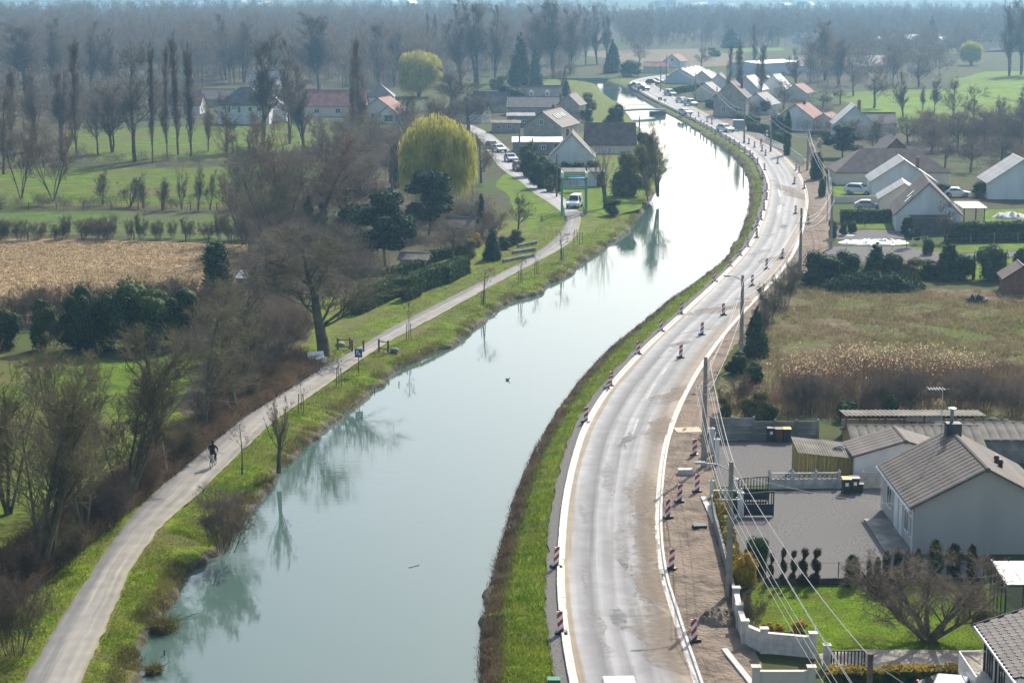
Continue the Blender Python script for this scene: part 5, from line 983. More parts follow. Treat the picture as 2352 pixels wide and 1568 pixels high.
for y in (-4.7, 4.7): q = MB(); q.tube([(-4.12, y, .1), (-4.12, y, 2.62)], .045, 6); q.build('downpipe', m_pvc, bung)
q = MB(); q.tube([(-.75, 3.9, 4.6), (-.75, 3.9, 8.0)], .025, 5); q.tube([(-1.6, 3.9, 7.9), (-.3, 3.9, 7.9)], .02, 5)
for k in range(6): q.bar((-1.6 + k * .18, 3.5, 7.9), (-1.6 + k * .18, 4.3, 7.9), .02)
q.build('aerial', m_zinc, bung)
q = MB(); q.box(-5.6, -4.08, -5.0, 2.4, 0.02, .12); q.build('terrace_slab', m_concgrey, bung); q = MB(); q.add([(-5.6, 2.42, .125), (-5.0, 2.42, .9), (-4.6, 3.2, .9), (-5.2, 3.2, .125)], [(0, 1, 2, 3)]); q.build('ramp_board', m_slab, bung) if False else None
# its annexes
Y1 = P(2000, 1108).y
house('garage', 'low white garage with brown tiled roof behind the bungalow', (P(1961.5, 1108).x + 3.3, Y1 + 1.9), 0, 6.6, 3.8, 1.75, 2.75, m_white, m_tilebr, .15, 6, ncap=10, cat='garage')
Y2 = P(2000, 1078).y
house('outbuilding', 'low outbuilding with moss grey corrugated roof behind the white garage', (P(2110, 1078).x, Y2 + 2.6), 90, 5.2, 8.6, 1.55, 2.35, m_plank, m_sheet, .2, 14, cat='shed')
house('outbuilding', 'flat pitched sheet roofed outbuilding on the far side of the bungalow', (P(2270, 1060).x, P(2270, 1060).y + 2), 90, 4.6, 6.5, 1.6, 2.2, m_concgrey, m_sheet, .2, 10, cat='shed')
b = P(1942, 1013); W_ = P(2255, 1013).x - b.x
sh = thing('open_shed', 'long open fronted shed with corrugated roof and dark bays behind the bungalow', 'shed', (b.x, b.y, -.03))
q = MB(); nn = 60; v = []; f = []
for k in range(nn + 1):
    x = -.15 + (W_ + .3) * k / nn; dz = .03 * math.sin(k * math.pi / 1.0 + .5 * math.pi) ; v += [(x, -.35, 1.98 + dz), (x, 2.4, 1.80 + dz)]
for k in range(nn): f.append((2 * k, 2 * k + 2, 2 * k + 3, 2 * k + 1))
q.add(v, f); q.build('corrugated_roof', m_sheet, sh)
for k in range(8): q = MB(); x = W_ * k / 7; q.box(x - .06, x + .06, -.06, .06, 0, 1.93); q.build('post', m_wood, sh)
for k in range(7):
    x0, x1 = W_ * k / 7 + .07, W_ * (k + 1) / 7 - .07
    for j in range(3): q = MB(); q.box(x0, x1, 2.25 + .01 * j, 2.31 + .01 * j, .02 + j * .58, .56 + j * .58); q.build('back_board', m_ply if j < 2 else m_wood, sh)
bo = P(2120, 1000); q = MB(); n0 = 14
for side in (0,):
    prof = [(-1.45, 0.02, .12), (-1.2, .22, .30), (-.6, .36, .42), (.2, .40, .46), (1.0, .30, .40), (1.35, .12, .25), (1.5, .02, .12)]
    vv = []; ff = []
    for x, hw_, h_ in prof:
        for j in range(7): a = math.pi * j / 6; vv.append((x, math.cos(a) * hw_, math.sin(a) * h_))
    for i in range(len(prof) - 1):
        for j in range(6): ff.append((i * 7 + j, i * 7 + j + 1, (i + 1) * 7 + j + 1, (i + 1) * 7 + j))
    q.add(vv, ff)
bt = thing('boat', 'white upturned boat hull lying on trestles before the open shed', 'boat', (bo.x, bo.y, 0)); hull = q.build('hull', m_pvc, bt, (0, 0, 1.15), sm=True)
for x in (-.8, .8): q = MB(); q.box(x - .04, x + .04, -.4, .4, 1.08, 1.16); q.bar((x, -.4, 1.1), (x, -.55, 0), .05); q.bar((x, .4, 1.1), (x, .55, 0), .05); q.build('trestle', m_wood, bt)
# plank shed
a, b2 = P(1834, 1103), P(1962, 1105); wS = b2.x - a.x
ps = thing('plank_shed', 'yellow brown plank shed with corrugated lean-to roof', 'shed', (a.x, a.y, -.03))
for k in range(13):
    x0 = wS * k / 13; q = MB(); hk = 1.92 - .42 * (k + .5) / 13; q.box(x0 + .008, x0 + wS / 13 - .008, 0, .03 + .012 * (k % 2), 0, hk); q.build('plank', m_plank, ps)
for k in range(9): q = MB(); y0 = .06 + 3.0 * k / 9; q.box(-.03, .0 - .01 * (k % 2), y0, y0 + .32, 0, 1.95 + .25 * k / 9); q.build('plank', m_plank, ps)
q = MB(); nn = 44; v = []; f = []
for k in range(nn + 1):
    x = -.12 + (wS + .24) * k / nn; dz = .022 * math.cos(k * math.pi); z0 = 1.97 - .42 * k / nn + dz; v += [(x, -.2, z0), (x, 3.2, z0 + .28)]
for k in range(nn): f.append((2 * k, 2 * k + 2, 2 * k + 3, 2 * k + 1))
q.add(v, f); q.build('corrugated_roof', m_sheet, ps); q = MB(); q.box(wS - .03, wS, .05, 3.0, 0, 1.5); q.build('side_wall', m_plank, ps)
for k, x in enumerate((2.75, 3.0)):
    h = tag(link('hose_coil', None, None, (a.x + x, a.y + 1.4 + .5 * k, 1.98 - .42 * x / wS + .12)), ('pale' if k else 'grey') + ' coil of hose lying on the plank shed roof', 'hose')
    for j in range(3): q = MB(); q.tube([(math.cos(t * .5) * (.36 - .04 * j), math.sin(t * .5) * (.36 - .04 * j), .03 * j + .02) for t in range(13)], .022, 5); q.build('hose_turn', m_conc if k else m_concgrey, h)
# concrete panel wall
a = P(1632, 1009); b2 = P(1878, 1009); L_ = b2.x - a.x; pw = thing('concrete_wall', 'grey concrete panel wall on posts between yard and waste lot', 'wall', (a.x, a.y, -.03))
for k in range(6): q = MB(); x = L_ * k / 5; q.box(x - .08, x + .08, -.09, .09, 0, 1.72 if k < 3 else 1.5); q.build('post', m_concgrey, pw)
for k in range(5):
    for j in range(3): h_ = (1.62 if k < 2 else 1.36) / 3; q = MB(); q.box(L_ * k / 5 + .085, L_ * (k + 1) / 5 - .085, -.03 + .004 * j, .03 + .004 * j, .02 + j * h_, .015 + (j + 1) * h_ - .012); q.build('panel', m_concgrey, pw)
# balustrade fence
a = P(1767, 1121); b2 = P(2032, 1119); d = b2 - a; n_ = 5; bf = thing('balustrade_fence', 'low white block wall topped with crossed concrete balustrade panels', 'fence', (a.x, a.y, -.03), math.atan2(d.y, d.x)); L_ = d.length
for k in range(n_ + 1):
    x = L_ * k / n_; q = MB(); q.box(x - .1, x + .1, -.1, .1, 0, 1.12); q.lathe([(.13, 1.12), (.02, 1.3)], 4, (x, 0, 0)); q.build('pillar', m_conc, bf)
for k in range(n_):
    x0, x1 = L_ * k / n_ + .1, L_ * (k + 1) / n_ - .1
    for j in range(3):
        for i in range(3): q = MB(); u0 = x0 + (x1 - x0) * i / 3; q.box(u0 + .006, u0 + (x1 - x0) / 3 - .006, -.075, .075, .005 + j * .2, .195 + j * .2); q.build('block', m_conc, bf)
    if k != 3:
        q = MB(); q.box(x0, x1, -.05, .05, .605, .66); q.box(x0, x1, -.05, .05, 1.0, 1.06); q.build('rail', m_conc, bf)
        for i in range(4): u0 = x0 + (x1 - x0) * i / 4; u1 = x0 + (x1 - x0) * (i + 1) / 4; q = MB(); q.bar((u0, 0, .66), (u1, 0, 1.0), .045); q.bar((u0, .012, 1.0), (u1, .012, .66), .045); q.build('crossed_bars', m_conc, bf)
# gates, gate pillars, low front walls
def gate(pos, L, h, label, mat, rz=0.0, nb=10, solid=.5, arch=.14):
    o = thing('gate', label, 'gate', (pos.x, pos.y, 0), rz); q = MB(); q.box(.06, L - .06, -.02, .02, .08, h * solid); q.build('lower_panel', mat, o)
    for x in (0, L - .07): q = MB(); q.box(x, x + .07, -.035, .035, .03, h + (arch if x > 0 else 0)); q.build('stile', mat, o)
    q = MB(); k = 8
    for i in range(k):
        z0 = h - .05 + arch * (.5 - .5 * math.cos(math.pi * i / k)); z1 = h - .05 + arch * (.5 - .5 * math.cos(math.pi * (i + 1) / k)); q.bar((L * i / k, 0, z0), (L * (i + 1) / k, 0, z1), .05, .06)
    q.build('top_rail', mat, o); q = MB(); q.box(.06, L - .06, -.03, .03, h * solid, h * solid + .06); q.build('middle_rail', mat, o)
    for i in range(nb): x = .07 + (L - .14) * (i + .5) / nb; z1 = h - .05 + arch * (.5 - .5 * math.cos(math.pi * x / L)); q = MB(); q.box(x - .03, x + .03, -.012, .012, h * solid + .06, z1); q.build('bar', mat, o)
    return o
gate(P(1708, 1186), 1.85, 1.5, 'dark open gate leaf with slatted top casting a barred shadow on gravel', m_anth)
gate(P(1690, 1150), 2.05, 1.5, 'dark gate leaf folded open along the balustrade fence', m_anth)
def pillar(px, py, h, w, label, mat=m_white):
    p = P(px, py); o = thing('gate_pillar', label, 'pillar', (p.x, p.y, -.03)); q = MB(); q.box(-w / 2, w / 2, -w / 2, w / 2, 0, h); q.build('shaft', mat, o); q = MB(); q.box(-w / 2 - .05, w / 2 + .05, -w / 2 - .05, w / 2 + .05, h + .001, h + .06); q.lathe([(w * .6, h + .06), (.03, h + .16)], 4, (0, 0, 0)); q.build('cap', m_conc, o)
pillar(1700, 1187, 1.55, .33, 'white gate pillar with cap beside the nearer dark gate leaf'); pillar(1687, 1152, 1.5, .33, 'white gate pillar at the folded back gate leaf'); pillar(1634, 1142, 1.1, .22, 'short white pillar ending the low white wall by the earth strip')
def segwall(name, pts, h, th, mat, label, cat='wall', capm=None, blocks=None, cols=None):
    """wall along ground points, one part per segment, optional coping and blocks"""
    o = thing(name, label, cat, (pts[0].x, pts[0].y, -.03)); b0 = pts[0]
    for i in range(len(pts) - 1):
        p, q_ = pts[i] - b0, pts[i + 1] - b0; d = (q_ - p); L = d.length; ang = math.atan2(d.y, d.x)
        if blocks and i in blocks:
            nb = max(2, int(L / .5)); nr_ = max(2, int(h / .24))
            for j in range(nr_):
                for k in range(nb): m = MB(); m.box(L * k / nb + .008 + (.0 if j % 2 else 0), L * (k + 1) / nb - .008, -th / 2 + .006 * ((j + k) % 3), th / 2, h * j / nr_ + .006, h * (j + 1) / nr_ - .006); m.build('block', mat, o, (p.x, p.y, 0), ang)
        else: m = MB(); m.box(.003, L - .003, -th / 2, th / 2, 0, h); m.build('wall_panel', mat, o, (p.x, p.y, 0), ang)
        if capm: m = MB(); m.box(.0, L, -th / 2 - .04, th / 2 + .04, h + .002, h + .06); m.build('coping', capm, o, (p.x, p.y, 0), ang)
    if cols:
        for i in cols: p = pts[i] - b0; m = MB(); m.box(-.17, .17, -.17, .17, 0, h + .22); m.build('pillar', mat, o, (p.x, p.y, 0)); m = MB(); m.box(-.22, .22, -.22, .22, h + .222, h + .29); m.build('pillar_cap', capm or m_conc, o, (p.x, p.y, 0))
    return o
PP = lambda L: [P(x, y) for x, y in L]
segwall('garden_wall', PP([(1634, 1143), (1676, 1143)]), .55, .14, m_white, 'low white wall beside the dark gates')
segwall('garden_wall', PP([(1636, 1160), (1642, 1205), (1658, 1265), (1674, 1330), (1690, 1400)]), .75, .16, m_concgrey, 'stained grey front wall under the mustard coloured hedge')
segwall('garden_wall', PP([(1690, 1400), (1698, 1440), (1710, 1478), (1754, 1497), (1820, 1503), (1866, 1508)]), 1.0, .2, m_conc, 'curved whitish block wall around the corner of the lawn', capm=m_conc, blocks=(2, 3, 4), cols=(0, 1, 2, 3, 5))
segwall('garden_wall', PP([(1756, 1342), (2262, 1340)]), .4, .16, M('dark_wall_stone', (0.05, 0.042, 0.033), (0.10, 0.085, 0.065), 2.0, .9), 'low dark wall between gravel yard and lawn')
segwall('garden_wall', PP([(1735, 1600), (1862, 1600)]), 1.25, .16, m_cream, 'cream roadside garden wall beside the brown slatted gate', cols=(0, 1), capm=m_cream)
gate(P(1907, 1537), 1.65, 1.0, 'low brown slatted garden gate behind the golden hedge', m_brownp, nb=9, solid=.12, arch=0.0)
gate(P(1868, 1508), 2.1, 1.0, 'dark gate leaf seen nearly edge on at the curved wall', m_anth, math.radians(78), 9, .6, 0.0)
pillar(1898, 1530, 1.1, .3, 'pale pillar between the dark gate leaf and the brown gate', m_conc)
gate(P(1640, 1062), 2.2, 1.7, 'brown garden gate standing edge on beside the concrete wall', m_brownp, math.radians(82), 9, .3, 0.0); pillar(1634, 1040, 1.75, .34, 'white capped pillar at the brown edge on gate'); pillar(1646, 1066, 1.75, .3, 'pale pillar at the near end of the brown gate')
# clipped hedges
def hedge(px0, px1, h, th, mat, label, dens=90, leaf=.13, name='hedge', top=None, group=None):
    a, b = P(*px0), P(*px1); d = b - a; L = d.length; ang = math.atan2(d.y, d.x); rg_ = np.random.default_rng(int(px0[0] * 7 + px0[1]))
    o = thing(name, label, 'hedge', (a.x, a.y, -.03), ang, group); m = MB(); m.box(.06, L - .06, .06, th - .06, 0, h - .06); m.build('inner_growth', mat, o)
    A = Acc(); n = int((L * h * 2 + L * th + 2 * th * h) * dens); u = rg_.uniform(0, 1, n); v = rg_.uniform(0, 1, n); face = rg_.choice(5, n, p=np.array([L * h, L * h, L * th, th * h, th * h]) / (L * h * 2 + L * th + 2 * th * h))
    pts = np.zeros((n, 3)); nr_ = np.zeros((n, 3))
    for k, (fx, fy, fz, nn) in enumerate([(u * L, 0 * v, v * h, (0, -1, 0)), (u * L, 0 * v + th, v * h, (0, 1, 0)), (u * L, v * th, 0 * v + h, (0, 0, 1)), (0 * u, u * th, v * h, (-1, 0, 0)), (0 * u + L, u * th, v * h, (1, 0, 0))]):
        s = face == k; pts[s] = np.stack([fx, fy, fz], 1)[s]; nr_[s] = nn
    pts += rg_.normal(0, .05, pts.shape) + (np.sin(pts[:, :1] * 2.1) * .05) * np.array([0, 0, 1]); v_, q_ = leafquads(pts, leaf, rg_, nr_, .7)
    if top is not None:
        tz = pts[:, 2] > h * .86; idx = np.where(tz)[0]; rest = np.where(~tz)[0]
        B = Acc(); v2, q2 = leafquads(pts[idx] + np.array([0, 0, .04]), leaf, rg_, nr_[idx], .7); B.add(v2, q2); link('hedge_top', B.mesh('hedge_top', top), o); v_, q_ = leafquads(pts[rest], leaf, rg_, nr_[rest], .7)
    A.add(v_, q_); link('foliage', A.mesh('foliage', mat), o); return o
hedge((1640, 1165), (1664, 1262), .95, .55, m_moss, 'mustard coloured clipped hedge along the front wall'); hedge((1664, 1262), (1684, 1340), .95, .5, m_moss, 'lower stretch of mustard hedge before the golden conifer')
hedge((1676, 1178), (1696, 1178), 1.3, .6, m_hedge, 'dark clipped hedge stub behind the white gate pillar')
hedge((1905, 1590), (2225, 1582), 1.0, .7, m_hedge, 'clipped hedge with golden top along the beige drive', 110, .11, top=m_yellow)
hedge((2182, 556), (2520, 548), 2.2, 1.5, m_ever, 'long tall laurel hedge with pale glossy top', 40, .2, top=m_laurel)
hedge((1934, 512), (2064, 510), 1.6, 1.0, m_hedge, 'dark clipped hedge below the white parked car', 45, .18)
hedge((830, 722), (935, 672), 1.9, 1.2, m_hedge, 'rounded clipped hedge at the bench end of the allotments', 50, .16); hedge((944, 690), (968, 678), 2.3, 1.0, m_hedge, 'tall narrow hedge block between two clipped hedges', 50, .16)
hedge((958, 676), (1028, 650), 2.1, 1.4, m_hedge, 'dark clipped hedge in the middle of the allotments', 50, .16); hedge((1032, 652), (1080, 626), 1.9, 1.4, m_hedge, 'clipped hedge block at the far end of the allotments', 50, .16)
hedge((905, 642), (990, 618), 1.2, 1.0, m_hedge, 'low hedge in front of the white garden shed', 50, .16); hedge((1000, 602), (1078, 580), 1.2, .9, m_hedge, 'low hedge behind the white garden shed', 50, .16)
for x0, y0, x1, y1, l in [(1155, 603, 1225, 590, 'low'), (1178, 583, 1228, 576, 'second low'), (1190, 568, 1232, 560, 'farthest low')]: segwall('garden_wall', PP([(x0, y0), (x1, y1)]), .4, .3, m_concgrey, l + ' grey retaining wall stepping up the grass bank')
for x0, y0, x1, y1, l in [(1645, 262, 1705, 262, 'dark hedge at the foot of the timbered house'), (1715, 300, 1755, 306, 'clipped dark hedge beside the roadside cabinet'), (1758, 320, 1800, 330, 'dark hedge behind the white picket fence'), (1690, 282, 1735, 288, 'green hedge behind the bus shelter'), (1545, 218, 1620, 205, 'hedge in front of the glossy striped hall'), (1905, 412, 2010, 408, 'dark hedge in front of the dark hip roofed house'), (1620, 245, 1650, 252, 'yellow green hedge beside the parked car')]:
    hedge((x0, y0), (x1, y1), 1.7, 1.2, m_hedge, l, 16, .3)
# bungalow neighbour with slates
A2 = P(2240, 1438, 2.9); nb = thing('slate_house', 'cream house with fish scale slate roof at the end of the beige drive', 'house', (A2.x, A2.y, 0))
sl_ = .34; rw = 4.6
q = MB(); q.box(.42, 9, -9.2, -.42, 0, 2.85); q.build('wall', m_cream, nb)
q = MB(); n3 = Vector((-sl_, 0, 1)).normalized() * .1; v = [(0, 0, -.02), (rw, 0, rw * sl_ - .02), (rw, -9.6, rw * sl_ - .02), (0, -9.6, -.02)]; v = [(x, y, z + 2.88) for x, y, z in v]
q.add(v + [(x + n3.x, y, z + n3.z) for x, y, z in v], [(0, 1, 2, 3), (7, 6, 5, 4), (0, 4, 5, 1), (1, 5, 6, 2), (2, 6, 7, 3), (3, 7, 4, 0)]); rf = q.build('roof_slope', m_tiledk, nb)
tl = MB(); c45 = Vector((1, 0, sl_)).normalized(); tl.add([tuple(c45 * a + Vector((0, b, 0)) + n3.normalized() * h) for a, b, h in [(.40, -.2, .012), (.10, -.2, .03), (0, -.1, .035), (0, .1, .035), (.10, .2, .03), (.40, .2, .012)]] + [tuple(c45 * a + Vector((0, b, 0)) + n3.normalized() * h) for a, b, h in [(.10, -.2, .008), (0, -.1, .008), (0, .1, .008), (.10, .2, .008)]],
       [(0, 1, 2, 3, 4, 5), (1, 6, 7, 2), (2, 7, 8, 3), (3, 8, 9, 4)]); m_slate2 = M('brown_slate', (0.10, 0.085, 0.072), (0.155, 0.13, 0.11), 1.0, .7, .2, 8.0, rnd=.25, spec=.4); tm_ = tl.mesh('slate', m_slate2)
for i in range(13):
    for j in range(17): p = c45 * (.02 + i * .34) + n3; link('slate', tm_, rf, (p.x, -.25 - j * .42 - (.21 if i % 2 else 0), p.z + 2.89))
q = MB(); q.tube([(-.05, .05, 2.9), (-.05, -9.6, 2.9)], .07, 6); q.build('gutter', m_zinc, nb); q = MB(); q.bar((-.05, .03, 2.93), (rw, .03, 2.93 + rw * sl_), .06, .2); q.build('verge_board', m_tiledk, nb)
for y, h_ in ((-.46, 2.6), (-2.6, 2.6)): q = MB(); q.box(.33, .41, y - .08, y + .02, .02, h_); q.build('corner_trim', m_brownp, nb)
for y in (-1.4, -3.6): window(nb, .42, y, .4, 1.0, 2.0, (-1, 0, 0), frame=m_brownp)
q = MB(); q.box(-.9, .41, -4.2, -.8, .9, 1.0); bc = q.build('balcony_floor', m_conc, nb)
for y in [-.8 - .17 * k for k in range(21)]: q = MB(); q.box(-.9, -.87, y - .01, y + .01, 1.0, 1.95); q.build('baluster', m_pvc, bc)
q = MB(); q.bar((-.885, -.8, 1.97), (-.885, -4.2, 1.97), .05); q.bar((-.885, -.8, 1.97), (.4, -.8, 1.97), .05); q.build('handrail', m_pvc, bc)
# conservatory
A3 = P(2277, 1291, 2.5); cv = thing('conservatory', 'glass conservatory with white panelled roof at the lawn corner', 'conservatory', (A3.x, A3.y, 0))
for k in range(6): q = MB(); x0 = k * .9; q.add([(x0 + .02, 0, 2.52 + .0), (x0 + .86, 0, 2.52), (x0 + .86, -3.1, 2.22), (x0 + .02, -3.1, 2.22), (x0 + .02, 0, 2.58), (x0 + .86, 0, 2.58), (x0 + .86, -3.1, 2.28), (x0 + .02, -3.1, 2.28)], [(0, 1, 2, 3), (7, 6, 5, 4), (0, 4, 5, 1), (1, 5, 6, 2), (2, 6, 7, 3), (3, 7, 4, 0)]); q.build('roof_panel', m_pvc, cv)
for y in (0, -.8, -1.55, -2.3, -3.1): q = MB(); q.box(-.02, .06, y - .04, y + .04, 0, 2.5 + y * .097); q.build('post', m_anth, cv)
for k in range(1, 6): q = MB(); q.box(k * .9 - .03, k * .9 + .03, -3.14, -3.06, 0, 2.2); q.build('post', m_anth, cv)
m_cglass = M('clear_glass', (0.35, 0.40, 0.40), None, rough=.05, spec=.8); m_cglass.node_tree.nodes['Principled BSDF'].inputs['Transmission Weight'].default_value = .75
for k in range(4): q = MB(); y = -.04 - .775 * k; q.box(.0, .02, y - .70, y - .02, .05, 2.4 - .08 * k); q.build('pane', m_cglass, cv)
for k in range(6): q = MB(); q.box(k * .9 + .05, k * .9 + .85, -3.11, -3.09, .05, 2.15); q.build('pane', m_cglass, cv)
q = MB(); q.bar((-.0, .02, 2.62), (-.0, -3.15, 2.31), .08, .1); q.bar((-.0, -3.15, 2.24), (5.4, -3.15, 2.24), .08, .12); q.build('gutter', m_anth, cv)

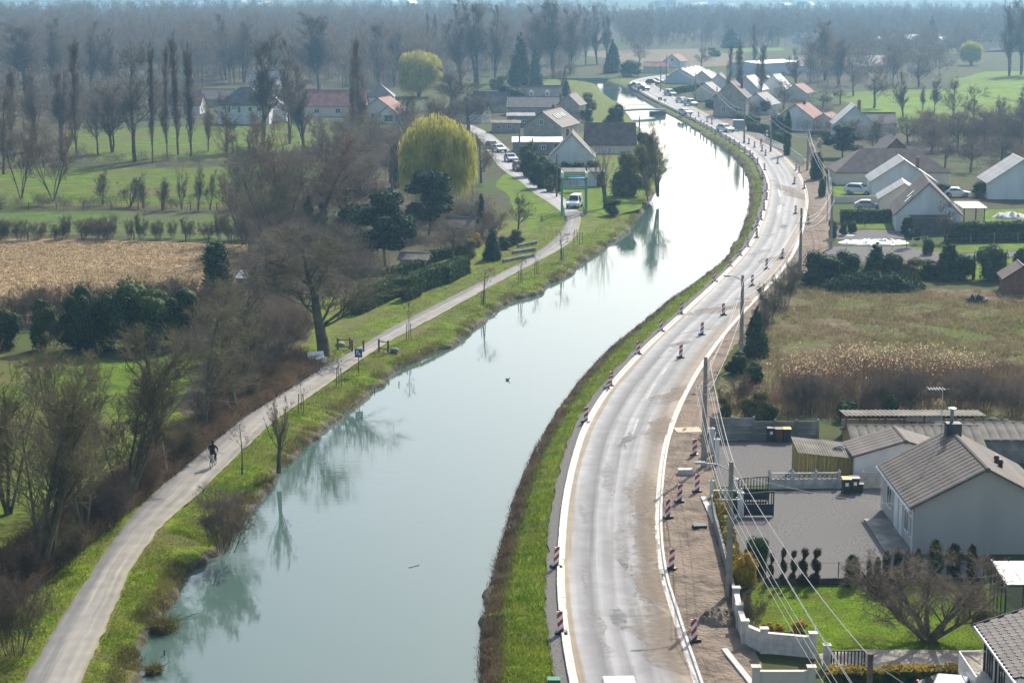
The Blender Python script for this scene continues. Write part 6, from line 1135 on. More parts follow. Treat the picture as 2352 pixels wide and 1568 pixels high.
# houses across the valley: (name, label, px x, px base y, depth, rz, w, l, e, r, wall, roof, keywords)
HS = [
 ('gabled_house', 'white gabled house with dark roof and two skylights beside the long laurel hedge', 2146, 532, 12, -8, 8.3, 12, 2.3, 6.3, m_white, m_tilebr, dict(strips=18, skyl=[(-2.2, .45, .8, 1.3, -1), (-4.4, .55, .8, 1.3, -1)])),
 ('gabled_house', 'white house with pale ribbed roof behind the beige garden wall', 2079, 455, 8, -5, 9.3, 8.5, 2.6, 5.7, m_white, m_tilepale, dict(strips=12, chim=[(2.2, -2, .5, .3, m_brick)])),
 ('house_extension', 'beige extension with ribbed grey brown roof between the two white gables', 2082, 492, 6, -8, 6.6, 6.5, 2.2, 4.3, m_cream, m_tilepale, dict(strips=10, cat='house', wins=[('left', 0, .7, .9, 1.2), ('left', -2, .7, .9, 1.2)])),
 ('gabled_house', 'white house with pale ribbed roof and balcony panels beside the far garden', 2352, 458, 9, -4, 10, 9, 2.5, 5.9, m_white, m_tilepale, dict(strips=12)),
 ('hipped_house', 'wide house under a dark hipped roof in front of the cedar', 2050, 424, 9, 90, 9, 18, 2.2, 5.4, m_cream, m_tilept, dict(hip=True)),
 ('brick_barn', 'red brick barn gable rising behind the dark hipped roof', 2057, 376, 9, 0, 5.4, 9, 1.9, 4.4, m_brick, m_tilept, dict(cat='barn')),
 ('gabled_house', 'blue white gabled house with chimney and dark side wing by the meadow', 1965, 318, 9, -4, 8, 9, 3.0, 6.6, m_white, m_tilepale, dict(chim=[(1.5, 2, .7, .8, m_brick)])),
 ('house_wing', 'dark roofed wing attached right of the blue white gable', 2020, 312, 6, 90, 6, 7, 2.6, 4.6, m_white, m_tiledk, dict(cat='house')),
 ('cottage', 'white cottage with russet roof beside the thin cypress', 1846, 300, 8, -26, 8, 8.5, 2.8, 5.6, m_white, m_tilered, dict(chim=[(.3, 1, .5, .5, m_brick)])),
 ('cottage', 'small russet roofed cottage between cypress and blue white gable', 1905, 302, 6, -26, 6, 6, 2.0, 3.8, m_cream, m_tilered, dict()),
 ('timbered_house', 'tall brown half timbered house among narrow poplars', 1686, 268, 9, -14, 7.8, 9, 4.6, 8.2, m_stone, m_tilept, dict(chim=[(2, 2, .6, .8, m_brick)], wins=[('front', -1.5, 1.0, 1, 1.3), ('front', 1.5, 1.0, 1, 1.3)])),
 ('gabled_house', 'white house with bright pale roof slope near the hangar', 1786, 222, 7, -22, 7.8, 8, 2.2, 6.0, m_white, m_tilepale, dict()),
 ('gabled_house', 'house with shiny tiled slope behind the timbered house', 1726, 228, 8, -22, 8, 9, 2.6, 6.2, m_white, m_tilepale, dict()),
 ('gabled_house', 'pale gabled house between striped hall and timbered house', 1656, 216, 9, -10, 9, 10, 2.2, 5.6, m_white, m_tilept, dict()),
 ('market_hall', 'long low hall with glaring bands of wet roofing at the road bend', 1592, 192, 24, -18, 9.5, 26, 1.9, 4.5, m_steel, m_tiledk, dict(cat='hall')),
 ('hangar', 'pale metal hangar with low pitched roof behind the striped hall', 1762, 176, 20, -40, 12, 24, 4.3, 4.9, m_steel, m_zinc, dict(cat='hangar')),
 ('warehouse', 'long dark roofed warehouse with pale wall in the haze', 1932, 166, 15, 90, 15, 34, 2.2, 5.6, m_steel, m_tiledk, dict(cat='warehouse')),
 ('gabled_house', 'white gabled house with red brown roof at the canal bend', 1554, 156, 9, -22, 6.4, 9, 2.4, 4.9, m_white, m_tilered, dict(wins=[('front', 0, 2.4, .9, 1)])),
 ('low_house', 'low pale house with orange red roof beside the canal bend', 1508, 168, 6, 84, 6, 8.5, 2.2, 3.6, m_cream, m_tilered, dict()),
 ('farm_shed', 'white farm shed with grey roof and shining edges in the left wood', 113, 244, 8, -80, 7.5, 9.5, 2.3, 4.5, m_white, m_sheet, dict(edge=m_zinc, cat='shed')),
 ('hipped_house', 'two storey white house with dark hipped roof in the pasture', 560, 286, 9, 90, 9, 11.5, 4.6, 8.2, m_white, m_tiledk, dict(hip=True, wins=[('left', -3.5, 2.9, .9, 1.1), ('left', -1.5, 2.9, .9, 1.1), ('left', 1.0, 2.6, .8, 1.6), ('left', 3.3, 2.6, .8, 1.6)])),
 ('hipped_house', 'lower hipped wing with bright slope right of the two storey house', 622, 280, 8, 90, 8, 7, 3.0, 6.0, m_white, m_tilepale, dict(hip=True)),
 ('barn', 'brown roofed barn left of the two storey white house', 498, 246, 8, 90, 8, 8, 2.0, 4.3, m_stone, m_tilebr, dict(cat='barn')),
 ('farmhouse', 'long farmhouse with dull red roof behind the narrow poplars', 757, 268, 9, 90, 9, 17, 2.6, 6.0, m_cream, m_tilered, dict(wins=[('left', -6, .8, 1.2, 1.2), ('left', -2, .8, 1.2, 1.2), ('left', 3, .8, 1.2, 1.2)])),
 ('hipped_house', 'house with slate hipped roof right of the red roofed farmhouse', 870, 242, 8, 90, 8, 7.5, 2.4, 5.4, m_white, m_tiledk, dict(hip=True)),
 ('gabled_house', 'cream gabled house right of the red roofed farmhouse', 880, 278, 8, -16, 7.6, 8, 2.7, 5.2, m_cream, m_tilered, dict(wins=[('front', -1.5, .8, .9, 1.1)])),
 ('glazed_annex', 'low gabled annex with glass front beside the cream gabled house', 900, 283, 6, -14, 5.4, 6, 1.9, 3.8, m_white, m_tilered, dict(wins=[('front', 0, .3, 2.2, 1.6)])),
 ('cottage', 'small dark roofed cottage left of the yellow willow', 878, 340, 5, 90, 5, 6, 1.9, 3.6, m_cream, m_tilept, dict(wins=[('left', 1, .6, .7, .9)])),
 ('dormer_house', 'dark steep roofed house with two white dormers beside the evergreens', 1243, 243, 8, 90, 8, 10, 2.0, 4.9, m_white, m_tiledk, dict()),
 ('long_house', 'long grey roofed house with shining verge in the hamlet', 1238, 266, 8, 86, 8, 14.5, 2.1, 4.3, m_stone, m_tiledk, dict(edge=m_conc)),
 ('gabled_house', 'narrow stone gable house with two chimneys in the hamlet', 1314, 270, 8, -14, 5.2, 8, 3.0, 5.4, m_stone, m_tilebr, dict(chim=[(0, -2.5, .6, .8, m_stone), (-2.0, -3.0, .5, .2, m_brick)])),
 ('gabled_house', 'hamlet house with five bright skylights on its brown roof', 1268, 326, 13, -17, 7.9, 13.5, 3.1, 6.0, m_stone, m_tilebr, dict(skyl=[(-3.2, .40, .8, 1.5, 1), (-1.7, .40, .8, 1.5, 1), (-.2, .38, .8, 1.3, 1), (1.5, .38, .8, 1.3, 1), (2.9, .36, .8, 1.3, 1)], wins=[('front', -.2, 3.4, .8, 1.1), ('right', -4, .6, .9, 1.6), ('right', -1.5, .6, .9, 1.6), ('right', 1, .6, .9, 1.6)], chim=[(-.6, 3.5, .6, .8, m_brick)])),
 ('gabled_house', 'house with blue white blank gable and brown roof above the low shed', 1316, 382, 8, -3, 7.6, 8.5, 1.75, 5.7, m_white, m_tilebr, dict(chim=[(-.9, 1.5, .5, .4, m_brick)])),
 ('barn', 'barn with one huge purple brown roof slope beside the canal', 1403, 353, 8, 90, 8, 9.2, 1.8, 5.4, m_cream, m_tilept, dict(cat='barn', strips=0)),
 ('cottage', 'pale cottage with grey roof beside the pole of the timbered house', 1628, 232, 7, -20, 6.5, 7, 2.4, 4.8, m_cream, m_tiledk, dict()),
 ('cottage', 'low cream cottage with pale roof between striped hall and pale gable', 1622, 198, 7, -20, 6.5, 8, 2.2, 4.6, m_cream, m_tilepale, dict()),
 ('cottage', 'white cottage with slate roof between timbered house and cypress', 1752, 262, 7, -24, 7, 8, 2.4, 5.0, m_white, m_tiledk, dict()),
 ('cottage', 'small cream cottage right of the bright pale roofed house', 1838, 232, 7, -24, 6.5, 8, 2.2, 4.4, m_cream, m_tilered, dict()),
 ('cottage', 'grey roofed cottage behind the evergreen group of the hamlet', 1130, 258, 7, 80, 7, 9, 2.2, 4.8, m_stone, m_tiledk, dict()),
 ('cottage', 'brown roofed cottage at the top of the hamlet lane', 1080, 282, 7, 70, 6.5, 8, 2.2, 4.6, m_cream, m_tilebr, dict()),
 ('cottage', 'small white cottage with red roof in the left wood edge', 420, 262, 7, 85, 6.5, 9, 2.2, 4.6, m_white, m_tilered, dict()),
 ('cottage', 'pale roofed cottage half hidden in the wood behind the farmhouse', 610, 205, 7, 75, 7, 9, 2.4, 5.0, m_white, m_tilepale, dict()),
 ('cottage', 'white cottage glimpsed through the wood above the farm shed', 62, 160, 8, 70, 8, 10, 2.6, 5.6, m_white, m_tilepale, dict()),
 ('garden_shed', 'small white garden shed with pale roof behind the low hedge', 952, 622, 3, 80, 2.4, 3.0, 1.3, 1.8, m_white, m_sheet, dict(cat='shed')),
 ('garden_shed', 'brown roofed garden shed beside the golden shrub', 1060, 550, 4, 78, 3.4, 3.4, 1.5, 2.5, m_plank, m_tilebr, dict(cat='shed')),
 ('brick_shed', 'dark brick shed at the end of the shrub row', 2352, 675, 4, -6, 3.6, 4, 1.7, 2.9, m_brick, m_tilept, dict(cat='shed')),
]
BH = {}
for nm, lb, x, y, dp, rz, w, l, e, r, wm, rm, kw in HS: BH[lb] = house(nm, lb, hp(x, y, dp), rz, w, l, e, r, wm, rm, **kw)
hb = BH['long low hall with glaring bands of wet roofing at the road bend']
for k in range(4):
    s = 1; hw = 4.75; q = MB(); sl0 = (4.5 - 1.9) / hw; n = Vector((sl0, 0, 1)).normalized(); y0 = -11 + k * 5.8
    q.bar(Vector((0.1, y0, 4.5)) + n * .16, Vector((4.9, y0 + 2.0, 4.5 - 4.9 * sl0)) + n * .16, 3.2, .04, n); q.build('wet_roof_band', m_gloss, hb)  # white glossy strips put the roof's glare highlight into the colour
dh = BH['dark steep roofed house with two white dormers beside the evergreens']
for y in (-2.6, 1.6):
    q = MB(); q.prism([(-.6, 2.3), (.6, 2.3), (.6, 3.5), (0, 4.1), (-.6, 3.5)], 2.2, 4.0, 'y'); d = q.build('dormer', m_white, dh); d.rotation_euler = (0, 0, math.radians(90)); d.location = (0, -y, 0); window(d, 0, 4.0, 2.6, .6, .9, (0, 1, 0))
for nm, lb, x0, x1, y, dp, h, wm, rm, ex in [('flat_garage', 'flat roofed garage block with shining ribbed roof beside the lane', 1178, 1292, 354, 9, 2.2, m_concgrey, m_gloss, 'door'), ('low_shed', 'long low white shed with grey flat roof behind the green lift bridge', 1270, 1390, 428, 4, 2.2, m_white, m_sheet, 'door'), ('flat_building', 'flat roofed grey building in the middle of the hamlet', 1165, 1228, 292, 7, 2.4, m_concgrey, m_concgrey, 'win'),
                                      ('flat_building', 'low flat roofed hut left of the skylight house', 1130, 1195, 305, 5, 2.0, m_stone, m_sheet, 'win'), ('low_shed', 'low shed with blue grey sheet roof beside the cypress', 545, 640, 668, 4, 1.3, m_concgrey, M('blue_grey_sheet', (.20, .25, .31), (.27, .32, .37), .8, .5), ''), ('carport', 'pale roofed carport beside the white gabled house', 2212, 2262, 514, 5, 2.1, m_wood, m_pvc, ''), ('lean_to', 'dark lean-to porch against the white gable', 2098, 2182, 538, 2.2, 1.9, m_tilebr, m_tiledk, ''), ('low_shed', 'grey shed at the foot of the dark roofed cottage', 848, 918, 356, 4, 1.6, m_wood, m_zinc, '')]:
    a, b = P(x0, y), P(x1, y); o = thing(nm, lb, 'shed' if 'shed' in nm else nm.split('_')[-1] if nm != 'lean_to' else 'porch', (a.x, a.y, -.03)); W_ = b.x - a.x
    if nm == 'carport':
        for x in (.1, W_ - .1):
            for yy in (.1, dp - .1): q = MB(); q.box(x - .07, x + .07, yy - .07, yy + .07, 0, h); q.build('post', m_brownp, o)
    else: q = MB(); q.box(0, W_, 0, dp, 0, h); q.build('wall', wm, o)
    q = MB(); q.add([(-.2, -.25, h + .02), (W_ + .2, -.25, h + .02), (W_ + .2, dp + .2, h + .25), (-.2, dp + .2, h + .25), (-.2, -.25, h + .14), (W_ + .2, -.25, h + .14), (W_ + .2, dp + .2, h + .37), (-.2, dp + .2, h + .37)], [(0, 1, 2, 3), (7, 6, 5, 4), (0, 4, 5, 1), (1, 5, 6, 2), (2, 6, 7, 3), (3, 7, 4, 0)]); rf = q.build('roof', rm, o)
    if 'rib' in lb:
        for k in range(14): q = MB(); x = W_ * (k + .5) / 14; q.bar((x, -.25, h + .17), (x, dp + .2, h + .40), .07); q.build('roof_rib', rm, rf)
    if ex: 
        for u in (.25, .62): window(o, W_ * u, 0, .9, .9, .8, (0, -1, 0))
    if ex == 'door': q = MB(); q.box(W_ * .84, W_ * .84 + .9, -.05, .02, .02, 1.9); q.build('door', m_brownp, o)
# villages in the haze
vr = random.Random(9); k = 0
for x, y in [(18, 26), (48, 25), (72, 25), (100, 24), (124, 23), (190, 22), (206, 19), (224, 21), (242, 22), (296, 20), (312, 19), (326, 19), (338, 18), (390, 17), (412, 18), (434, 16), (460, 17), (474, 17), (514, 11), (526, 12), (541, 12), (556, 11), (602, 19), (616, 20), (640, 18), (872, 13), (902, 12), (944, 14), (1172, 15), (1196, 18), (1518, 18), (1540, 17), (1592, 20), (1616, 18), (1636, 17), (1680, 24), (1792, 22), (1806, 20), (1842, 22), (1862, 20), (1900, 26), (2080, 46), (2160, 40), (2220, 52), (2330, 28)]:
    w = vr.uniform(7, 9); l = vr.uniform(9, 15); p = hp(x, y, 8)
    house('village_house', 'small white village house in the blue haze of the valley', p, vr.choice([-70, -60, -30, 60, 90]), w, l, vr.uniform(2.6, 4), vr.uniform(6, 8), m_white, vr.choice([m_gloss, m_tilepale, m_tilepale, m_tiledk, m_tilered]), group='distant village houses')
for x, y, w, l in [(50, 28, 10, 40), (110, 28, 10, 36), (2075, 104, 14, 24), (2120, 98, 10, 18), (2190, 104, 9, 14)]:
    house('greenhouse', 'long pale glass roofed nursery shed in the haze', hp(x, y, 10), 88, w, l, 2.4, 4.0, m_pvc, m_gloss, group='hazy nursery sheds', cat='greenhouse')
for x, y in [(1893, 96), (1850, 100), (2260, 92)]: house('village_house', 'hazy pale house among the trees beyond the meadow', hp(x, y, 8), 60, 8, 10, 2.6, 5.5, m_white, m_tilepale, group='hazy houses beyond the meadow')
# ------------------------------------------------------------------ poles and wires
def upole(px, top, h, label, lamp=None, arms=(), mat=m_pole, r=(.17, .10), rz=0.0, wood=False, sq=True):
    p = P(px, top, h); o = thing('utility_pole', label, 'pole', (p.x, p.y, -.03), rz); q = MB()
    if sq: q.tube([(0, 0, 0), (0, 0, h + .03)], [r[0] * 1.2, r[1] * 1.2], 4)
    else: q.tube([(0, 0, 0), (0, 0, h + .03)], list(r), 9)
    q.build('shaft', mat, o)
    for z in arms: q = MB(); q.box(-.62, .62, -r[1] - .06, -r[1] - .01, z - .03, z + .03); a = q.build('cross_arm', m_zinc, o); [MB().cyl((x, -r[1] - .035, z + .03), .035, .11, 6).build('insulator', m_pvc, a) for x in (-.55, -.3, .3, .55)]
    if lamp: q = MB(); q.tube([(0, 0, h - .5), (-lamp * .5, -.05, h - .1), (-lamp, -.1, h - .02)], .035, 6); a = q.build('lamp_arm', m_zinc, o); q = MB(); q.tube([(-lamp + .1, -.1, h - .03), (-lamp - .45, -.13, h + .0)], [.10, .07], 6); q.build('lamp_head', m_zinc, a)
    return Vector((p.x, p.y, 0))
W1 = upole(1680, 1060, 7.4, 'concrete pole with lamp arm standing against the stained front wall', 1.5, (5.9, 5.4)); W2 = upole(1621, 820, 7.6, 'concrete pole beside the tan board on the dug earth', None, (5.7, 5.1)); W3 = upole(1706, 632, 7.6, 'concrete lamp pole beside the dark evergreen shrub', 1.2, (5.6,)); W4 = upole(1841, 478, 7.8, 'concrete pole at the road end of the shrub row', None, (6.2,))
W0 = upole(2000, 1500, 7.0, 'wooden telephone pole rising through the golden topped hedge', mat=m_wood, r=(.15, .11), sq=False)
W5 = upole(1912, 436, 7.2, 'grey pole beside the ball topiary and gravel drive', None, (6.6,)); W6 = upole(1903, 390, 7.0, 'pale metal pole beside the tall clipped hedge', mat=m_zinc, r=(.09, .07), sq=False)
far = [(1857, 291, 'pole beside the pink blossom trees'), (1772, 258, 'pole above the white picket fence'), (1711, 243, 'pole in front of the green roadside hedge'), (1647, 200, 'pole at the gable of the timbered house'), (1598, 168, 'pole in front of the striped hall'), (1531, 126, 'pole at the white house by the canal bend'), (1518, 150, 'pole beside the low orange roofed house')]
WF = [upole(x, y, 7.5, 'concrete ' + l, mat=m_pole) for x, y, l in far]
upole(1279, 355, 6.4, 'wooden pole on the grass before the blue white gable', mat=m_wood, r=(.14, .10), sq=False); upole(1347, 380, 6.2, 'dark wooden pole beside the green lift bridge', mat=m_wood, r=(.16, .12), sq=False); upole(1193, 293, 7.0, 'pole in front of the flat roofed garage', mat=m_pole); upole(1223, 318, 6.0, 'wooden pole at the corner of the garage hedge', mat=m_wood, r=(.12, .09), sq=False)
upole(1469, 267, 5.2, 'wooden mooring pole in the canal by the barn', mat=m_wood, r=(.12, .10), sq=False)
def wire(a, b, sag, r, label, group, n=14):
    a, b = Vector(a), Vector(b); q = MB(); q.tube([a.lerp(b, t / n) - Vector((0, 0, sag * 4 * (t / n) * (1 - t / n))) for t in range(n + 1)], r, 4, False); tag(q.build('overhead_wire', m_wire), label, 'wire', group)
up = lambda p, z, x=0.0: (p.x + x, p.y - .14, z)
Q1 = PY(1985, 1640, 72.0); Q0 = Vector((W0.x + 9, W0.y - 22, 0))
for dx, z in ((-.55, 5.98), (-.3, 5.98), (.3, 5.98), (.55, 5.5), (-.55, 5.5)):
    wire(up(W1, z, dx), (Q1.x + dx, Q1.y, Q1.z + (z - 5.9)), .35, .014, 'power line running from the front wall pole past the curved wall', 'power lines over the lawn corner')
    wire(up(W2, z - .25, dx - .1), up(W1, z, dx), .5, .014, 'power line strung from the earth strip pole to the front wall pole', 'power lines over the dug earth')
for dx in (-.5, .3): wire(up(W3, 5.7, dx), up(W2, 5.4, dx), .7, .014, 'power line from the lamp pole to the earth strip pole', 'power lines beside the waste lot')
wire((W1.x + .2, W1.y, 7.1), (W0.x, W0.y, 6.85), .5, .022, 'thick pale telephone cable sloping across the lawn to the wooden pole', None); wire((W2.x + .3, W2.y, 7.2), (W1.x + .2, W1.y, 7.1), .45, .022, 'thick telephone cable passing in front of the gravel yard', None)
wire((W3.x + .1, W3.y, 7.3), (W2.x + .3, W2.y, 7.2), .8, .018, 'telephone cable along the edge of the waste lot', None); wire((W0.x, W0.y, 6.7), (Q0.x, Q0.y, 6.6), .3, .022, 'telephone cable leaving the wooden pole over the golden hedge', None)
wire((W1.x, W1.y, 6.8), (RX - 4.2, RY - 4.8, 2.9), .3, .012, 'thin service cable to the corner of the bungalow', None)
for a, b in [(W4, W3), (W5, W4), (W6, W5), (WF[0], W6), (WF[1], WF[0]), (WF[2], WF[1]), (WF[3], WF[2]), (WF[4], WF[3]), (WF[5], WF[4])]:
    for z, dx in ((7.2, .0), (6.5, -.3), (6.1, .3)): wire(up(a, z - .1, dx), up(b, z - .3, dx), 1.1, .02, 'drooping cable between roadside poles beyond the waste lot', 'cables along the far roadside')

# ------------------------------------------------------------------ traffic beacons
def stripe_mat():
    m = bpy.data.materials.new('red_white_stripes'); m.use_nodes = True; nt = m.node_tree; b = nt.nodes['Principled BSDF']; L = nt.links; b.inputs['Roughness'].default_value = .45
    tc = _n(nt, 'ShaderNodeTexCoord'); s = _n(nt, 'ShaderNodeSeparateXYZ'); L.new(tc.outputs['Object'], s.inputs[0])
    a = _n(nt, 'ShaderNodeMath', operation='MULTIPLY_ADD'); a.inputs[1].default_value = -.9; L.new(s.outputs[0], a.inputs[0]); L.new(s.outputs[2], a.inputs[2])
    d = _n(nt, 'ShaderNodeMath', operation='DIVIDE'); d.inputs[1].default_value = .46; L.new(a.outputs[0], d.inputs[0]); f = _n(nt, 'ShaderNodeMath', operation='FRACT'); L.new(d.outputs[0], f.inputs[0])
    g_ = _n(nt, 'ShaderNodeMath', operation='GREATER_THAN'); g_.inputs[1].default_value = .5; L.new(f.outputs[0], g_.inputs[0])
    mx = _n(nt, 'ShaderNodeMixRGB'); mx.inputs[1].default_value = (.40, .018, .02, 1); mx.inputs[2].default_value = (.78, .77, .78, 1); L.new(g_.outputs[0], mx.inputs[0]); L.new(mx.outputs[0], b.inputs['Base Color']); return m
m_stripe = stripe_mat()
q = MB(); q.box(-.15, .15, -.025, .025, .14, 1.18); q.add([(-.17, -.03, .14), (.17, -.03, .14), (.17, .03, .14), (-.17, .03, .14)], [(0, 1, 2, 3)]); bpan = q.mesh('striped_panel', m_stripe)
q = MB(); q.prism([(-.32, 0), (.32, 0), (.28, .11), (.12, .14), (-.12, .14), (-.28, .11)], -.2, .2); bfoot = q.mesh('foot', m_black); q = MB(); q.cyl((0, 0, 1.17), .02, .09, 6); bpin = q.mesh('carry_pin', m_redp)
br = random.Random(5)
def beacon(x, y, label, group, lean=0.0):
    p = P(x, y); o = thing('traffic_beacon', label, 'beacon', (p.x, p.y, .015), br.uniform(-.35, .35), group); o.rotation_euler = (br.uniform(-.06, .06), lean + br.uniform(-.08, .08), br.uniform(-.5, .5))
    link('striped_panel', bpan, o); link('foot', bfoot, o); link('carry_pin', bpin, o)
g1 = ('red and white striped beacon on the canal side of the road', 'beacons on the canal side kerb')
for x, y in [(1277, 1302), (1289, 1454), (1345, 970), (1466, 814), (1519, 762), (1564, 722), (1642, 648), (1677, 613), (1700, 588), (1717, 568), (1738, 546), (1740, 520), (1748, 506), (1755, 484), (1760, 460), (1762, 438), (1752, 410), (1756, 391), (1740, 378), (1729, 366), (1723, 359), (1711, 351), (1698, 341), (1687, 334), (1677, 328), (1668, 323), (1656, 314), (1643, 310), (1634, 304), (1624, 298), (1617, 293), (1609, 288), (1597, 282), (1586, 276), (1577, 271), (1568, 266)]: beacon(x, y, *g1)
beacon(1394, 893, 'striped beacon tilted against its neighbour at the canal kerb', None, .30); beacon(1401, 886, 'striped beacon propped upright beside the tilted one at the canal kerb', None, .12)
g2 = ('red and white striped beacon standing on the asphalt closing the lane', 'beacons closing the traffic lane')
for x, y in [(1563, 822), (1612, 769), (1662, 724), (1727, 656), (1760, 618), (1796, 593), (1827, 491), (1824, 423), (1786, 376), (1758, 358), (1750, 348), (1733, 339), (1720, 331), (1709, 327), (1635, 285), (1624, 280), (1605, 268)]: beacon(x, y, *g2)
g3 = ('red and white striped beacon on the dug earth beyond the kerb', 'beacons on the dug earth')
for x, y in [(1595, 1473), (1542, 1307), (1534, 1190), (1560, 1153), (1601, 1130), (1595, 1046), (1857, 514), (1847, 434), (1836, 398), (1828, 392)]: beacon(x, y, *g3)

# ------------------------------------------------------------------ vehicles
def car(x, y, heading, paintm, label, kind='car', group=None, z=.015):
    """heading in degrees: 0 = front toward the camera, 180 = driving away"""
    p = P(x, y); o = thing({'car': 'parked_car', 'van': 'delivery_van', 'suv': 'estate_car'}[kind] if 'park' in label or 'van' in label else 'car', label, 'van' if kind == 'van' else 'car', (p.x, p.y, z), math.radians(heading), group)
    L, W, H = dict(car=(4.1, 1.72, 1.46), van=(4.15, 1.76, 1.84), suv=(4.5, 1.84, 1.66))[kind]; f, b = -L / 2, L / 2
    if kind == 'van': pr = [(f, .32), (f, .62), (f + .12, .84), (f + 1.0, 1.02), (f + 1.65, H - .06), (f + 1.95, H), (b - .1, H), (b, H - .1), (b, .32)]; ws = (3, 4); rw = (7, 8)
    elif kind == 'suv': pr = [(f, .36), (f, .78), (f + .15, .92), (f + 1.25, 1.06), (f + 2.0, H - .05), (f + 2.4, H), (b - .7, H - .03), (b - .08, 1.1), (b, .95), (b, .36)]; ws = (3, 4); rw = (6, 7)
    else: pr = [(f, .30), (f, .62), (f + .14, .76), (f + 1.15, .93), (f + 1.85, H - .05), (f + 2.25, H), (b - .95, H - .05), (b - .18, .98), (b, .88), (b, .30)]; ws = (3, 4); rw = (6, 7)
    hwf = lambda zz: W / 2 - max(0, zz - .85) * .26 - max(0, .5 - zz) * .12
    n = len(pr); q = MB(); q.add([(-hwf(z_), y_, z_) for y_, z_ in pr] + [(hwf(z_), y_, z_) for y_, z_ in pr], [tuple(range(n)), tuple(range(2 * n - 1, n - 1, -1))] + [(i, i + n, (i + 1) % n + n, (i + 1) % n) for i in range(n)])
    bd = q.build('body', paintm, o); bv = bd.modifiers.new('bevel', 'BEVEL'); bv.width = .06; bv.segments = 2; bv.limit_method = 'ANGLE'
    def pane(i, j, name, m0=.08, off=.018):
        (y0, z0), (y1, z1) = pr[i], pr[j]; d = Vector((0, y1 - y0, z1 - z0)); nn = Vector((0, -(z1 - z0), (y1 - y0))).normalized()
        if nn.z < -.2 or (name == 'rear_window' and nn.y < 0): nn = -nn
        a = Vector((0, y0, z0)) + d * m0 + nn * off; c = Vector((0, y0, z0)) + d * (1 - m0) + nn * off; wa, wc = hwf(a.z) - .1, hwf(c.z) - .1
        q = MB(); q.add([(-wa, a.y, a.z), (wa, a.y, a.z), (wc, c.y, c.z), (-wc, c.y, c.z)], [(0, 1, 2, 3)]); q.build(name, m_glass, o)
    pane(*ws, 'windscreen')
    if kind != 'van': pane(*rw, 'rear_window')
    y0 = pr[3][0] + .28; y1 = (pr[6][0] + .25) if kind != 'van' else pr[5][0] + .75; zt = H - .16; zb = 1.0 if kind != 'suv' else 1.08
    for s in (-1, 1):
        q = MB(); q.add([(s * (hwf(zb) + .012), y0, zb), (s * (hwf(zb) + .012), y1, zb), (s * (hwf(zt) + .012), y1 - .25, zt), (s * (hwf(zt) + .012), y0 + .52, zt)], [(0, 1, 2, 3)]); q.build('side_window', m_glass, o)
        q = MB(); q.box(s * (W / 2 - .42) - .17, s * (W / 2 - .42) + .17, f - .02, f + .1, .60, .74); q.build('headlight', m_lamp, o)
        q = MB(); q.box(s * (W / 2 - .2) - .1, s * (W / 2 - .2) + .1, b - .06, b + .02, .7, .98); q.build('tail_light', m_redp, o)
        q = MB(); q.box(s * (W / 2 + .0), s * (W / 2 + .18), y0 + .05, y0 + .15, .93, 1.08); q.build('mirror', m_black, o)
        for yy in (f + .78, b - .78):
            q = MB(); q.tube([(s * (W / 2 - .2), yy, .31), (s * (W / 2 + .015), yy, .31)], .31, 14); w = q.build('wheel', m_tyre, o); q = MB(); q.tube([(s * (W / 2 + .0), yy, .31), (s * (W / 2 + .03), yy, .31)], .19, 10); q.build('rim', m_rim, w)
    q = MB(); q.box(-W / 2 + .15, W / 2 - .15, f - .03, f + .05, .30, .46); q.build('bumper', m_black, o); q = MB(); q.box(-.26, .26, f - .045, f - .032, .36, .46); q.build('number_plate', m_pvc, o)
    return o
car(1320, 476, -14, m_cwhite, 'white delivery van stopped behind the green lift bridge', 'van')
car(1194, 392, 12, m_cred, 'maroon parked car on the lane beside the dark hedge', 'suv'); car(1173, 371, 14, m_csilver, 'silver parked car next to the maroon one on the lane', 'car'); car(1146, 349, 22, m_cwhite, 'pale parked car by the blue garage doors', 'car'); car(1131, 341, 22, m_cdark, 'dark parked car half hidden by bushes at the end of the lane', 'car')
car(1424, 1640, 2, m_cwhite, 'white car passing along the road, only its roof and bonnet in view', 'car')
car(1666, 303, 30, m_cwhite, 'white estate car driving beside the roadside cabinet', 'suv'); car(1573, 263, 35, m_cwhite, 'white car with headlights near the footbridge', 'car'); car(1586, 243, 35, m_csilver, 'silver van following near the hedge by the bus stop', 'van'); car(1567, 236, 35, m_cwhite, 'white car waiting at the roadworks beyond the footbridge', 'car')
car(1539, 220, 30, m_csilver, 'silver van parked beside the striped hall hedge', 'van'); car(1478, 208, 215, m_cdark, 'dark car rounding the bend above the canal', 'car'); car(1470, 202, 215, m_cwhite, 'white car ahead of the dark one on the bend', 'car'); car(1458, 200, 215, m_cblue, 'blue car on the inside of the canal bend', 'car'); car(1500, 194, 60, m_cdark, 'dark car at the outer kerb of the far bend', 'suv'); car(1511, 190, 60, m_csilver, 'silver car behind the dark one on the far bend', 'car')
car(1974, 446, 60, m_cwhite, 'white estate car parked on the lawn behind the beige wall', 'suv'); car(1995, 482, 80, m_csilver, 'silver car parked behind the clipped hedge', 'car'); car(2196, 452, 95, m_cwhite, 'white car parked between the thicket and the white gables', 'car'); car(2205, 1632, 70, m_csilver, 'silver car parked behind the golden topped hedge', 'car')
car(1768, 172, 40, m_cwhite, 'white car parked at the pale hangar', 'car'); car(1760, 183, 40, m_cdark, 'dark car parked before the hangar', 'car'); car(1806, 174, 70, m_csilver, 'silver car parked at the hangar corner', 'car')
segwall('garden_wall', PP([(1917, 466), (2030, 464)]), 1.0, .2, m_cream, 'beige garden wall below the white house with pale roof')

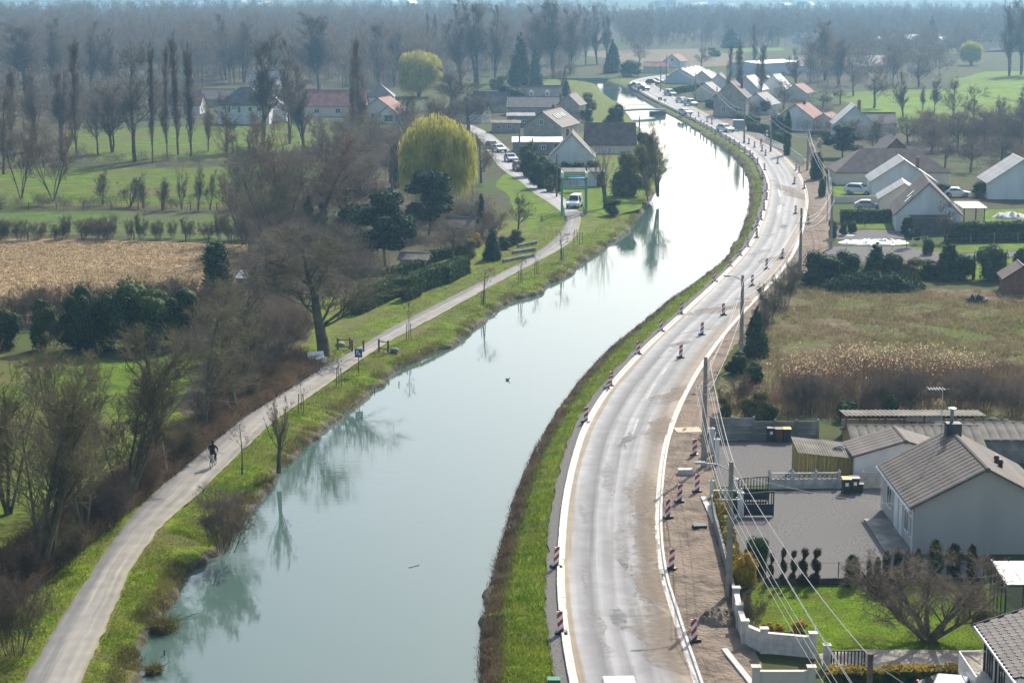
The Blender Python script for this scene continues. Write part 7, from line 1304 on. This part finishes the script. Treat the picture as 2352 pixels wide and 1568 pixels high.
# ------------------------------------------------------------------ bridges, rails, fences
a, b = P(1404, 258), P(1524, 254); d = b - a; fb = thing('footbridge', 'low concrete footbridge with grey railings crossing the canal', 'bridge', (a.x, a.y, 0), math.atan2(d.y, d.x)); L = d.length
q = MB(); k = 12
for i in range(k):
    z0 = .35 + .35 * math.sin(math.pi * i / k); z1 = .35 + .35 * math.sin(math.pi * (i + 1) / k); x0, x1 = L * i / k, L * (i + 1) / k
    q.add([(x0, -1.1, z0 - .45), (x1, -1.1, z1 - .45), (x1, 1.1, z1 - .45), (x0, 1.1, z0 - .45), (x0, -1.1, z0), (x1, -1.1, z1), (x1, 1.1, z1), (x0, 1.1, z0)], [(0, 3, 2, 1), (4, 5, 6, 7), (0, 1, 5, 4), (3, 7, 6, 2)])
q.build('deck', m_conc, fb)
for s in (-1, 1):
    q = MB()
    for i in range(k): z0 = .35 + .35 * math.sin(math.pi * i / k); z1 = .35 + .35 * math.sin(math.pi * (i + 1) / k); q.bar((L * i / k, s * 1.02, z0 + 1.0), (L * (i + 1) / k, s * 1.02, z1 + 1.0), .06)
    r_ = q.build('handrail', m_steel, fb)
    for i in range(40): t = (i + .5) / 40; q = MB(); z0 = .35 + .35 * math.sin(math.pi * t); q.box(L * t - .02, L * t + .02, s * 1.02 - .02, s * 1.02 + .02, z0, z0 + .99); q.build('baluster', m_steel, r_)
for x in (0.2, L - 3.2): q = MB(); q.box(x, x + 3.0, -1.6, 1.6, -1.6, -.2); q.build('abutment', m_concgrey, fb)
def railing(pts, h, sp, label, mat, name='guard_rail', rails=(1.0, .5), pw=.06, cat='fence', panel=None, rt=None):
    pts = [Vector(p) for p in pts]; o = thing(name, label, cat, pts[0]); b0 = pts[0]; acc = resample(np.array([[p.x - b0.x, p.y - b0.y] for p in pts]), sp)
    for p in acc: q = MB(); q.box(p[0] - pw / 2, p[0] + pw / 2, p[1] - pw / 2, p[1] + pw / 2, -.05, h); q.build('post', mat, o)
    for z in rails:
        q = MB()
        for i in range(len(acc) - 1): q.bar((acc[i][0], acc[i][1], h * z - .04), (acc[i + 1][0], acc[i + 1][1], h * z - .04), rt or .05, rt or pw)
        q.build('rail', mat, o)
    return o
railing(PP([(1330, 190), (1400, 184), (1470, 175), (1569, 165), (1640, 160)]), 1.1, 3.0, 'green painted guard rail along the embankment at the canal bend', m_green, pw=.1)
railing(PP([(1738, 318), (1770, 333), (1804, 348)]), 1.1, 2.0, 'white picket style fence in front of the roadside gardens', m_pvc, 'picket_fence', (1.0, .6, .25), .12)
railing(PP([(1812, 356), (1845, 380)]), 1.4, 1.6, 'grey green garden fence beyond the thin cypress', m_green, 'garden_fence', (1.0, .6, .25), .1)
railing(PP([(-60, 551), (200, 549), (420, 552), (640, 566)]), 1.1, 3.2, 'row of wooden stakes with wire along the far edge of the stubble', m_wood, 'stake_fence', (.9, .5), .14, rt=.02)
railing(PP([(-60, 482), (300, 480), (620, 486)]), 1.1, 3.6, 'stake and wire fence across the bright pasture', m_wood, 'stake_fence', (.9,), .14, rt=.02)
railing(PP([(185, 304), (300, 294), (420, 286), (505, 282), (690, 282), (840, 286)]), 1.2, 4.0, 'pale rail fence along the drive of the farmhouse', m_conc, 'rail_fence', (1.0, .55), .14)
railing(PP([(1870, 578), (1935, 570), (2080, 572), (2130, 566)]), 1.3, 2.4, 'thin wire mesh fence along the tarpaulin', m_zinc, 'wire_fence', (1.0,), .06, rt=.02)
railing(PP([(2120, 560), (2300, 556), (2500, 552)]), 1.2, 3.0, 'post and wire fence below the long laurel hedge', m_concgrey, 'wire_fence', (.95, .5), .1, rt=.02)
railing(PP([(1758, 1337), (1960, 1335), (2258, 1332)]), 1.15, 1.9, 'wire fence with thin dark stakes behind the topiary row', m_brownp, 'wire_fence', (.98,), .045, rt=.02)
# green lift bridge
a, b = P(1291, 492), P(1346, 492); gl = thing('lift_bridge', 'green painted steel lift bridge frame over the path', 'bridge', (a.x, a.y, 0), math.atan2(b.y - a.y, b.x - a.x)); W_ = (b - a).length
for x in (0, W_):
    for y in (0, 2.6): q = MB(); q.box(x - .11, x + .11, y - .11, y + .11, 0, 5.6 if y else 5.5); q.build('column', m_green, gl)
for z, y in ((3.45, 0), (5.2, 0), (5.2, 2.6), (4.6, 2.6), (3.45, 2.6)): q = MB(); q.box(-.25, W_ + .25, y - .08, y + .08, z, z + .22); q.build('cross_beam', m_green, gl)
for x in (0, W_): q = MB(); q.box(x - .09, x + .09, -1.2, 4.2, 5.55, 5.78); bm_ = q.build('lifting_beam', m_green, gl); q = MB(); q.box(x - .2, x + .2, -1.5, -.9, 5.3, 6.0); q.build('counterweight', m_pvc, bm_)
q = MB(); q.box(.35, W_ - .35, -2.2, 3.2, -.05, .03); q.build('deck', m_concgrey, gl)
for x in (.25, W_ - .25):
    q = MB(); q.bar((x, -2.4, 1.0), (x, 3.2, 1.0), .06); q.bar((x, -2.4, .5), (x, 3.2, .5), .05); r_ = q.build('railing', m_green, gl)
    for k in range(6): q = MB(); y = -2.4 + k * 1.12; q.box(x - .035, x + .035, y - .035, y + .035, 0, 1.02); q.build('post', m_green, r_)
for u in (.35, .65): q = MB(); q.box(W_ * u - .05, W_ * u + .05, 2.55, 2.65, 3.67, 4.6); q.build('strut', m_green, gl)
# ------------------------------------------------------------------ towpath furniture
p = P(730, 834); bn = thing('bench', 'white concrete bench under the leaning brown tree', 'bench', (p.x, p.y, -.02), math.radians(38))
q = MB(); q.box(-.8, .8, -.25, .2, .42, .50); q.build('seat', m_pvc, bn); q = MB(); q.add([(-.8, .20, .5), (.8, .20, .5), (.8, .36, .98), (-.8, .36, .98), (-.8, .28, .47), (.8, .28, .47), (.8, .44, .95), (-.8, .44, .95)], [(0, 1, 2, 3), (7, 6, 5, 4), (0, 4, 5, 1), (1, 5, 6, 2), (2, 6, 7, 3), (3, 7, 4, 0)]); q.build('backrest', m_pvc, bn)
for x in (-.62, .62):
    for y in (-.2, .2): q = MB(); q.box(x - .08, x + .08, y - .06, y + .06, 0, .42); q.build('leg', m_pvc, bn)
p = P(824, 857); sg = thing('information_sign', 'blue square pictogram sign on a dark post beside the towpath', 'sign', (p.x, p.y, -.05), math.radians(-8))
q = MB(); q.cyl((0, 0, 0), .035, 1.5, 8); q.build('post', m_black, sg); q = MB(); q.box(-.31, .31, -.05, .05, 1.42, 2.14); bx_ = q.build('sign_box', m_black, sg); q = MB(); q.box(-.29, .29, -.062, -.052, 1.56, 2.12); pn = q.build('blue_face', m_blue, bx_)
for pts in ([(-.16, 1.68), (-.16, 2.02), (-.10, 2.02), (-.10, 1.68)], [(-.10, 2.02), (.0, 2.02), (.04, 1.95), (0, 1.87), (-.10, 1.87), (-.10, 1.92), (-.02, 1.92), (0, 1.95), (-.02, 1.98), (-.10, 1.98)], [(.0, 1.65), (.22, 1.65), (.11, 1.84)], [(-.06, 1.84), (.02, 1.68), (.06, 1.70), (-.01, 1.86)]): q = MB(); q.prism(pts, -.068, -.0625); q.build('white_symbol', m_pvc, bx_)
q = MB(); q.box(-.27, .27, -.068, -.0625, 1.575, 1.60); q.build('white_line', m_pvc, bx_)
def barrier(x, y, rz, label):
    p = P(x, y); o = thing('wooden_barrier', label, 'barrier', (p.x, p.y, -.05), rz)
    for k in (-.55, .55): q = MB(); q.cyl((k, 0, 0), .085, 1.1, 8); q.build('post', m_wood, o)
    for z in (.28, .92): q = MB(); q.tube([(-.55, 0, z), (.55, 0, z)], .055, 6); q.build('rail', m_wood, o)
barrier(881, 807, math.radians(-38), 'wooden two post barrier on the canal side of the path'); barrier(790, 802, math.radians(8), 'wooden two post barrier at the hedge side of the path')
for x, y, l in [(809, 806, 'wooden bollard at the grass edge between the two barriers'), (835, 807, 'wooden bollard standing in the middle of the gravel path')]: p = P(x, y); o = thing('bollard', l, 'bollard', (p.x, p.y, -.03)); q = MB(); q.cyl((0, 0, 0), .085, 1.0, 8); q.build('shaft', m_wood, o); q = MB(); q.cyl((0, 0, 1.001), .09, .05, 8, .06); q.build('cap', m_wood, o)
def rock(x, y, s, label, z=0.0, mat=m_concgrey, name='boulder'):
    iv, it = ico(); rr = np.random.default_rng(int(x)); v = iv * (1 + rr.normal(0, .13, (len(iv), 1))) * np.array([s, s * .8, s * .6]) + np.array([0, 0, s * .3]); p = P(x, y, z); tag(link(name, mesh_np(name, v, [it], mat, None, False), None, (p.x, p.y, z - .05)), label, 'boulder')
rock(906, 806, .42, 'grey boulder beside the wooden barrier on the bank grass'); rock(782, 794, .45, 'brown grey boulder behind the hedge side barrier')
# stakes of the young trees
for x, y in [(692, 946), (779, 884), (939, 778), (1110, 700), (1195, 650), (1232, 630), (1291, 598), (1335, 560), (1322, 552)]:
    p = P(x, y); o = thing('tree_stakes', 'pair of wooden stakes holding a newly planted verge tree', 'stake', (p.x, p.y, -.05), 0, 'tree stakes on the verge')
    for k in (-.22, .22): q = MB(); q.tube([(k, -.1, 0), (k * .7, -.08, 1.5)], .04, 5); q.build('stake', m_wood, o)
# ------------------------------------------------------------------ yard things
def wheelie(x, y, body, lid, label, s=1.0, rz=0.0, tagm=None):
    p = P(x, y); o = thing('wheelie_bin', label, 'bin', (p.x, p.y, -.02), rz); q = MB(); w, d = .27 * s, .33 * s
    q.add([(-w * .8, -d * .75, .06), (w * .8, -d * .75, .06), (w * .8, d * .75, .06), (-w * .8, d * .75, .06), (-w, -d, .98 * s), (w, -d, .98 * s), (w, d, .98 * s), (-w, d, .98 * s)], [(0, 3, 2, 1), (4, 5, 6, 7), (0, 1, 5, 4), (1, 2, 6, 5), (2, 3, 7, 6), (3, 0, 4, 7)]); q.build('bin_body', body, o)
    q = MB(); q.prism([(-d - .04, .985 * s), (d + .06, .985 * s), (d + .06, 1.05 * s), (-d * .3, 1.08 * s), (-d - .04, 1.02 * s)], -w - .03, w + .03, 'x'); q.build('lid', lid, o)
    for k in (-1, 1): q = MB(); q.tube([(k * w * .7, d * .85, .1), (k * w * .95, d * .85, .1)], .1, 8); q.build('wheel', m_tyre, o)
    if tagm: q = MB(); q.box(-.1, .1, -d * .93 - .03, -d * .93 - .022, .55, .78); q.build('sticker', m_pvc, o)
wheelie(1770, 1012, m_anth, m_anth, 'dark wheelie bin with white sticker against the concrete wall', tagm=1); wheelie(1788, 1014, m_binbrown, m_binbrown, 'brown wheelie bin between two dark ones'); wheelie(1806, 1014, m_anth, m_yellowp, 'dark wheelie bin with yellow lid against the concrete wall')
wheelie(1943, 1132, m_anth, m_yellowp, 'dark yellow lidded bin with sticker beside the balustrade fence', tagm=1); wheelie(1962, 1130, m_anth, m_anth, 'all dark bin with sticker beside the balustrade fence', tagm=1); wheelie(1976, 1130, m_black, m_black, 'small black tub bin near the bungalow corner', .6); wheelie(1962, 1013, m_bingreen, m_bingreen, 'green wheelie bin with sticker in front of the open shed', tagm=1); wheelie(1950, 1013, m_bingreen, m_bingreen, 'small green bin beside the tall green bin', .6)
p = P(1840, 1008); o = thing('kennel', 'small white plastic kennel at the concrete wall', 'kennel', (p.x, p.y, -.02)); q = MB(); q.prism([(-.33, 0), (.33, 0), (.33, .42), (.18, .62), (-.18, .62), (-.33, .42)], 0, .8); q.build('shell', m_conc, o); q = MB(); q.prism([(-.12, .01), (.12, .01), (.12, .25), (0, .34), (-.12, .25)], -.012, .01); q.build('doorway', m_black, o)
def slabthing(name, px, w, d, h, rz, mat, label, cat, n=1, z=0.0, part='slab'):
    p = P(*px); o = thing(name, label, cat, (p.x, p.y, z), rz)
    for k in range(n): q = MB(); s = .03 * (k % 2); q.box(-w / 2 + s, w / 2 + s, -d / 2, d / 2, k * h / n + .003, (k + 1) * h / n - .003); q.build(part, mat, o)
slabthing('plywood_board', (1580, 988), 1.9, 1.6, .06, .1, m_ply, 'tan board covering the trench beside the kerb', 'board'); slabthing('slab_stack', (1574, 1088), 1.0, .6, .36, .05, m_conc, 'stack of pale concrete slabs on the dug earth', 'slabs', 3); slabthing('grate_stack', (1606, 1212), .8, .6, .22, .1, m_anth, 'dark stack of drain grates on the dug earth', 'grates', 2)
slabthing('concrete_strip', (1628, 1172), .32, 6.0, .12, .02, m_conc, 'pale concrete strip lying along the front wall', 'slab'); slabthing('concrete_strip', (1705, 1545), .3, 6.5, .12, .16, m_conc, 'pale concrete edging beside the curved wall', 'slab'); slabthing('white_board', (1676, 1010), 1.1, .5, .05, 0, m_slab, 'pale board lying on the gravel below the concrete wall', 'board'); slabthing('water_box', (1272, 1580), .6, .5, .5, 0, m_bingreen, 'green box with white lid at the foot of the grass bank', 'box')
# tarpaulin, mound, pile
rg5 = np.random.default_rng(50)
def heap(name, px, w, d, h, mat, label, cat, seed=1, n=26, rough=.25):
    p = P(*px); r_ = np.random.default_rng(seed); u = np.linspace(-1, 1, n); X, Y = np.meshgrid(u * w / 2, u * d / 2); rad = np.sqrt((X / w * 2) ** 2 + (Y / d * 2) ** 2); nz_ = r_.normal(0, 1, (n, n)); nz_ = (nz_ + np.roll(nz_, 1, 0) + np.roll(nz_, 1, 1) + np.roll(nz_, (1, 1), (0, 1))) / 4
    Z = np.clip(1 - rad ** 2, 0, 1) ** .7 * h * (1 + nz_ * rough * 2) - (rad > .97) * .1; I = np.arange(n * n).reshape(n, n); q_ = np.stack([I[:-1, :-1], I[:-1, 1:], I[1:, 1:], I[1:, :-1]], -1).reshape(-1, 4)
    return tag(link(name, mesh_np(name, np.stack([X, Y, Z], -1).reshape(-1, 3), [q_], mat, None, False), None, (p.x, p.y, -.02)), label, cat)
heap('tarpaulin', (2006, 557), 9.2, 4.4, .28, m_gloss, 'wet white tarpaulin glaring in the sun beside the drive', 'tarpaulin', 2, 30, .5); heap('ivy_mound', (2000, 664), 12, 5, 1.4, m_hedge, 'long earth mound overgrown with ivy before the shrub row', 'mound', 3); im = bpy.data.objects['ivy_mound']; rg9 = np.random.default_rng(9); vv = np.array([v.co[:] for v in im.data.vertices]); vv = vv[vv[:, 2] > .05]; pk = vv[rg9.integers(0, len(vv), 5200)] + rg9.normal(0, .16, (5200, 3)) * np.array([1, 1, .5]) + np.array([0, 0, .05]); A = Acc(); A.add(*leafquads(pk, .14, rg9)); link('ivy_leaves', A.mesh('ivy_leaves', m_ever), im)
heap('rubble_pile', (2245, 694), 2.6, 1.6, .6, m_black, 'small dark heap under plastic on the waste lot', 'pile', 4); heap('sand_pile', (2320, 500), 5, 4, .7, m_conc, 'whitish sand pile on the far lawn', 'pile', 5); heap('earth_pile', (1648, 1425), 2.0, 2.4, .5, m_works, 'small heap of dug earth at the foot of the concrete pole', 'pile', 6); heap('white_pebbles', (1945, 540), 2.2, 2.0, .12, m_conc, 'bed of white pebbles under the topiary balls', 'pebbles', 7)
heap('earth_pile', (1625, 1010), 1.4, 3.0, .4, m_works, 'ridge of dug earth beside the tan board', 'pile', 8)
# road signs far off
def rsign(x, y, h, shape, mat, label, back=m_zinc):
    p = P(x, y); o = thing('road_sign', label, 'sign', (p.x, p.y, -.02)); q = MB(); q.cyl((0, 0, 0), .035, h, 6); q.build('post', m_zinc, o)
    for k, s in enumerate(shape):
        zc = h - .4 - k * .85; q = MB(); q.prism({'tri': [(-.45, zc - .35), (.45, zc - .35), (0, zc + .42)], 'round': [(math.cos(t * .5236) * .38, zc + math.sin(t * .5236) * .38) for t in range(12)], 'board': [(-.55, zc - .4), (.55, zc - .4), (.55, zc + .4), (-.55, zc + .4)]}[s], -.07, -.04); pl_ = q.build('plate', mat[k], o)
        if s in ('tri', 'round'): q = MB(); q.prism({'tri': [(-.28, zc - .25), (.28, zc - .25), (0, zc + .22)], 'round': [(math.cos(t * .5236) * .26, zc + math.sin(t * .5236) * .26) for t in range(12)]}[s], -.078, -.071); q.build('white_field', m_pvc, pl_)
rsign(1761, 330, 3.0, ('tri', 'round'), (m_redp, m_redp), 'red bordered triangle above a round sign beside the picket fence'); rsign(1595, 233, 2.6, ('board',), (m_yellowp,), 'yellow diversion board beside the hedge'); rsign(1527, 250, 2.6, ('round',), (m_black,), 'dark back of a round sign at the footbridge'); rsign(1110, 415, 2.2, ('round',), (m_black,), 'dark round sign at the edge of the grass bank by the lane'); rsign(1516, 240, 1.9, ('board',), (m_stripe,), 'red and white works barrier board at the footbridge')
p = P(1695, 300); bs = thing('bus_shelter', 'small grey bus shelter with flat pale roof beside the road', 'shelter', (p.x, p.y, 0)); q = MB(); q.box(-1.2, 1.2, -.7, .7, 2.2, 2.32); q.build('roof', m_pvc, bs); q = MB(); q.box(-1.1, 1.1, .58, .62, .1, 2.2); q.build('back_pane', m_steel, bs)
for x in (-1.1, 1.1): q = MB(); q.box(x - .04, x + .04, -.6, .6, 0, 2.2); q.build('side_pane', m_steel, bs)
p = P(1787, 291); tn = thing('garden_marquee', 'white peaked garden marquee behind the roadside hedge', 'marquee', (p.x, p.y, 0)); q = MB(); q.lathe([(2.0, 1.7), (1.1, 2.2), (.15, 2.9), (.02, 3.0)], 8); q.build('canopy', m_pvc, tn)
for k in range(4): q = MB(); a_ = k * 1.571 + .4; q.cyl((1.9 * math.cos(a_), 1.9 * math.sin(a_), 0), .04, 1.72, 6); q.build('leg', m_zinc, tn)
p = P(1326, 440); pb = thing('parasol', 'bright blue flat parasol above the white van', 'parasol', (p.x, p.y, 0)); q = MB(); q.lathe([(1.3, 2.2), (.7, 2.4), (.05, 2.5)], 8); q.build('canopy', M('bright_blue_cloth', (.02, .25, .75), None, rough=.7), pb); q = MB(); q.cyl((0, 0, 0), .04, 2.4, 6); q.build('pole', m_zinc, pb)
# ------------------------------------------------------------------ people, bicycle, duck
def skinned(name, bones, mat, parent, sub=1):
    """bones: list of chains of (x,y,z,r); shared points join"""
    vs = []; es = []; rs = []; key = {}
    def vid(p):
        k = tuple(round(c, 3) for c in p[:3])
        if k not in key: key[k] = len(vs); vs.append(p[:3]); rs.append(p[3])
        return key[k]
    for ch in bones:
        ids = [vid(p) for p in ch]; es += [(ids[i], ids[i + 1]) for i in range(len(ids) - 1)]
    me = bpy.data.meshes.new(name); me.from_pydata(vs, es, []); me.materials.append(mat); o = link(name, me, parent); o.modifiers.new('skin', 'SKIN')
    sv = me.skin_vertices[0].data
    for i, r in enumerate(rs): sv[i].radius = (r, r); sv[i].use_root = (i == 0)
    s = o.modifiers.new('sub', 'SUBSURF'); s.levels = sub; s.render_levels = sub; return o
tdir = (PRp[np.argmin(abs(PRp[:, 1] - P(490, 1076).y)) + 6] - PRp[np.argmin(abs(PRp[:, 1] - P(490, 1076).y)) - 6]); hd = math.atan2(tdir[1], tdir[0]) - math.pi / 2
pc = P(490, 1072); bk = thing('bicycle', 'bicycle ridden away along the gravel path', 'bicycle', (pc.x, pc.y, .012), hd)
for y in (-.52, .52):
    q = MB(); q.tube([(0, y + math.cos(t * .3927) * .33, .34 + math.sin(t * .3927) * .33) for t in range(17)], .02, 5); w = q.build('wheel', m_tyre, bk); q = MB()
    for t in range(8): q.bar((0, y, .34), (0, y + math.cos(t * .785) * .31, .34 + math.sin(t * .785) * .31), .006)
    q.build('spokes', m_rim, w)
q = MB(); q.tube([(0, -.52, .34), (0, -.05, .30), (0, .36, .78), (0, -.18, .80), (0, -.05, .30)], .02, 6); q.tube([(0, -.52, .34), (0, -.18, .80), (0, -.22, .92)], .016, 6); q.tube([(0, .52, .34), (0, .36, .78), (0, .33, 1.0)], .02, 6); q.build('frame', m_csilver, bk)
q = MB(); q.tube([(-.29, .22, 1.04), (-.1, .33, 1.02), (.1, .33, 1.02), (.29, .22, 1.04)], .016, 6); q.build('handlebar', m_black, bk); q = MB(); q.prism([(-.09, .92), (.09, .92), (.06, .98), (-.06, .98)], -.34, -.08); q.build('saddle', m_black, bk); q = MB(); q.tube([(-.13, -.05, .22), (-.05, -.05, .30), (.05, -.05, .30), (.13, -.05, .38)], .014, 5); q.build('pedals', m_black, bk)
q = MB(); q.box(-.14, .14, -.62, -.42, .70, .92); q.build('rear_bag', m_csilver, bk)
cy = thing('person', 'cyclist in black jacket and trousers seen from behind on the path', 'person', (pc.x, pc.y, .012), hd)
hip = (0, -.2, 1.02, .15)
skinned('body', [[hip, (0, -.14, 1.2, .155), (0, -.04, 1.42, .17), (0, .02, 1.52, .11), (0, .04, 1.58, .055), (0, .06, 1.66, .075), (0, .07, 1.76, .09), (0, .065, 1.82, .07)], [(0, -.04, 1.42, .17), (-.2, -.03, 1.46, .075), (-.30, .02, 1.27, .055), (-.28, .18, 1.10, .04), (-.26, .24, 1.06, .035)], [(0, -.04, 1.42, .17), (.2, -.03, 1.46, .075), (.31, .02, 1.27, .055), (.29, .18, 1.10, .04), (.26, .24, 1.06, .035)],
                 [hip, (-.12, -.08, .98, .105), (-.15, .16, .72, .075), (-.13, -.02, .36, .05), (-.13, .0, .26, .045), (-.13, .14, .24, .035)], [hip, (.12, -.1, .98, .105), (.15, .2, .86, .075), (.13, .04, .52, .05), (.13, .04, .42, .045), (.13, .18, .40, .035)]], m_cloth, cy)
for s in (-1, 1):
    for k in range(4): q = MB(); x = s * (.225 + .02 * k); q.tube([(x, .23, 1.075), (x + .0, .275, 1.068), (x, .285, 1.035), (x, .262, 1.015)], [.010, .010, .009, .008], 5); q.build('finger', m_skin, cy)
    q = MB(); q.tube([(s * .215, .22, 1.06), (s * .205, .245, 1.03), (s * .21, .262, 1.015)], [.012, .011, .009], 5); q.build('thumb', m_skin, cy)
iv, it = ico(); link('hair', mesh_np('hair', iv * np.array([.098, .108, .085]) + np.array([0, .05, 1.79]), [it], m_black, None, True), cy)
q = MB(); q.box(-.03, .03, .155, .175, 1.70, 1.745); q.build('face', m_skin, cy)
pw_ = P(1748, 337); wk = thing('person', 'worker in orange high visibility clothes standing beside the kerb', 'person', (pw_.x, pw_.y, .0), math.radians(200)); hip = (0, 0, .95, .15)
skinned('body', [[hip, (0, 0, 1.15, .155), (0, 0, 1.38, .17), (0, 0, 1.48, .10), (0, 0, 1.53, .055), (0, .01, 1.62, .08), (0, .01, 1.73, .085)], [(0, 0, 1.38, .17), (-.21, 0, 1.40, .075), (-.27, .02, 1.14, .055), (-.26, .1, .90, .04)], [(0, 0, 1.38, .17), (.21, 0, 1.40, .075), (.28, .04, 1.14, .055), (.22, .2, .98, .04)], [hip, (-.1, 0, .88, .11), (-.12, .02, .5, .07), (-.12, 0, .08, .05), (-.12, .14, .04, .04)], [hip, (.1, 0, .88, .11), (.12, .02, .5, .07), (.13, 0, .08, .05), (.13, .14, .04, .04)]], m_hivis, wk)
link('helmet', mesh_np('helmet', iv * np.array([.12, .14, .1]) + np.array([0, .01, 1.76]), [it], m_pvc, None, True), wk); link('face', mesh_np('face', iv * np.array([.075, .06, .09]) + np.array([0, .05, 1.64]), [it], m_skin, None, True), wk)
for s in (-1, 1):
    q = MB(); q.tube([(s * .26, .1, .9), (s * .26, .13, .82)], [.04, .03], 6)
    for k in range(5): q.tube([(s * .26 + (k - 2) * .014, .13, .83), (s * .26 + (k - 2) * .016, .15, .75 + .012 * abs(k - 2))], [.009, .007], 4)
    q.build('hand', m_skin, wk)
pd = P(1166, 873, WZ); dk = thing('duck', 'brown duck swimming in the middle of the canal', 'duck', (pd.x, pd.y, WZ), math.radians(-30)); dk.scale = (.75, .75, .75); q = MB(); prof = [(-.30, .02, .12), (-.22, .08, .12), (-.05, .12, .10), (.10, .11, .10), (.18, .06, .14), (.20, .045, .22), (.21, .05, .29), (.26, .05, .31), (.30, .02, .29), (.36, .015, .28)]
v = []; f = []
for x, r_, z in prof:
    for j in range(7): t = j * 2 * math.pi / 7; v.append((x, math.cos(t) * r_, z + math.sin(t) * r_))
for i in range(len(prof) - 1):
    for j in range(7): f.append((i * 7 + j, i * 7 + (j + 1) % 7, (i + 1) * 7 + (j + 1) % 7, (i + 1) * 7 + j))
q.add(v, f); q.build('body', m_wood, dk, sm=True); q = MB(); q.prism([(.36, .27), (.42, .275), (.36, .29)], -.015, .015); q.build('bill', m_yellowp, dk)
pf = P(951, 1300, WZ); tag(MB().tube([(-.28, -.25, .01), (.28, .25, .02)], [.035, .025], 6).build('driftwood', m_ply, None, (pf.x, pf.y, WZ)), 'pale stick floating on the canal', 'stick')
for x, y in [(377, 1504), (916, 864 + 20), (860, 900)]: ps_ = P(x, y, WZ); tag(MB().tube([(0, 0, -.4), (.02, 0, .3)], [.05, .04], 6).build('mooring_stake', m_wood, None, (ps_.x, ps_.y, WZ)), 'dark rotten stake standing in the shallow water', 'stake', 'rotten stakes in the water')
for x, y, s in [(375, 1448, .62), (352, 1545, .35), (1068, 606 + 0, .01)]:
    if s < .1: continue
    ps_ = P(x, y, WZ); A = Acc(); rg6 = np.random.default_rng(int(x)); pp = rg6.normal(0, s * .45, (700, 2)); blades(A, pp, s * 1.2, .02, .6, rg6, np.zeros(700), .8); tag(link('sedge_tussock', A.mesh('sedge_tussock', m_sedge), None, (ps_.x, ps_.y, WZ - .05)), ('large round' if s > .5 else 'small isolated') + ' sedge tussock standing in the water by the bank', 'sedge')
# ------------------------------------------------------------------ hazy air
hz = MB(); hz.box(-9800, 9800, -60, 13900, -6.0, 46)
hm = bpy.data.materials.new('hazy_air'); hm.use_nodes = True; hm.node_tree.nodes.clear()
pv = hm.node_tree.nodes.new('ShaderNodeVolumePrincipled'); ho = hm.node_tree.nodes.new('ShaderNodeOutputMaterial')
pv.inputs['Color'].default_value = (0.38, 0.70, 1.0, 1); pv.inputs['Density'].default_value = 0.00023; pv.inputs['Anisotropy'].default_value = 0.5
hm.node_tree.links.new(pv.outputs[0], ho.inputs['Volume'])
tag(hz.build('haze', hm), 'thin pale blue haze over the whole valley', 'haze', kind='stuff')
